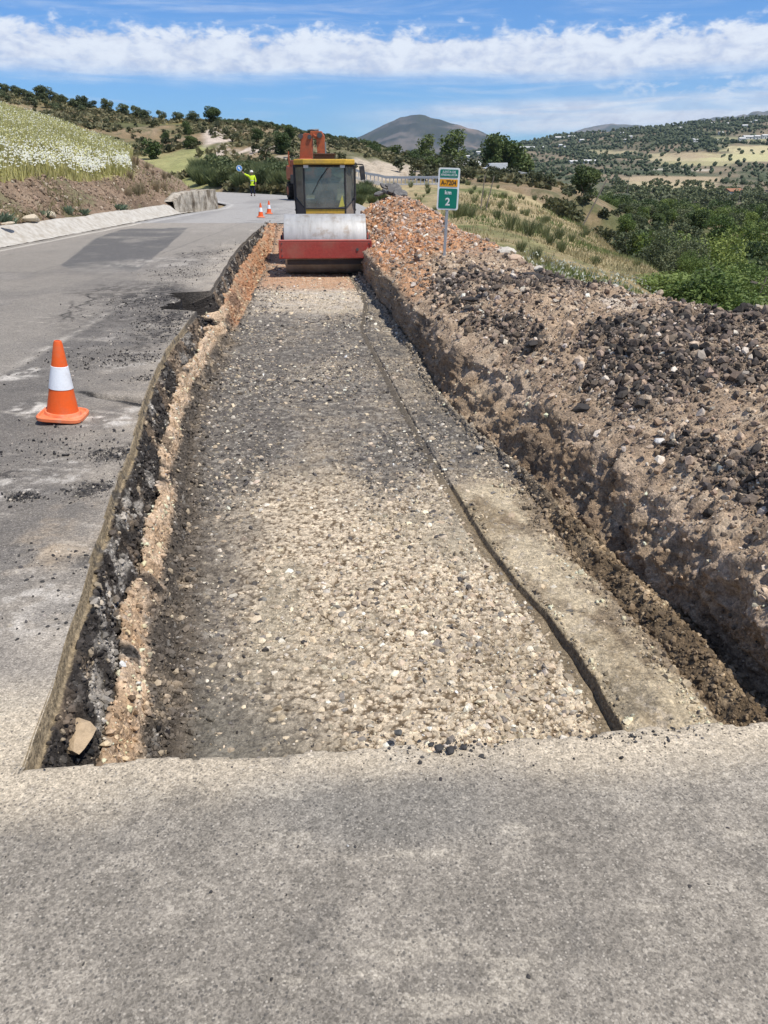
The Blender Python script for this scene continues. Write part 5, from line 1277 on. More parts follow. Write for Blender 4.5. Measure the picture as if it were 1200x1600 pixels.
rf = MB(); rf.prism([(-CW / 2 + .0, 1.62), (-FW / 2, 1.40), (FW / 2, 1.40), (CW / 2, 1.62), (CW / 2 + .02, 3.22), (-CW / 2 - .02, 3.22)], zr, zr + .13, 'Z'); rf.build('cab_roof', M_YEL, rl, bevel=.03)
rv = MB(); rv.box((0.01, 1.95, zr + .185), (.54, .5, .11), bev=.015); rv.box((0.01, 1.95, zr + .255), (.60, .56, .03), bev=.008); rv.build('roof_vent', paint('rusty_brown', (.10, .055, .04), .8, 0, .4, (.2, .12, .08), .5, 6), rl)
for sx in (-1, 1):
    MB().box((sx * .48, pf - .05, zr - .045), (.13, .07, .075), bev=.012).build('work_lamp', M_LAMPW, rl)
wi = MB(); wi.cyl((.12, pf - .03, zr - .04), (-.20, pf - .03, 2.12), .012, n=8); wi.cyl((-.06, pf - .035, 2.33), (-.34, pf - .035, 1.86), .009, n=8); wi.build('wiper', M_BLK, rl)
mi = MB(); mi.cyl((CW / 2 - .05, 1.7, zr + .02), (CW / 2 + .22, 1.62, zr + .0), .015, n=8); mi.cyl((CW / 2 + .22, 1.62, zr + .0), (CW / 2 + .27, 1.60, zr - .42), .012, n=8)
mir = mi.build('mirror_arm', M_BLK, rl); MB().box((CW / 2 + .20, 1.60, zr - .20), (.14, .05, .34), (0, R(-7), R(10)), bev=.02).build('mirror', M_BLK, mir)
se = MB(); se.box((0, 2.45, 1.25), (.52, .50, .14), bev=.04); se.box((0, 2.72, 1.60), (.50, .12, .62), (R(-8), 0, 0), bev=.04); se.build('seat', M_SEAT, rl, True)
ds = MB(); ds.box((0, 1.82, 1.35), (.5, .22, .40), bev=.03); ds.build('dashboard', M_DGR, rl)
sw = MB(); 
for k in range(24):
    a, b = 2 * math.pi * k / 24, 2 * math.pi * (k + 1) / 24; q3 = lambda a: (0.19 * math.cos(a), 2.05 + .19 * math.sin(a) * .8, 1.66 + .19 * math.sin(a) * .5)
    sw.cyl(q3(a), q3(b), .014, n=6)
sw.cyl((0, 2.05, 1.66), (0, 1.86, 1.45), .02, n=8); sw.cyl((-.18, 2.05, 1.66), (.18, 2.05, 1.66), .012, n=6); sw.build('steering_wheel', M_BLK, rl)
fl = MB(); fl.box((0, 2.3, 1.14), (1.5, 1.5, .05)); fl.build('cab_floor', M_DGR, rl)
for sx in (-1, 1):
    w = MB(); w.lathe([(.33, -.22), (.62, -.22), (.70, -.16), (.72, 0), (.70, .16), (.62, .22), (.33, .22)], 40, Matrix.Translation((sx * .60, 3.35, .72)) @ Matrix.Rotation(R(90), 4, 'Y'))
    for k in range(22):
        a = 2 * math.pi * k / 22; w.box((sx * .60, 3.35 + .72 * math.cos(a), .72 + .72 * math.sin(a)), (.42, .05, .06), (a - math.pi / 2, 0, 0))
    ty = w.build('wheel', M_RUB, rl, True); MB().cyl((sx * .55, 3.35, .72), (sx * .79, 3.35, .72), .33, n=24).build('rim', M_YELD, ty, True)

# operator in the cab
op = empty('person', (RX, RY + .55, RZ), R(3.5)); tag(op, 'roller driver in dark clothes sitting behind the cab windscreen', 'person')
OP = [(0, 2.48, 1.40), (0, 2.50, 1.60), (0, 2.48, 1.83), (0, 2.45, 1.95), (0, 2.43, 2.02),
      (-.19, 2.46, 1.86), (-.26, 2.28, 1.66), (-.17, 2.08, 1.68), (-.14, 2.03, 1.69),
      (.19, 2.46, 1.86), (.26, 2.28, 1.66), (.17, 2.08, 1.68), (.14, 2.03, 1.69),
      (-.10, 2.40, 1.37), (-.13, 2.02, 1.40), (-.14, 1.96, 1.22), (-.14, 1.9, 1.19), (.10, 2.40, 1.37), (.13, 2.02, 1.40), (.14, 1.96, 1.22), (.14, 1.9, 1.19)]
E_ = [(0, 1), (1, 2), (2, 3), (3, 4), (2, 5), (5, 6), (6, 7), (7, 8), (2, 9), (9, 10), (10, 11), (11, 12), (0, 13), (13, 14), (14, 15), (15, 16), (0, 17), (17, 18), (18, 19), (19, 20)]
ob = skin('body', OP, E_, [.13, .13, .14, .05, .05, .06, .042, .03, .03, .06, .042, .03, .03, .09, .06, .045, .04, .09, .06, .045, .04], M_SKIN, op)
V, F = head_mesh('head', (0, 2.42, 2.09), M_SKIN, None); join_into(ob, V, F)
skin('shirt', [OP[0], OP[1], OP[2], (0, 2.46, 1.91), OP[5], OP[6], OP[9], OP[10]], [(0, 1), (1, 2), (2, 3), (2, 4), (4, 5), (2, 6), (6, 7)], [.16, .16, .17, .08, .085, .07, .085, .07], M_SHIRT, op)
MB().lathe([(.098, -.01), (.104, .03), (.095, .075), (.06, .115), (.001, .13)], 20, Matrix.Translation((0, 2.44, 2.11))).build('cap', M_NAVY, op, True)

# ---------------- orange wheeled excavator behind, on the road
EY_ = 55.0
e0 = atY(484, 309, EY_); ex = empty('excavator', (e0.x, EY_ + 1.3, 0.0), R(20)); tag(ex, 'orange wheeled excavator with a folded boom, half hidden behind the roller cab', 'excavator')
MB().box((0, 0, .95), (2.1, 4.2, .5), bev=.05).build('undercarriage', M_BLK, ex)
for sx in (-1, 1):
    for sy in (-1.45, 1.45):
        w = MB(); w.lathe([(.28, -.24), (.5, -.24), (.57, -.16), (.58, 0), (.57, .16), (.5, .24), (.28, .24)], 28, Matrix.Translation((sx * 1.08, sy, .58)) @ Matrix.Rotation(R(90), 4, 'Y'))
        for k in range(16):
            a = 2 * math.pi * k / 16; w.box((sx * 1.08, sy + .58 * math.cos(a), .58 + .58 * math.sin(a)), (.46, .05, .06), (a - math.pi / 2, 0, 0))
        ty = w.build('wheel', M_RUB, ex, True); MB().cyl((sx * 1.0, sy, .58), (sx * 1.34, sy, .58), .28, n=20).build('rim', M_ORG, ty, True)
MB().box((0, -2.3, .75), (2.4, .12, .75), bev=.03).build('dozer_blade', M_BLK, ex)
MB().box((0, .1, 1.28), (1.3, 1.3, .2), bev=.04).build('turntable', M_BLK, ex)
ub = MB(); ub.box((0, .5, 1.75), (2.45, 3.0, .75), bev=.08); ub.box((.1, 1.5, 2.3), (2.2, 1.2, .5), bev=.10); ub.build('upper_body', M_ORG, ex)
MB().box((0, 2.05, 1.75), (2.4, .55, .95), bev=.12).build('counterweight', M_ORG, ex)
cb = MB(); cb.box((-.60, -.45, 2.10), (.86, 1.5, 1.05), bev=.06); cbo = cb.build('cab', M_ORG, ex)
MB().box((-.60, -1.205, 2.2), (.70, .02, .7)).build('cab_window', m_glass('excavator_glass', (.15, .18, .18), .1), cbo)
MB().box((-1.035, -.45, 2.25), (.02, 1.2, .6)).build('cab_window', M_BLK, cbo)
sk = MB(); sk.box((-1.30, -.6, 1.35), (.24, 1.5, .55), bev=.05); sk.build('tool_box', M_BLK, ex)
MB().cyl((-1.1, 1.6, 2.1), (-1.12, 1.6, 3.1), .045, n=10).build('exhaust', M_ORG, ex)
# boom folded: up from the body and back down, seen at an angle
Mb = Matrix.Translation((-.35, -.4, -.28)) @ Matrix.Rotation(R(66), 4, 'Z')
b1 = MB(); b1.prism([(-.42, 1.9), (.58, 1.9), (.42, 3.2), (.30, 4.2), (.05, 4.45), (-.25, 4.42), (-.48, 4.1), (-.44, 3.0)], -.20, .20, 'X', Mb); b1.build('boom', M_ORG, ex, bevel=.03)
b2 = MB(); b2.prism([(-.30, 4.30), (-.35, 4.55), (-1.10, 4.55), (-1.28, 4.25), (-1.26, 2.6), (-1.10, 1.9), (-.80, 1.9), (-.78, 3.0), (-.74, 4.05)], -.16, .16, 'X', Mb); b2.build('dipper_arm', paint('orange_paint_bright', (0.50, 0.12, 0.04), .45, 0, .35, (.1, .05, .03), .7, 5), ex, bevel=.03)
for a_, b_, r_ in (((0, .55, 2.2), (0, -.2, 3.6), .09), ((.0, -.35, 4.6), (0, -.9, 4.62), .08), ((0, -1.3, 3.9), (0, -1.32, 2.8), .07)):
    MB().cyl(Mb @ Vector(a_), Mb @ Vector(b_), r_, n=12).build('hydraulic_cylinder', M_STEEL, ex, True)
hs = MB()
for k in range(4):
    pr = None
    for q_ in range(9):
        a = math.pi * q_ / 8; pcur = Mb @ Vector((-.12 + .08 * k, -.45 - .33 * math.cos(a), 4.35 + .28 * math.sin(a)))
        if pr is not None: hs.cyl(pr, pcur, .022, n=6)
        pr = pcur
hs.build('hydraulic_hoses', M_BLK, ex)
for (yy_, zz_, r_) in ((.30, 4.25, .16), (-.30, 4.2, .14), (-.98, 4.3, .17), (-1.0, 2.5, .12), (.3, 2.6, .12)):
    MB().cyl(Mb @ Vector((-.3, yy_, zz_)), Mb @ Vector((.3, yy_, zz_)), r_, n=14).build('pivot_pin', M_DGR, ex, True)
MB().prism([(.38, 2.1), (.10, 2.1), (.12, 2.9), (.34, 2.9)], -.215, -.225, 'X', Mb).build('side_plate', M_DGR, ex)
lk = MB(); lk.box(Mb @ Vector((-.1, -.6, 4.3)), (.25, .5, .12), (.5, .2, .4)); lk.build('link_arm', M_ORG, ex)
lk = MB(); lk.box(Mb @ Vector((0, -.62, 2.2)), (.3, .3, .5), (0, 0, .4)); lk.build('swing_bracket', M_BLK, ex)
bk_ = MB(); bk_.prism([(-1.2, 2.5), (-.75, 2.5), (-.55, 2.1), (-.75, 1.8), (-1.15, 1.85), (-1.35, 2.1)], -.45, .45, 'X', Mb); bk_.build('bucket', M_DGR, ex, bevel=.02)

# ---------------- stone retaining wall at the bend
def m_wall():
    s = NT('wall_stone'); v = s.n('ShaderNodeMapping'); v.inputs['Scale'].default_value = (1, 1, 0.35); s.l(s.co, v.inputs[0])
    n = s.noise(3.0, 6, 0.7, v.outputs[0]); n2 = s.noise(18, 5, 0.7)
    c = s.mixc(s.mr(n, 0.4, 0.62, 0, 1, True), (0.50, 0.45, 0.37), (0.16, 0.13, 0.095)); c = s.mixc(1.0, c, s.grey(s.mr(n2, 0.25, 0.75, 0.7, 1.25)), 'MULTIPLY')
    return s.fin(c, 0.95, 0, s.bump(s.math('ADD', n, n2), 0.05, 0.8), 0.1)
pw = [(-9.75, 37.0), (-9.55, 38.2), (-9.3, 39.4), (-8.95, 40.8), (-8.75, 41.8), (-9.4, 43.8), (-10.9, 46.2)]
pw = resample(np.array(pw), 90); hz = np.linspace(0, 1, 26)
top = np.interp(pw[:, 1], [37.0, 38.2, 39.4, 41, 46.2], [.55, .90, .98, .98, .9]) + 0.05 * fbm(pw[:, 1] * 1.1, 2.2, o=3)
nrm = np.gradient(pw, axis=0); nrm /= np.linalg.norm(nrm, axis=1)[:, None]; nv = np.column_stack([nrm[:, 1], -nrm[:, 0]])
rows_ = []
for h in hz:
    P3 = np.column_stack([pw + nv * (0.10 * (1 - h))[None] if False else pw + nv * (0.10 * (1 - h)), top * h - 0.05]); 
    dsp = 0.10 * fbm(P3[:, 0] * 2.4, P3[:, 1] * 2.4, P3[:, 2] * 1.6, 4) + 0.05 * ridged(P3[:, 0] * 3, P3[:, 1] * 3, P3[:, 2] * .8, 3)
    P3[:, :2] += nv * dsp[:, None]; rows_.append(P3)
for wd_ in (0.15, 0.35, 0.5):
    P3 = np.column_stack([pw - nv * wd_, top - 0.05 + 0.03 * fbm(pw[:, 0] * 3 + wd_, pw[:, 1] * 3, 1, 3)]); rows_.append(P3)
P3 = rows_[-1].copy(); P3[:, 2] = -.3; rows_.append(P3)
WV = np.array(rows_); wl_ = np_obj('stone_wall', WV.reshape(-1, 3), grid_faces(WV.shape[0], WV.shape[1])[:, ::-1], None, m_wall(), True)
tag(wl_, 'low rough pale stone retaining wall at the inside of the road bend', 'stone wall')

# ---------------- asphalt slabs dumped on the far end of the heap
M_SLAB = paint('old_asphalt', (0.13, 0.125, 0.12), 0.9, 0, 0.5, (0.3, 0.28, 0.25), 0.6, 8, 0.2)
for k, (px, py, Y, w, d, h, rx, ry, rz, lab) in enumerate([
    (592, 301, 27.5, .7, .5, .09, 12, -18, 20, 'flat grey asphalt slab at the left foot of the slab pile'),
    (606, 299, 27.6, .9, .7, .10, 25, 12, 50, 'tilted asphalt slab in the middle of the slab pile on the heap'),
    (616, 294, 27.4, .8, .8, .10, 38, -8, 10, 'steeply tilted asphalt slab near the top of the slab pile'),
    (627, 300, 27.2, .9, .6, .10, 20, 22, -30, 'dark asphalt slab at the right foot of the slab pile'),
    (618, 287, 27.9, .6, .3, .09, 40, 5, 70, 'pale grey slab standing highest on the slab pile'),
    (600, 290, 28.0, .5, .4, .08, 30, 30, 0, 'small pale slab on the left top of the slab pile'),
    (622, 304, 27.0, .7, .5, .09, 15, -30, 110, 'black slab lying lowest in the middle of the slab pile'),
    (609, 289, 27.8, .7, .35, .07, 55, 10, 35, 'narrow grey slab leaning between the two highest slabs'),
    (633, 305, 27.1, .5, .4, .08, 10, 15, 75, 'small dark slab at the far right end of the slab pile')]):
    w *= .62; d *= .62; h *= .8; p = atY(px, py + 1.5, Y); mb = MB(); n = 9
    pts = [(w / 2 * math.cos(2 * math.pi * i / n) * random.uniform(.8, 1.15), d / 2 * math.sin(2 * math.pi * i / n) * random.uniform(.8, 1.15)) for i in range(n)]
    mb.prism(pts, -h / 2, h / 2, 'Z'); o_ = mb.build('asphalt_slab', M_SLAB, None, bevel=.012); o_.location = (p.x, p.y, p.z); o_.rotation_euler = (R(rx), R(ry), R(rz)); tag(o_, lab, 'asphalt slab')

# ---------------- guard rail along the far road
def strip_rail(pts, name, label, hh=.75):
    t = empty(name, pts[0]); tag(t, label, 'guard rail'); o0 = Vector(pts[0])
    mb = MB()
    for a, b in zip(pts, pts[1:]):
        a = Vector(a) - o0; b = Vector(b) - o0; m = (a + b) / 2; d = b - a
        for dz_2 in (-.07, .07): mb.box((m.x, m.y, m.z + hh + dz_2), (d.length, .04, .10), (0, -math.atan2(d.z, math.hypot(d.x, d.y)), math.atan2(d.y, d.x)))
        mb.box((m.x, m.y + .02, m.z + hh), (d.length, .02, .28), (0, -math.atan2(d.z, math.hypot(d.x, d.y)), math.atan2(d.y, d.x)))
    mb.build('rail', M_GALV, t)
    for a, b in zip(pts, pts[1:]):
        for f in (0, .5):
            p = Vector(a).lerp(Vector(b), f) - o0; MB().box((p.x, p.y + .08, p.z + hh / 2 - .1), (.1, .08, hh + .2)).build('post', M_GALV, t)
    return t
gp = []
for px in range(555, 690, 12):
    a_ = (px - 600) / 1259; Y = 98; gp.append((a_ * Y, Y, tz(a_ * Y, Y)))
strip_rail(gp, 'guard_rail', 'long grey guard rail on the far road below the pale cutting')
# far road bench below the cutting
rr_ = []
for px in np.arange(545, 720, 4):
    a_ = (px - 600) / 1259
    rr_.append([(a_ * Y, Y, tz(a_ * Y, 98.5) + .05 + (0 if 94.5 < Y < 103.5 else -1.2)) for Y in (94, 94.6, 99, 103.4, 104)])
RV = np.array(rr_)[:, ::-1]; o_ = np_obj('road', RV.reshape(-1, 3), grid_faces(RV.shape[0], RV.shape[1]), np.zeros((RV.shape[0] * RV.shape[1], 3)) + (0.27, 0.26, 0.24), M_ASPHALT); tag(o_, kind='structure')

# ================================================================== VEGETATION
def leaves(C, size, out=None, aspect=1.6, up=0.25):
    """a quad per centre in C, random orientation"""
    n = len(C)
    a = rng.normal(size=(n, 3)); a[:, 2] *= 0.7; a /= np.linalg.norm(a, axis=1)[:, None]
    b = np.cross(a, rng.normal(size=(n, 3))); b /= np.linalg.norm(b, axis=1)[:, None]
    s = np.asarray(size) * rng.uniform(0.6, 1.3, n)
    u = a * (s * aspect / 2)[:, None]; v = b * (s / 2)[:, None]
    V = np.stack([C - u, C + v * .9, C + u, C - v * .9], 1)       # pointed leaf-cluster shape
    return V.reshape(-1, 3)
def crown(n, lobes, size, cols, seed=0):
    """lobes: list of (centre, radii); leaves spread near the lobe surfaces, colour by clump"""
    w = np.array([l[1][0] * l[1][1] + l[1][2] ** 2 for l in lobes]); k = rng.choice(len(lobes), n, p=w / w.sum())
    c = np.array([l[0] for l in lobes])[k]; r = np.array([l[1] for l in lobes])[k]
    d = rng.normal(size=(n, 3)); d /= np.linalg.norm(d, axis=1)[:, None]
    rad = np.clip(1 - np.abs(rng.normal(size=n)) * 0.22, 0.25, 1.0) * (1 + 0.22 * vnoise(d[:, 0] * 2.5 + k * 7, d[:, 1] * 2.5, d[:, 2] * 2.5 + seed) + 0.15 * vnoise(d[:, 0] * 6 + k, d[:, 1] * 6, d[:, 2] * 6))
    C = c + d * r * rad[:, None]
    V = leaves(C, size)
    lobe_t = rng.random(len(lobes))[k]
    t = np.clip(0.5 * lobe_t + 0.35 * rng.random(n) + 0.3 * (vnoise(C[:, 0] * 1.8, C[:, 1] * 1.8, C[:, 2] * 1.8 + seed)), 0, 1)
    col = mix(cols[0], cols[1], t)
    return V, np.repeat(col, 4, 0)
def leaf_mesh(name, V, C):
    F = np.arange(len(V)).reshape(-1, 4)
    return np_mesh(name, V, F, C, M_LEAF, False)
def lobes_round(H, W, m, base=0.25, jitter=0.3):
    out = []
    for i in range(m):
        a = rng.uniform(0, 6.28); q = rng.random() ** 0.5; z = rng.uniform(base + .12, .86)
        rr = math.sqrt(max(0.05, 1 - ((z - 0.55) / 0.5) ** 2))
        out.append(((math.cos(a) * q * W * .33 * rr, math.sin(a) * q * W * .33 * rr, z * H), (W * rng.uniform(.17, .27), W * rng.uniform(.17, .27), H * rng.uniform(.13, .20))))
    return out
def trunk_mesh(H, r, base, W, limbs=5):
    mb = MB(); top = (rng.normal() * .05 * H, rng.normal() * .05 * H, H * (base + .18))
    mid = (top[0] * .4 + rng.normal() * .02 * H, top[1] * .4, H * base * .6)
    mb.cyl((0, 0, -.25), mid, r * 1.25, r, 8); mb.cyl(mid, top, r, r * .7, 8)
    for i in range(limbs):
        a = 6.28 * i / limbs + rng.uniform(-.4, .4); L = W * rng.uniform(.22, .36)
        st = Vector(mid).lerp(Vector(top), rng.uniform(.3, 1)); e = st + Vector((math.cos(a) * L, math.sin(a) * L, H * rng.uniform(.18, .38)))
        m_ = st.lerp(e, .5) + Vector((0, 0, -.04 * H)); mb.cyl(st, m_, r * .55, r * .38, 6); mb.cyl(m_, e, r * .38, r * .12, 6)
    me = bpy.data.meshes.new('trunk'); mb.bm.to_mesh(me); mb.bm.free(); me.materials.append(M_BARK); return me
PROTO = {}
def proto(kind, n_var, H, W, nl, ls, cols, base=.22, m=9, tr=.12):
    L = []
    for i in range(n_var):
        V, C = crown(nl, lobes_round(H, W * rng.uniform(.9, 1.15), m, base), ls, cols, i * 3.3)
        L.append((leaf_mesh('crown', V, C), trunk_mesh(H, tr, base, W)))
    PROTO[kind] = L
OL = ((0.070, 0.092, 0.042), (0.18, 0.20, 0.095))
DK = ((0.050, 0.078, 0.025), (0.135, 0.175, 0.058))
GR = ((0.085, 0.13, 0.03), (0.24, 0.30, 0.075))
EU = ((0.07, 0.105, 0.032), (0.21, 0.25, 0.085))
proto('olive_far', 4, 3.6, 4.6, 620, .40, OL, .02, 11, .16)
proto('olive_near', 4, 4.2, 5.0, 3000, .24, OL, .05, 15, .16)
proto('oak', 3, 5.0, 5.4, 3200, .26, DK, .0, 17, .18)
proto('oak_far', 3, 4.6, 5.6, 900, .42, DK, .0, 13, .18)
proto('green_tree', 3, 5.0, 4.6, 3000, .20, GR, .10, 14, .14)
proto('green_near', 3, 5.0, 4.6, 9000, .11, GR, .06, 16, .14)
proto('oak_near', 2, 5.0, 5.4, 8000, .13, OL, .0, 17, .18)
proto('eucalyptus', 3, 9.0, 5.6, 1500, .45, EU, .22, 15, .22)
proto('bush', 4, 1.6, 2.1, 420, .16, ((0.05, 0.06, 0.025), (0.15, 0.155, 0.07)), .02, 6, .03)
proto('bush_near', 3, 2.0, 2.6, 1100, .16, ((0.075, 0.10, 0.04), (0.19, 0.22, 0.09)), .0, 9, .04)
proto('bush_far', 4, 1.8, 2.4, 150, .32, ((0.045, 0.055, 0.024), (0.13, 0.135, 0.062)), .02, 6, .04)
def put(kind, name, label, cat, group, x, y, s=1.0, sz=None, z=None, trunk=True):
    cr, tk = PROTO[kind][rng.integers(0, len(PROTO[kind]))]
    t = bpy.data.objects.new(name, None); scene.collection.objects.link(t)
    t.location = (x, y, (tz(x, y) if z is None else z) - 0.05); t.rotation_euler = (0, 0, rng.uniform(0, 6.28)); sz = sz or s
    t.scale = (s * rng.uniform(.9, 1.12), s * rng.uniform(.9, 1.12), sz)
    tag(t, label, cat, group)
    link(bpy.data.objects.new('crown', cr), t); link(bpy.data.objects.new('trunk' if trunk else 'stems', tk), t)
    return t
def bx(px, Y): return (px - 600) / 1259 * Y
def crestY(px): return float(np.interp(px, R2[:, 0], R2[:, 1]))

# -- olives on the left skyline
for px, s in [(3, 1.0), (18, 1.15), (36, 1.0), (52, .9), (70, .9), (92, 1.5), (108, 1.0), (120, .9), (135, .85), (150, 1.15), (163, .9), (185, 1.2), (210, 1.15), (228, 1.05), (240, 1.0), (265, .95), (290, .9), (312, 1.0)]:
    Y = crestY(px) - rng.uniform(0, 10); put('olive_near', 'olive_tree', 'dark round olive tree standing on the left hill skyline', 'tree', 'olive trees along the left skyline', bx(px, Y), Y, s * .55)
Y = 178; put('oak', 'oak_tree', 'biggest dark tree on the left skyline, left of the excavator boom', 'tree', None, bx(341, Y), Y, .85, .72)
Y = 150; put('oak', 'oak_tree', 'dark tree just below and left of the biggest skyline tree', 'tree', None, bx(302, Y), Y, .42, .5)
Y = 140; put('oak', 'oak_tree', 'dark green tree halfway down the hill above the worker, left side', 'tree', None, bx(268, Y), Y, .4)
Y = 128; put('oak', 'oak_tree', 'dark round tree low on the hill left of the pale eroded patches', 'tree', None, bx(305, Y), Y, .4)
Y = 150; put('oak', 'oak_tree', 'round dark tree on the hill just left of the excavator boom', 'tree', None, bx(457, Y), Y, .52)
Y = 140; put('oak', 'oak_tree', 'dark bush tree right of the pale eroded patches', 'tree', None, bx(407, Y), Y, .45)
Y = 112; put('oak', 'oak_tree', 'dark tree beside the left edge of the roller cab roof', 'tree', None, bx(445, Y), Y, .6)
Y = 120; put('oak_far', 'oak_tree', 'scrubby dark tree above the brown bank of the flower meadow', 'tree', None, bx(245, Y), Y, .6)
for k in range(40):                                   # second and third rows in the olive grove, upper left
    px = rng.uniform(-120, 150); Y = crestY(px) - rng.uniform(8, 42) * (1 - px / 260) + 6
    put('olive_far', 'olive_tree', 'small olive tree in the grove below the upper left skyline', 'tree', 'olive trees of the upper left grove', bx(px, Y), Y, rng.uniform(.36, .56))
for k in range(62):                                   # fringe along the descending crest
    px = rng.uniform(350, 600); Y = crestY(px) + rng.uniform(-14, 6)
    put('olive_far', 'olive_tree', 'small dark tree in the fringe along the descending hill crest', 'tree', 'trees fringing the descending crest', bx(px, Y), Y, rng.uniform(.24, .40))
for k in range(26):
    px = rng.uniform(565, 700); Y = crestY(px) - rng.uniform(4, 34)
    put('oak_far', 'oak_tree', 'dark bushy tree on the slope above the pale road cutting', 'tree', 'bushy trees above the cutting', bx(px, Y), Y, rng.uniform(.25, .5))
for px, Y, s in [(665, 176, .75), (706, 172, .92)]:
    put('eucalyptus', 'eucalyptus_tree', 'rounded green tree in front of the mountain, ' + ('left of the pair' if px < 700 else 'right of the pair by the ochre house'), 'tree', None, bx(px, Y), Y, s * 1.0, s * .92)
for px, Y, s, sz, w in [(765, 168, .95, .9, 'left edge'), (780, 176, 1.15, 1.05, 'tallest middle'), (797, 170, 1.05, .98, 'second from the right'), (812, 174, .9, .8, 'right edge')]:
    put('eucalyptus', 'eucalyptus_tree', 'big dark green tree, %s of the tall clump right of the sign' % w, 'tree', None, bx(px, Y), Y, s, sz, z=None)
for k in range(22):
    px = 830 + k * 8 + rng.uniform(-5, 5); Y = rng.uniform(195, 260)
    put('eucalyptus', 'eucalyptus_tree', 'light green tall tree in the belt across the valley head', 'tree', 'tall green trees of the valley head', bx(px, Y), Y, rng.uniform(.6, .85), rng.uniform(.7, 1.0))
# -- scrub on the left hill face
for k in range(280):
    px = rng.uniform(-60, 560); f = rng.uniform(.08, .93); i_ = np.interp(px, R2[:, 0], R2[:, 3]); Y = i_ + (crestY(px) - i_) * f
    if vnoise(px * .02, f * 4, 1.1) < -0.35: continue
    put('bush_far', 'bush', 'low olive-green scrub bush on the left hillside', 'bush', 'scrub bushes on the left hillside', bx(px, Y), Y, rng.uniform(.25, .85), trunk=False)
for k in range(95):
    px = rng.uniform(620, 860); Y = rng.uniform(104, 158)
    put('bush_far', 'bush', 'grey-green scrub bush on the rough slope behind the sign', 'bush', 'scrub bushes behind the sign', bx(px, Y), Y, rng.uniform(.4, 1.15), trunk=False)

for k in range(70):
    px = rng.uniform(345, 590); Y = crestY(px) + rng.uniform(-8, 2)
    put('oak_far', 'oak_tree', 'low dark tree in the continuous hedge along the hill crest', 'tree', 'hedge trees along the hill crest', bx(px, Y), Y, rng.uniform(.18, .3))  # more of the small olive fringe, built with oak crowns and named for them
# low scrub covering the slopes
px = np.concatenate([rng.uniform(-80, 560, 60000), rng.uniform(560, 900, 26000)]); n = len(px)
D0 = np.interp(px, R2[:, 0], R2[:, 3]); D1 = np.interp(px, R2[:, 0], R2[:, 1]); Y = D0 + (D1 - D0) * rng.random(n) ** 1.3; x = (px - 600) / 1259 * Y
m = fbm(x / 7, Y / 12, 6, 4, .65) > .02; m &= ~((px > 540) & (px < 680) & (Y < 135)); m &= (rng.random(n) < .25) | ~((px > 320) & (px < 470) & (Y > 100) & (Y < 150)); x, Y = x[m], Y[m]; z = terrain_z(x, Y); n = len(x)
V = leaves(np.column_stack([x, Y, z + rng.uniform(.05, .5, n)]), rng.uniform(.25, .75, n))
C = np.repeat(mix((0.085, 0.092, 0.04), (0.23, 0.20, 0.10), rng.random(n)), 4, 0)
o_ = np_obj('hillside_scrub', V, np.arange(4 * n).reshape(-1, 4), C, M_LEAF); tag(o_, 'low olive-brown scrub merging over the hillsides', 'scrub', kind='stuff')

# -- feathery broom
def broom_proto(n, H, W, cols, bw=.02):
    a = rng.uniform(0, 6.28, n); r0 = W * .18 * rng.random(n); lean = rng.uniform(0, .42, n) * W
    h = H * rng.uniform(.5, 1.0, n)
    x0 = np.cos(a) * r0; y0 = np.sin(a) * r0; x1 = x0 + np.cos(a) * lean * .5; y1 = y0 + np.sin(a) * lean * .5; x2 = x0 + np.cos(a) * lean; y2 = y0 + np.sin(a) * lean
    b = a + rng.uniform(0, 3.14, n); w = bw * rng.uniform(.6, 1.4, n)
    dx = np.cos(b) * w; dy = np.sin(b) * w; z0 = np.zeros(n) - .05; z1 = h * .55; z2 = h
    V = np.stack([np.stack([x0 - dx, y0 - dy, z0], 1), np.stack([x0 + dx, y0 + dy, z0], 1), np.stack([x1 + dx * 1.3, y1 + dy * 1.3, z1], 1), np.stack([x2, y2, z2], 1), np.stack([x1 - dx * 1.3, y1 - dy * 1.3, z1], 1)], 1).reshape(-1, 3)
    F = np.arange(n * 5).reshape(-1, 5)
    t = rng.random(n); C = np.repeat(mix(cols[0], cols[1], t), 5, 0)
    return np_mesh('stems', V, F, C, M_LEAF, False)
BR = [broom_proto(520, 2.0, 3.0, ((0.09, 0.12, 0.05), (0.22, 0.25, 0.11)), .03) for _ in range(3)]
BRN = [broom_proto(130, 0.85, 1.0, ((0.13, 0.16, 0.065), (0.28, 0.29, 0.14)), .007) for _ in range(4)]
def broom(L, x, y, s, label, group, cat='bush', nm='broom_bush', sz=None):
    o = link(bpy.data.objects.new(nm, L[rng.integers(0, len(L))])); o.location = (x, y, tz(x, y)); o.rotation_euler = (0, 0, rng.uniform(0, 6.28)); o.scale = (s, s, sz or s)
    return tag(o, label, cat, group)
for k in range(60):
    px = rng.uniform(305, 478); Y = np.interp(px, [305, 350, 420, 480], [91, 85, 76, 72]) + rng.uniform(0, 11)
    broom(BR, bx(px, Y), Y, rng.uniform(.7, 1.05), 'feathery green broom bush behind the road and the worker', 'broom bushes behind the worker')
for k in range(26):
    px = rng.uniform(300, 470); Y = np.interp(px, [305, 350, 420, 480], [92, 86, 77, 73]) + rng.uniform(0, 8)
    put('bush_near', 'bush', 'rounded green bush among the brooms behind the worker', 'bush', 'bushes behind the worker', bx(px, Y), Y, rng.uniform(.8, 1.4), trunk=False)
for k in range(14):
    px = rng.uniform(552, 600); Y = rng.uniform(56, 84)
    broom(BR, bx(px, Y), Y, rng.uniform(.35, .6), 'green broom bush in the hollow right of the roller cab', 'broom bushes right of the roller cab')
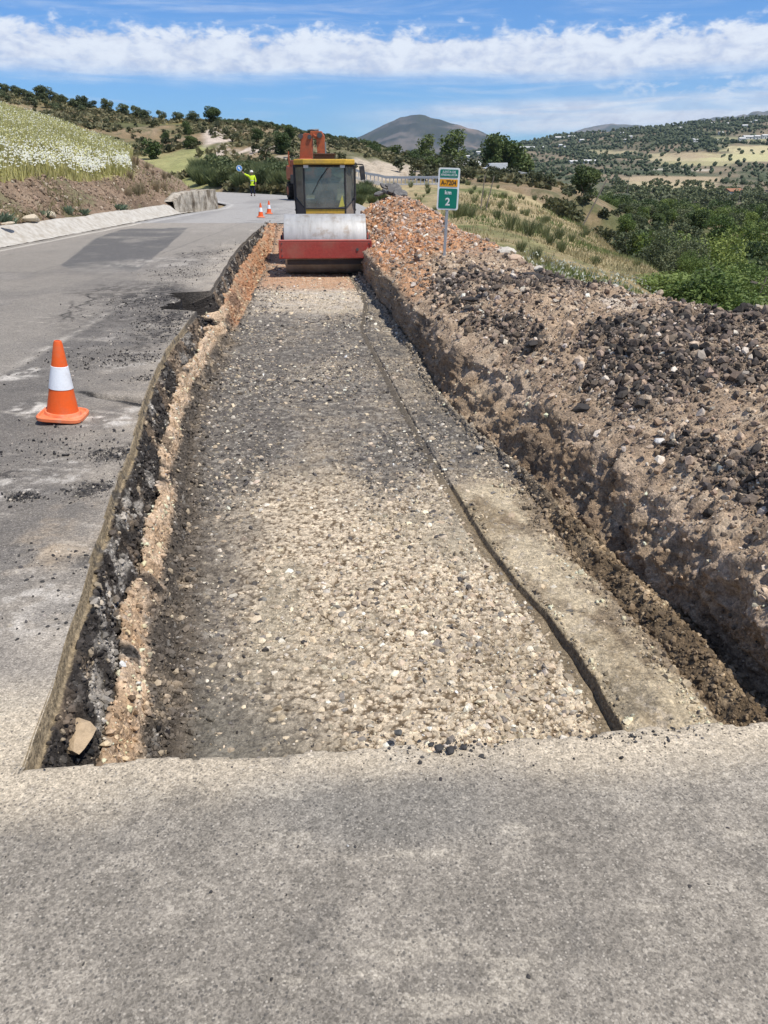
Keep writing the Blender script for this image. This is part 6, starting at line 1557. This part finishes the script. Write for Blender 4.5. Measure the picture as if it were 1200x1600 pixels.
for px, Y, s in [(800, 33, 1.2), (818, 34, 1.0), (832, 32, 1.1), (858, 34, 1.0), (780, 40, .9), (940, 27, .55), (946, 27.5, .5), (885, 28, .75), (866, 30, .8), (716, 38, 1.2), (725, 39, 1.1), (738, 38, .9), (845, 36, 1.0), (880, 36, .9), (900, 37, .7), (1010, 30, .6), (820, 24, .6), (845, 22, .6)]:
    broom(BRN, bx(px, Y), Y, s * .85, 'wispy green broom bush on the dry meadow below the sign', 'broom bushes on the dry meadow')
for k in range(70):
    px = rng.uniform(640, 1010); Y = rng.uniform(40, 100)
    if px > 900 and Y > 60: continue
    broom(BRN, bx(px, Y), Y, rng.uniform(.35, .8) * (Y / 60) ** .4, 'small green scrub tuft on the dry meadow slope', 'scrub tufts on the dry meadow')
for k in range(34):
    px = rng.uniform(840, 1000); Y = rng.uniform(62, 100)
    put('bush_far', 'bush', 'green bush in the hedge line crossing the dry meadow', 'bush', 'bushes of the meadow hedge line', bx(px, Y), Y, rng.uniform(.5, 1.0), trunk=False)

# -- the wooded valley at the right
edge = lambda px: float(np.interp(px, [860, 890, 930, 975, 1010, 1045, 1080, 1110, 1200, 1350], [140, 125, 104, 84, 64, 46, 33, 24, 15, 11]))
cnt = 0; placed = []
kinds = [('olive_near', 'olive_tree', 'grey-green olive tree in the wooded valley on the right', 'olive trees of the valley wood'), ('oak', 'oak_tree', 'dark oak tree in the wooded valley on the right', 'oak trees of the valley wood'), ('green_tree', 'broadleaf_tree', 'bright green leafy tree in the wooded valley on the right', 'green trees of the valley wood')]
tries = 0
while cnt < 270 and tries < 20000:
    tries += 1
    px = rng.uniform(868, 1330); u_ = rng.random(); e_ = edge(px); Y = e_ * (235 / e_) ** u_
    x = bx(px, Y); mind = 2.5 + Y * .012
    if any((x - a) ** 2 + (Y - b) ** 2 < mind ** 2 for a, b in placed): continue
    if Y > 120 and vnoise(x / 35, Y / 60, 4.4) < -0.12: continue
    placed.append((x, Y)); cnt += 1
    k = kinds[rng.choice(3, p=[.42, .33, .25] if Y > 40 else [.3, .1, .6])]
    s = rng.uniform(.75, 1.25) * (.62 if Y < 24 else .78 if Y < 45 else .95)
    hm_ = (CAM_H + Y * g(float(np.interp(Y, [12, 18, 25, 45, 80, 150, 235], [520, 475, 418, 362, 332, 308, 294]))) - tz(x, Y)) / 4.9 * rng.uniform(.8, 1.0)
    s = min(s, hm_)
    if s < .3: cnt -= 1; placed.pop(); s = None
    if s is None: continue
    put({'green_tree': 'green_near', 'oak': 'oak_near', 'olive_near': 'oak_near'}[k[0]] if Y < 50 else k[0], k[1], k[2], 'tree', k[3], x, Y, s, s * rng.uniform(.9, 1.15))
for px, Y, s in [(1062, 23, .52), (1085, 21.5, .5), (1110, 22, .56), (1138, 20, .55), (1165, 19, .5), (1190, 18.5, .55)]:
    put('green_near', 'broadleaf_tree', 'bright yellow-green bush right behind the crest of the spoil heap', 'tree', 'bright bushes behind the heap crest', bx(px, Y), Y, s * 1.25, (CAM_H + Y * g(462 - rng.uniform(0, 55)) - tz(bx(px, Y), Y)) / 4.9)
Y = 112; put('oak', 'oak_tree', 'dark round oak standing highest at the upper edge of the valley wood', 'tree', None, bx(912, Y), Y, .85)
# -- orchard rows beyond
ORC = []
for k in range(420):
    r_ = rng.integers(0, 22); px = rng.uniform(940, 1330); Y = 270 + r_ * 13
    if 985 < px < 1130 and 285 < Y < 330: continue
    ORC.append((Y, bx(px, Y), Y + rng.normal() * 1.5))
ORC.sort()
for k, (_, x, y) in enumerate(ORC):
    if k < 55: put('olive_far', 'olive_tree', 'small round olive tree in the orchard across the valley', 'tree', 'olive trees of the far orchard', x, y, rng.uniform(.9, 1.2))
ov, oc_ = [], []
for _, x, y in ORC[55:]:
    V, C = crown(90, lobes_round(4.4, 5.2, 5, .05), .9, OL); V[:, :2] += (x, y); V[:, 2] += tz(x, y); ov.append(V); oc_.append(C)
V = np.vstack(ov); o_ = np_obj('far_orchard', V, np.arange(len(V)).reshape(-1, 4), np.vstack(oc_), M_LEAF); tag(o_, 'far olive orchard planted in rows beyond the valley wood', 'orchard', kind='stuff')
# -- groves on the far hillside: one mass
def lumps(n):
    out = []; o1 = []
    while len(out) < n:
        m = 4000; px = rng.uniform(500, 1500, m); f = rng.random(m) ** .8; Y = 540 + f * (np.interp(px, R5[:, 0], R5[:, 1]) - 540)
        x = (px - 600) / 1259 * Y; d = fbm(x / 60, Y / 80, 3, 4); e = fbm(x / 25, Y / 30, 9, 4, .6)
        z = terrain_z(x, Y); c = terrain_color(x, Y, z); ok = ((c[:, 0] < .24) | (rng.random(m) < .07)) & (rng.random(m) < .75 + d)
        for q in np.nonzero(ok)[0]: out.append((x[q], Y[q], z[q]))
    return np.array(out[:n])
LP = lumps(9000)
sz_ = rng.uniform(1.6, 3.2, len(LP)) * np.interp(LP[:, 1], [540, 1800], [.8, 1.5])
cl = mix(OL[0], (0.075, 0.095, 0.045), rng.random(len(LP)))
grv = stones('olive_groves', LP, sz_, cl, RT0, -.2, .4, mat=M_LEAF); tag(grv, 'far olive groves dotting the hillside across the valley', 'olive groves', kind='stuff')

# -- dry grass on the meadow and weeds on the heap's outer side
def blades(P_, h, w, cols, lean=.5, name='grass'):
    n = len(P_); a = rng.uniform(0, 6.28, n); b = rng.uniform(0, 6.28, n); h = h * rng.uniform(.5, 1.3, n); w = w * rng.uniform(.7, 1.3, n)
    dx = np.stack([np.cos(a) * w, np.sin(a) * w, 0 * a], 1); tip = np.stack([np.cos(b) * lean * h, np.sin(b) * lean * h, h], 1) * rng.uniform(.5, 1, (n, 1)); tip[:, 2] = h
    V = np.stack([P_ - dx, P_ + dx, P_ + tip], 1).reshape(-1, 3); t = rng.random(n)
    return V, np.arange(3 * n).reshape(-1, 3), np.repeat(mix(cols[0], cols[1], t), 3, 0)
def scatter(n, px0, px1, Y0, Y1, pw=1.0):
    px = rng.uniform(px0, px1, n); Y = Y0 * (Y1 / Y0) ** (rng.random(n) ** pw); x = (px - 600) / 1259 * Y
    return x, Y
x, Y = scatter(62000, 690, 1260, 11.5, 75); 
m = (x > crest(Y)[0] + 0.55) & (Y < np.interp(600 + 1259 * x / Y, [600, 900, 1000, 1100, 1260], [90, 95, 60, 30, 16])); x, Y = x[m], Y[m]
nn = fbm(x / 2.5, Y / 3.5, 7, 4); m = rng.random(len(x)) < .35 + nn; x, Y, nn = x[m], Y[m], nn[m]
P_ = np.column_stack([x, Y, terrain_z(x, Y) - .01])
V, F, C = blades(P_, .06 + .0034 * Y + .08 * np.clip(nn, 0, 1), .005 + .0006 * Y, ((0.34, 0.27, 0.13), (0.52, 0.44, 0.25)))
gsel = ss(fbm(x / 5, Y / 7, 2, 3) + .25 * (Y < 22), .12, .32); g_c = np.repeat(mix((0.11, 0.15, 0.045), (0.24, 0.27, 0.09), rng.random(len(x))), 3, 0)
C = mix(C, g_c, 0) * (1 - np.repeat(gsel, 3)[:, None]) + g_c * np.repeat(gsel, 3)[:, None]
gr = np_obj('dry_grass', V, F, C, M_LEAF); tag(gr, 'dry straw grass with green patches on the slope right of the heap', 'grass', kind='stuff')
# little white flowers in the green fringe behind the crest
x, Y = scatter(700, 800, 1060, 13, 22); m = x > crest(Y)[0] + .6; x, Y = x[m], Y[m]
V, F, C = blades(np.column_stack([x, Y, terrain_z(x, Y) + .22]), .05, .03, ((0.65, 0.65, 0.5), (0.75, 0.75, 0.6)), .6)
o_ = np_obj('wild_flowers', V, F, C, M_LEAF); tag(o_, 'small white wild flowers in the grass behind the heap', 'flowers', kind='stuff')

# -- flower meadow on the left bank
x, Y = scatter(240000, -260, 235, 17, 62, .8)
u_ = GUT - .70 - x; bn = fbm(x / 2.2, Y / 3.0, 1, 4, 0.6); vv = 600 + 1259 * x / Y
z = terrain_z(x, Y)
m = (u_ > 1.5 + .35 * bn) & (vv < 212 + 8 * bn) & (z > 1.1); x, Y, z, u_ = x[m], Y[m], z[m], u_[m]
fn = fbm(x / 1.5, Y / 2.5, 3, 4); 
lowb = 1 - ss(u_ + .5 * fn, 1.7, 3.0)                       # the white-flowered fringe along the bank
q = rng.random(len(x)); fl = q < (.08 + (.14 + .9 * np.clip(fn + .2, 0, .6)) * lowb + .16 * fn)
gx = ~fl
V, F, C = blades(np.column_stack([x, Y, z])[gx], (.50 - .28 * (1 - ss(u_, 1.5, 2.6)) * rng.random(len(x)))[gx], .014 + .0004 * Y[gx], ((0.36, 0.34, 0.10), (0.64, 0.58, 0.28)), .35)
o_ = np_obj('meadow_grass', V, F, C, M_LEAF); tag(o_, 'tall yellow-green grass of the flowering meadow above the bank', 'grass', kind='stuff')
xf, Yf, zf, lf = x[fl], Y[fl], z[fl], lowb[fl]; n = len(xf)
h = rng.uniform(.35, .62, n); s_f = (.008 + .00042 * Yf) * rng.uniform(.7, 1.3, n) * (1 + .5 * lf)
c0 = np.column_stack([xf, Yf, zf + h]); a = rng.uniform(0, 1.57, n); tx = rng.normal(size=n) * .3
e1 = np.stack([np.cos(a * .5), np.sin(a * .5), tx], 1) * s_f[:, None]; e2 = np.stack([.3 * tx, .6 + 0 * a, .75 + 0 * a], 1) * s_f[:, None] * .9
V = np.stack([c0 - e1 - e2 * .4, c0 + e1 * .4 - e2, c0 + e1 + e2 * .4, c0 - e1 * .4 + e2], 1).reshape(-1, 3)
yl = (rng.random(n) < .12 + .45 * (1 - lf)); C = np.repeat(np.where(yl[:, None], (0.60, 0.57, 0.26), (0.74, 0.74, 0.64)) * rng.uniform(.85, 1.05, (n, 1)), 4, 0)
o_ = np_obj('meadow_flowers', V, np.arange(4 * n).reshape(-1, 4), C, M_LEAF); tag(o_, 'white and yellow daisies of the meadow above the brown bank', 'flowers', kind='stuff')
# clods and stones on the brown bank
n = 9000; px_ = rng.uniform(-60, 300, n); x = GUT - .95 - rng.random(n) ** 1.0 * 2.6; Y = x / ((px_ - 600) / 1259); m = (Y > 15) & (Y < 44); x, Y = x[m], Y[m]; z = terrain_z(x, Y); n = len(x)
o_ = stones('bank_clods', np.column_stack([x, Y, z]), psize(n, .015, .10, 2.6), palette(n, [(0.27, 0.195, 0.135), (0.20, 0.145, 0.10), (0.40, 0.33, 0.25)], [5, 4, 1]), RT0, .3); tag(o_, 'dry earth clods and stones on the brown roadside bank', 'clods', kind='stuff')
n = 5000; px_ = rng.uniform(-60, 300, n); x = GUT - .95 - rng.random(n) * 3.2; Y = x / ((px_ - 600) / 1259); m = (Y > 15) & (Y < 46) & (fbm(x, Y * .6, 2, 3) > .05); x, Y = x[m], Y[m]
V, F, C = blades(np.column_stack([x, Y, terrain_z(x, Y)]), .22, .018, ((0.20, 0.17, 0.07), (0.40, 0.34, 0.18)), .7)
o_ = np_obj('bank_weeds', V, F, C, M_LEAF); tag(o_, 'thin dry weeds on the brown roadside bank', 'weeds', kind='stuff')
# weeds on the brown bank
PR = [broom_proto(60, .34, .5, ((0.10, 0.15, 0.09), (0.24, 0.30, 0.20)), .018) for _ in range(3)]
PRD = [broom_proto(90, .8, .8, ((0.22, 0.17, 0.10), (0.40, 0.33, 0.20)), .010) for _ in range(3)]
for px, Y in [(28, 19.6), (8, 19.2), (62, 20.8), (98, 21.6), (55, 20.2), (155, 27), (190, 30.5), (196, 31), (142, 25.8), (12, 20.6), (120, 24), (40, 21.2)]:
    x = bx(px, Y); x = min(x, GUT - 1.0)
    broom(PR, x, Y, rng.uniform(.8, 1.6), 'grey-green thistle rosette on the brown bank above the gutter', 'thistles on the brown bank', 'plant', 'thistle', rng.uniform(.5, .9))
for k in range(20):
    px = rng.uniform(205, 270); Y = rng.uniform(33, 44); x = min(bx(px, Y), GUT - 1.4)
    broom(PRD, x, Y, rng.uniform(.35, .75), 'dry straw tuft on the bank end above the stone wall', 'dry tufts above the stone wall', 'plant', 'dry_tuft')

# ================================================================== FAR BUILDINGS, POLES, VAN
M_WALLW = paint('lime_wash', (0.62, 0.61, 0.58), .9, 0, .06, (.5, .45, .38), .15, .3, .1)
M_OCHRE = paint('ochre_render', (0.62, 0.46, 0.22), .9, 0, .08, (.5, .4, .3), .2, .3, .1)
M_TILE = paint('roof_tiles', (0.34, 0.17, 0.10), .9, 0, .2, (.2, .15, .1), .4, .5, .1)
M_GROOF = paint('grey_roof', (0.50, 0.50, 0.48), .8, 0, .1)
M_PANE = paint('window_pane', (0.03, 0.035, 0.045), .2, 0, .1)
def house(x, y, w, d, h, rz, label, group=None, wall=M_WALLW, roof=M_TILE, win=3, rh=.25, z=None):
    z = tz(x, y) if z is None else z
    t = empty('house', (x, y, z - .3), R(rz)); tag(t, label, 'house', group)
    MB().box((0, 0, h / 2), (w, d, h)).build('wall', wall, t)
    e = .35; mb = MB(); mb.prism([(-d / 2 - e, h - .03), (d / 2 + e, h - .03), (d / 2 + e, h + .12), (0, h + d * rh), (-d / 2 - e, h + .12)], -w / 2 - e, w / 2 + e, 'X'); mb.build('roof', roof, t)
    for k in range(win):
        cx_ = -w / 2 + w * (k + .5) / win
        if k == win // 2: MB().box((cx_, -d / 2 - .03, 1.25), (1.1, .08, 2.1)).build('door', M_PANE, t)
        else: MB().box((cx_, -d / 2 - .03, h * .58), (1.0, .08, 1.1)).build('window', M_PANE, t)
    return t
Y = 190
house(bx(718, Y), Y, 9, 6, 3.2, 25, 'ochre house with white gable beside the tall tree clump', wall=M_OCHRE, roof=M_GROOF)
house(bx(745, Y + 10), Y + 10, 13, 7, 2.8, -12, 'long low grey-roofed shed left of the tall tree clump', wall=M_OCHRE, roof=paint('dark_roof', (.09, .1, .1), .8), win=4)
house(bx(667, 205), 205, 3, 3, 4.5, 10, 'small white tower house among the trees below the mountain', win=1)
for px, py, Y, w, d, h, rz, lab in [(925, 243, 900, 26, 10, 6, 5, 'white farmhouse on the far slope, beside the cypress'), (897, 241, 920, 14, 8, 5, 15, 'small white house left of the white farmhouse'), (822, 226, 1500, 46, 14, 7, -3, 'long pale farm shed high on the far hillside'), (875, 208, 1700, 26, 12, 6, 0, 'pale hilltop house near the crest, left one'), (893, 210, 1700, 20, 12, 6, 0, 'pale hilltop house near the crest, right one'), (733, 231, 1500, 16, 9, 6, 0, 'white house in front of the mountain foot, left one'), (750, 229, 1500, 18, 9, 7, 0, 'white house in front of the mountain foot, right one'), (1085, 220, 1100, 13, 8, 5, 30, 'white house on a steep track on the far hill'), (1116, 222, 1100, 14, 8, 4, 0, 'pale low house at the left end of the far hamlet'), (1160, 214, 1100, 12, 8, 5, 0, 'white cottage left of the wide villa'), (1172, 211, 1120, 26, 10, 5, 0, 'wide white villa in the far hamlet'), (1183, 213, 1110, 10, 8, 6, 0, 'white house just right of the wide villa'), (1196, 208, 1120, 12, 8, 7, 0, 'tall white house at the right end of the far hamlet'), (1149, 280, 420, 9, 6, 3.2, 20, 'small pink-roofed cottage in the far orchard')]:
    w, d, h = (w * .68, d * .68, h * .62) if Y > 600 else (w, d, h); p = atY(px, py, Y); house(p.x, p.y, w, d, h, rz, lab, roof=(M_TILE if 'pink' in lab else M_GROOF if w > 20 else M_WALLW), win=3)
for k in range(15):
    px = rng.choice([rng.uniform(868, 905), rng.uniform(1080, 1200), rng.uniform(960, 1200), rng.uniform(830, 880)]); Y = rng.uniform(1150, 1600)
    house(bx(px, Y), Y, rng.uniform(5, 9), 6, rng.uniform(2.5, 4), rng.uniform(-30, 30), 'tiny white house scattered on the far hillside', 'white houses on the far hillside', roof=M_WALLW, win=1)
# boundary wall and van on the road right of the sign
Y = 150; pts = [(bx(px, Y) , Y) for px in (768, 790, 812, 836, 862)]
t = empty('boundary_wall', (pts[0][0], Y, 0)); tag(t, 'long low white boundary wall beneath the tall tree clump', 'wall')
mb = MB()
for (xa, ya), (xb, yb) in zip(pts, pts[1:]):
    za, zb_ = tz(xa, ya), tz(xb, yb); mb.box(((xa + xb) / 2 - pts[0][0], 0, (za + zb_) / 2 + .35), (xb - xa - .02, .3, 1.1), (0, -math.atan2(zb_ - za, xb - xa), 0))
mb.build('masonry', M_WALLW, t)
van = empty('parked_van', (bx(771, 147), 147, tz(bx(771, 147), 147)), R(100)); tag(van, 'small white van parked by the boundary wall under the trees', 'van')
MB().prism([(-2.1, .35), (2.1, .35), (2.1, 1.0), (1.45, 1.15), (.95, 1.8), (-2.1, 1.85)], -.85, .85, 'X').build('body', paint('white_car_paint', (.75, .75, .74), .3), van, bevel=.06)
for a_, b_ in ((-1.3, -.86), (1.3, -.86), (-1.3, .86), (1.3, .86)): MB().cyl((b_ - .1, a_, .33), (b_ + .1, a_, .33), .33, n=16).build('wheel', M_RUB, van, True)
MB().box((0, 1.23, 1.46), (1.5, .03, .5), (R(-38), 0, 0)).build('windscreen', M_PANE, van)
# utility poles and stakes
M_POLE = paint('pole_timber', (.24, .20, .16), .9, 0, .3)
def pole(x, y, h, label, lean=(0, 0), arm=True, r=.12):
    z = tz(x, y); t = empty('utility_pole', (x, y, z - .2)); tag(t, label, 'pole'); r = .06 if h < 6 else r; t.rotation_euler = (R(lean[0]), R(lean[1]), 0)
    MB().cyl((0, 0, 0), (0, 0, h), r, r * .7, 10).build('post', M_POLE, t)
    if arm: MB().box((0, 0, h - .4), (1.4, .1, .1)).build('crossarm', M_POLE, t)
for px, py, Y, h, ln, lab, am in [(906, 372, 62, 3.9, (0, 24), 'leaning bare timber pole at the meadow edge', False), (1170, 428, 40, 4.6, (0, 12), 'leaning utility pole with crossarm in front of the valley wood', True), (1162, 268, 330, 10, (0, 3), 'pale utility pole standing in the far orchard', True), (1087, 300, 260, 8, (0, 2), 'thin utility pole on the pale field across the valley', True), (988, 300, 250, 8, (0, 0), 'utility pole beside the tall green trees of the valley head', True), (985, 262, 420, 12, (0, 0), 'tall thin pole behind the valley head trees', False)]:
    p = atY(px, py, Y); pole(p.x, p.y, h, lab, ln, am)
for dx_, rz_ in ((0, 5), (.28, 12)):
    x = bx(752, 45) + dx_; o_ = MB().cyl((0, 0, -.2), (0, 0, 1.9), .035, .025, 8).build('stake', M_POLE); o_.location = (x, 45, tz(x, 45)); o_.rotation_euler = (0, R(rz_), 0); tag(o_, 'thin timber stake standing upright on the dry meadow' if dx_ == 0 else 'thin timber stake leaning right beside the upright stake', 'stake')
cyp = link(bpy.data.objects.new('cypress', PROTO['oak_far'][0][0])); p = atY(946, 246, 900); cyp.location = (p.x, p.y, tz(p.x, p.y)); cyp.scale = (.8, .8, 3.0); tag(cyp, 'dark narrow cypress beside the white farmhouse', 'tree')

# ================================================================== AIR
hb = MB(); hb.box((0, 0, 0), (2, 2, 2)); HZ = hb.build('haze', bpy.data.materials.new('haze'))
HZ.scale = (12000, 6200, 325); HZ.location = (0, 4200, 300)
hm = HZ.data.materials[0]; hm.use_nodes = True; nt = hm.node_tree; nt.nodes.clear()
pv = nt.nodes.new('ShaderNodeVolumePrincipled'); pv.inputs['Color'].default_value = (0.62, 0.80, 1.0, 1); pv.inputs['Density'].default_value = 0.00005; pv.inputs['Anisotropy'].default_value = 0.2
mo = nt.nodes.new('ShaderNodeOutputMaterial'); nt.links.new(pv.outputs[0], mo.inputs['Volume'])
tag(HZ, 'thin summer air haze over the valley', 'haze', kind='stuff')
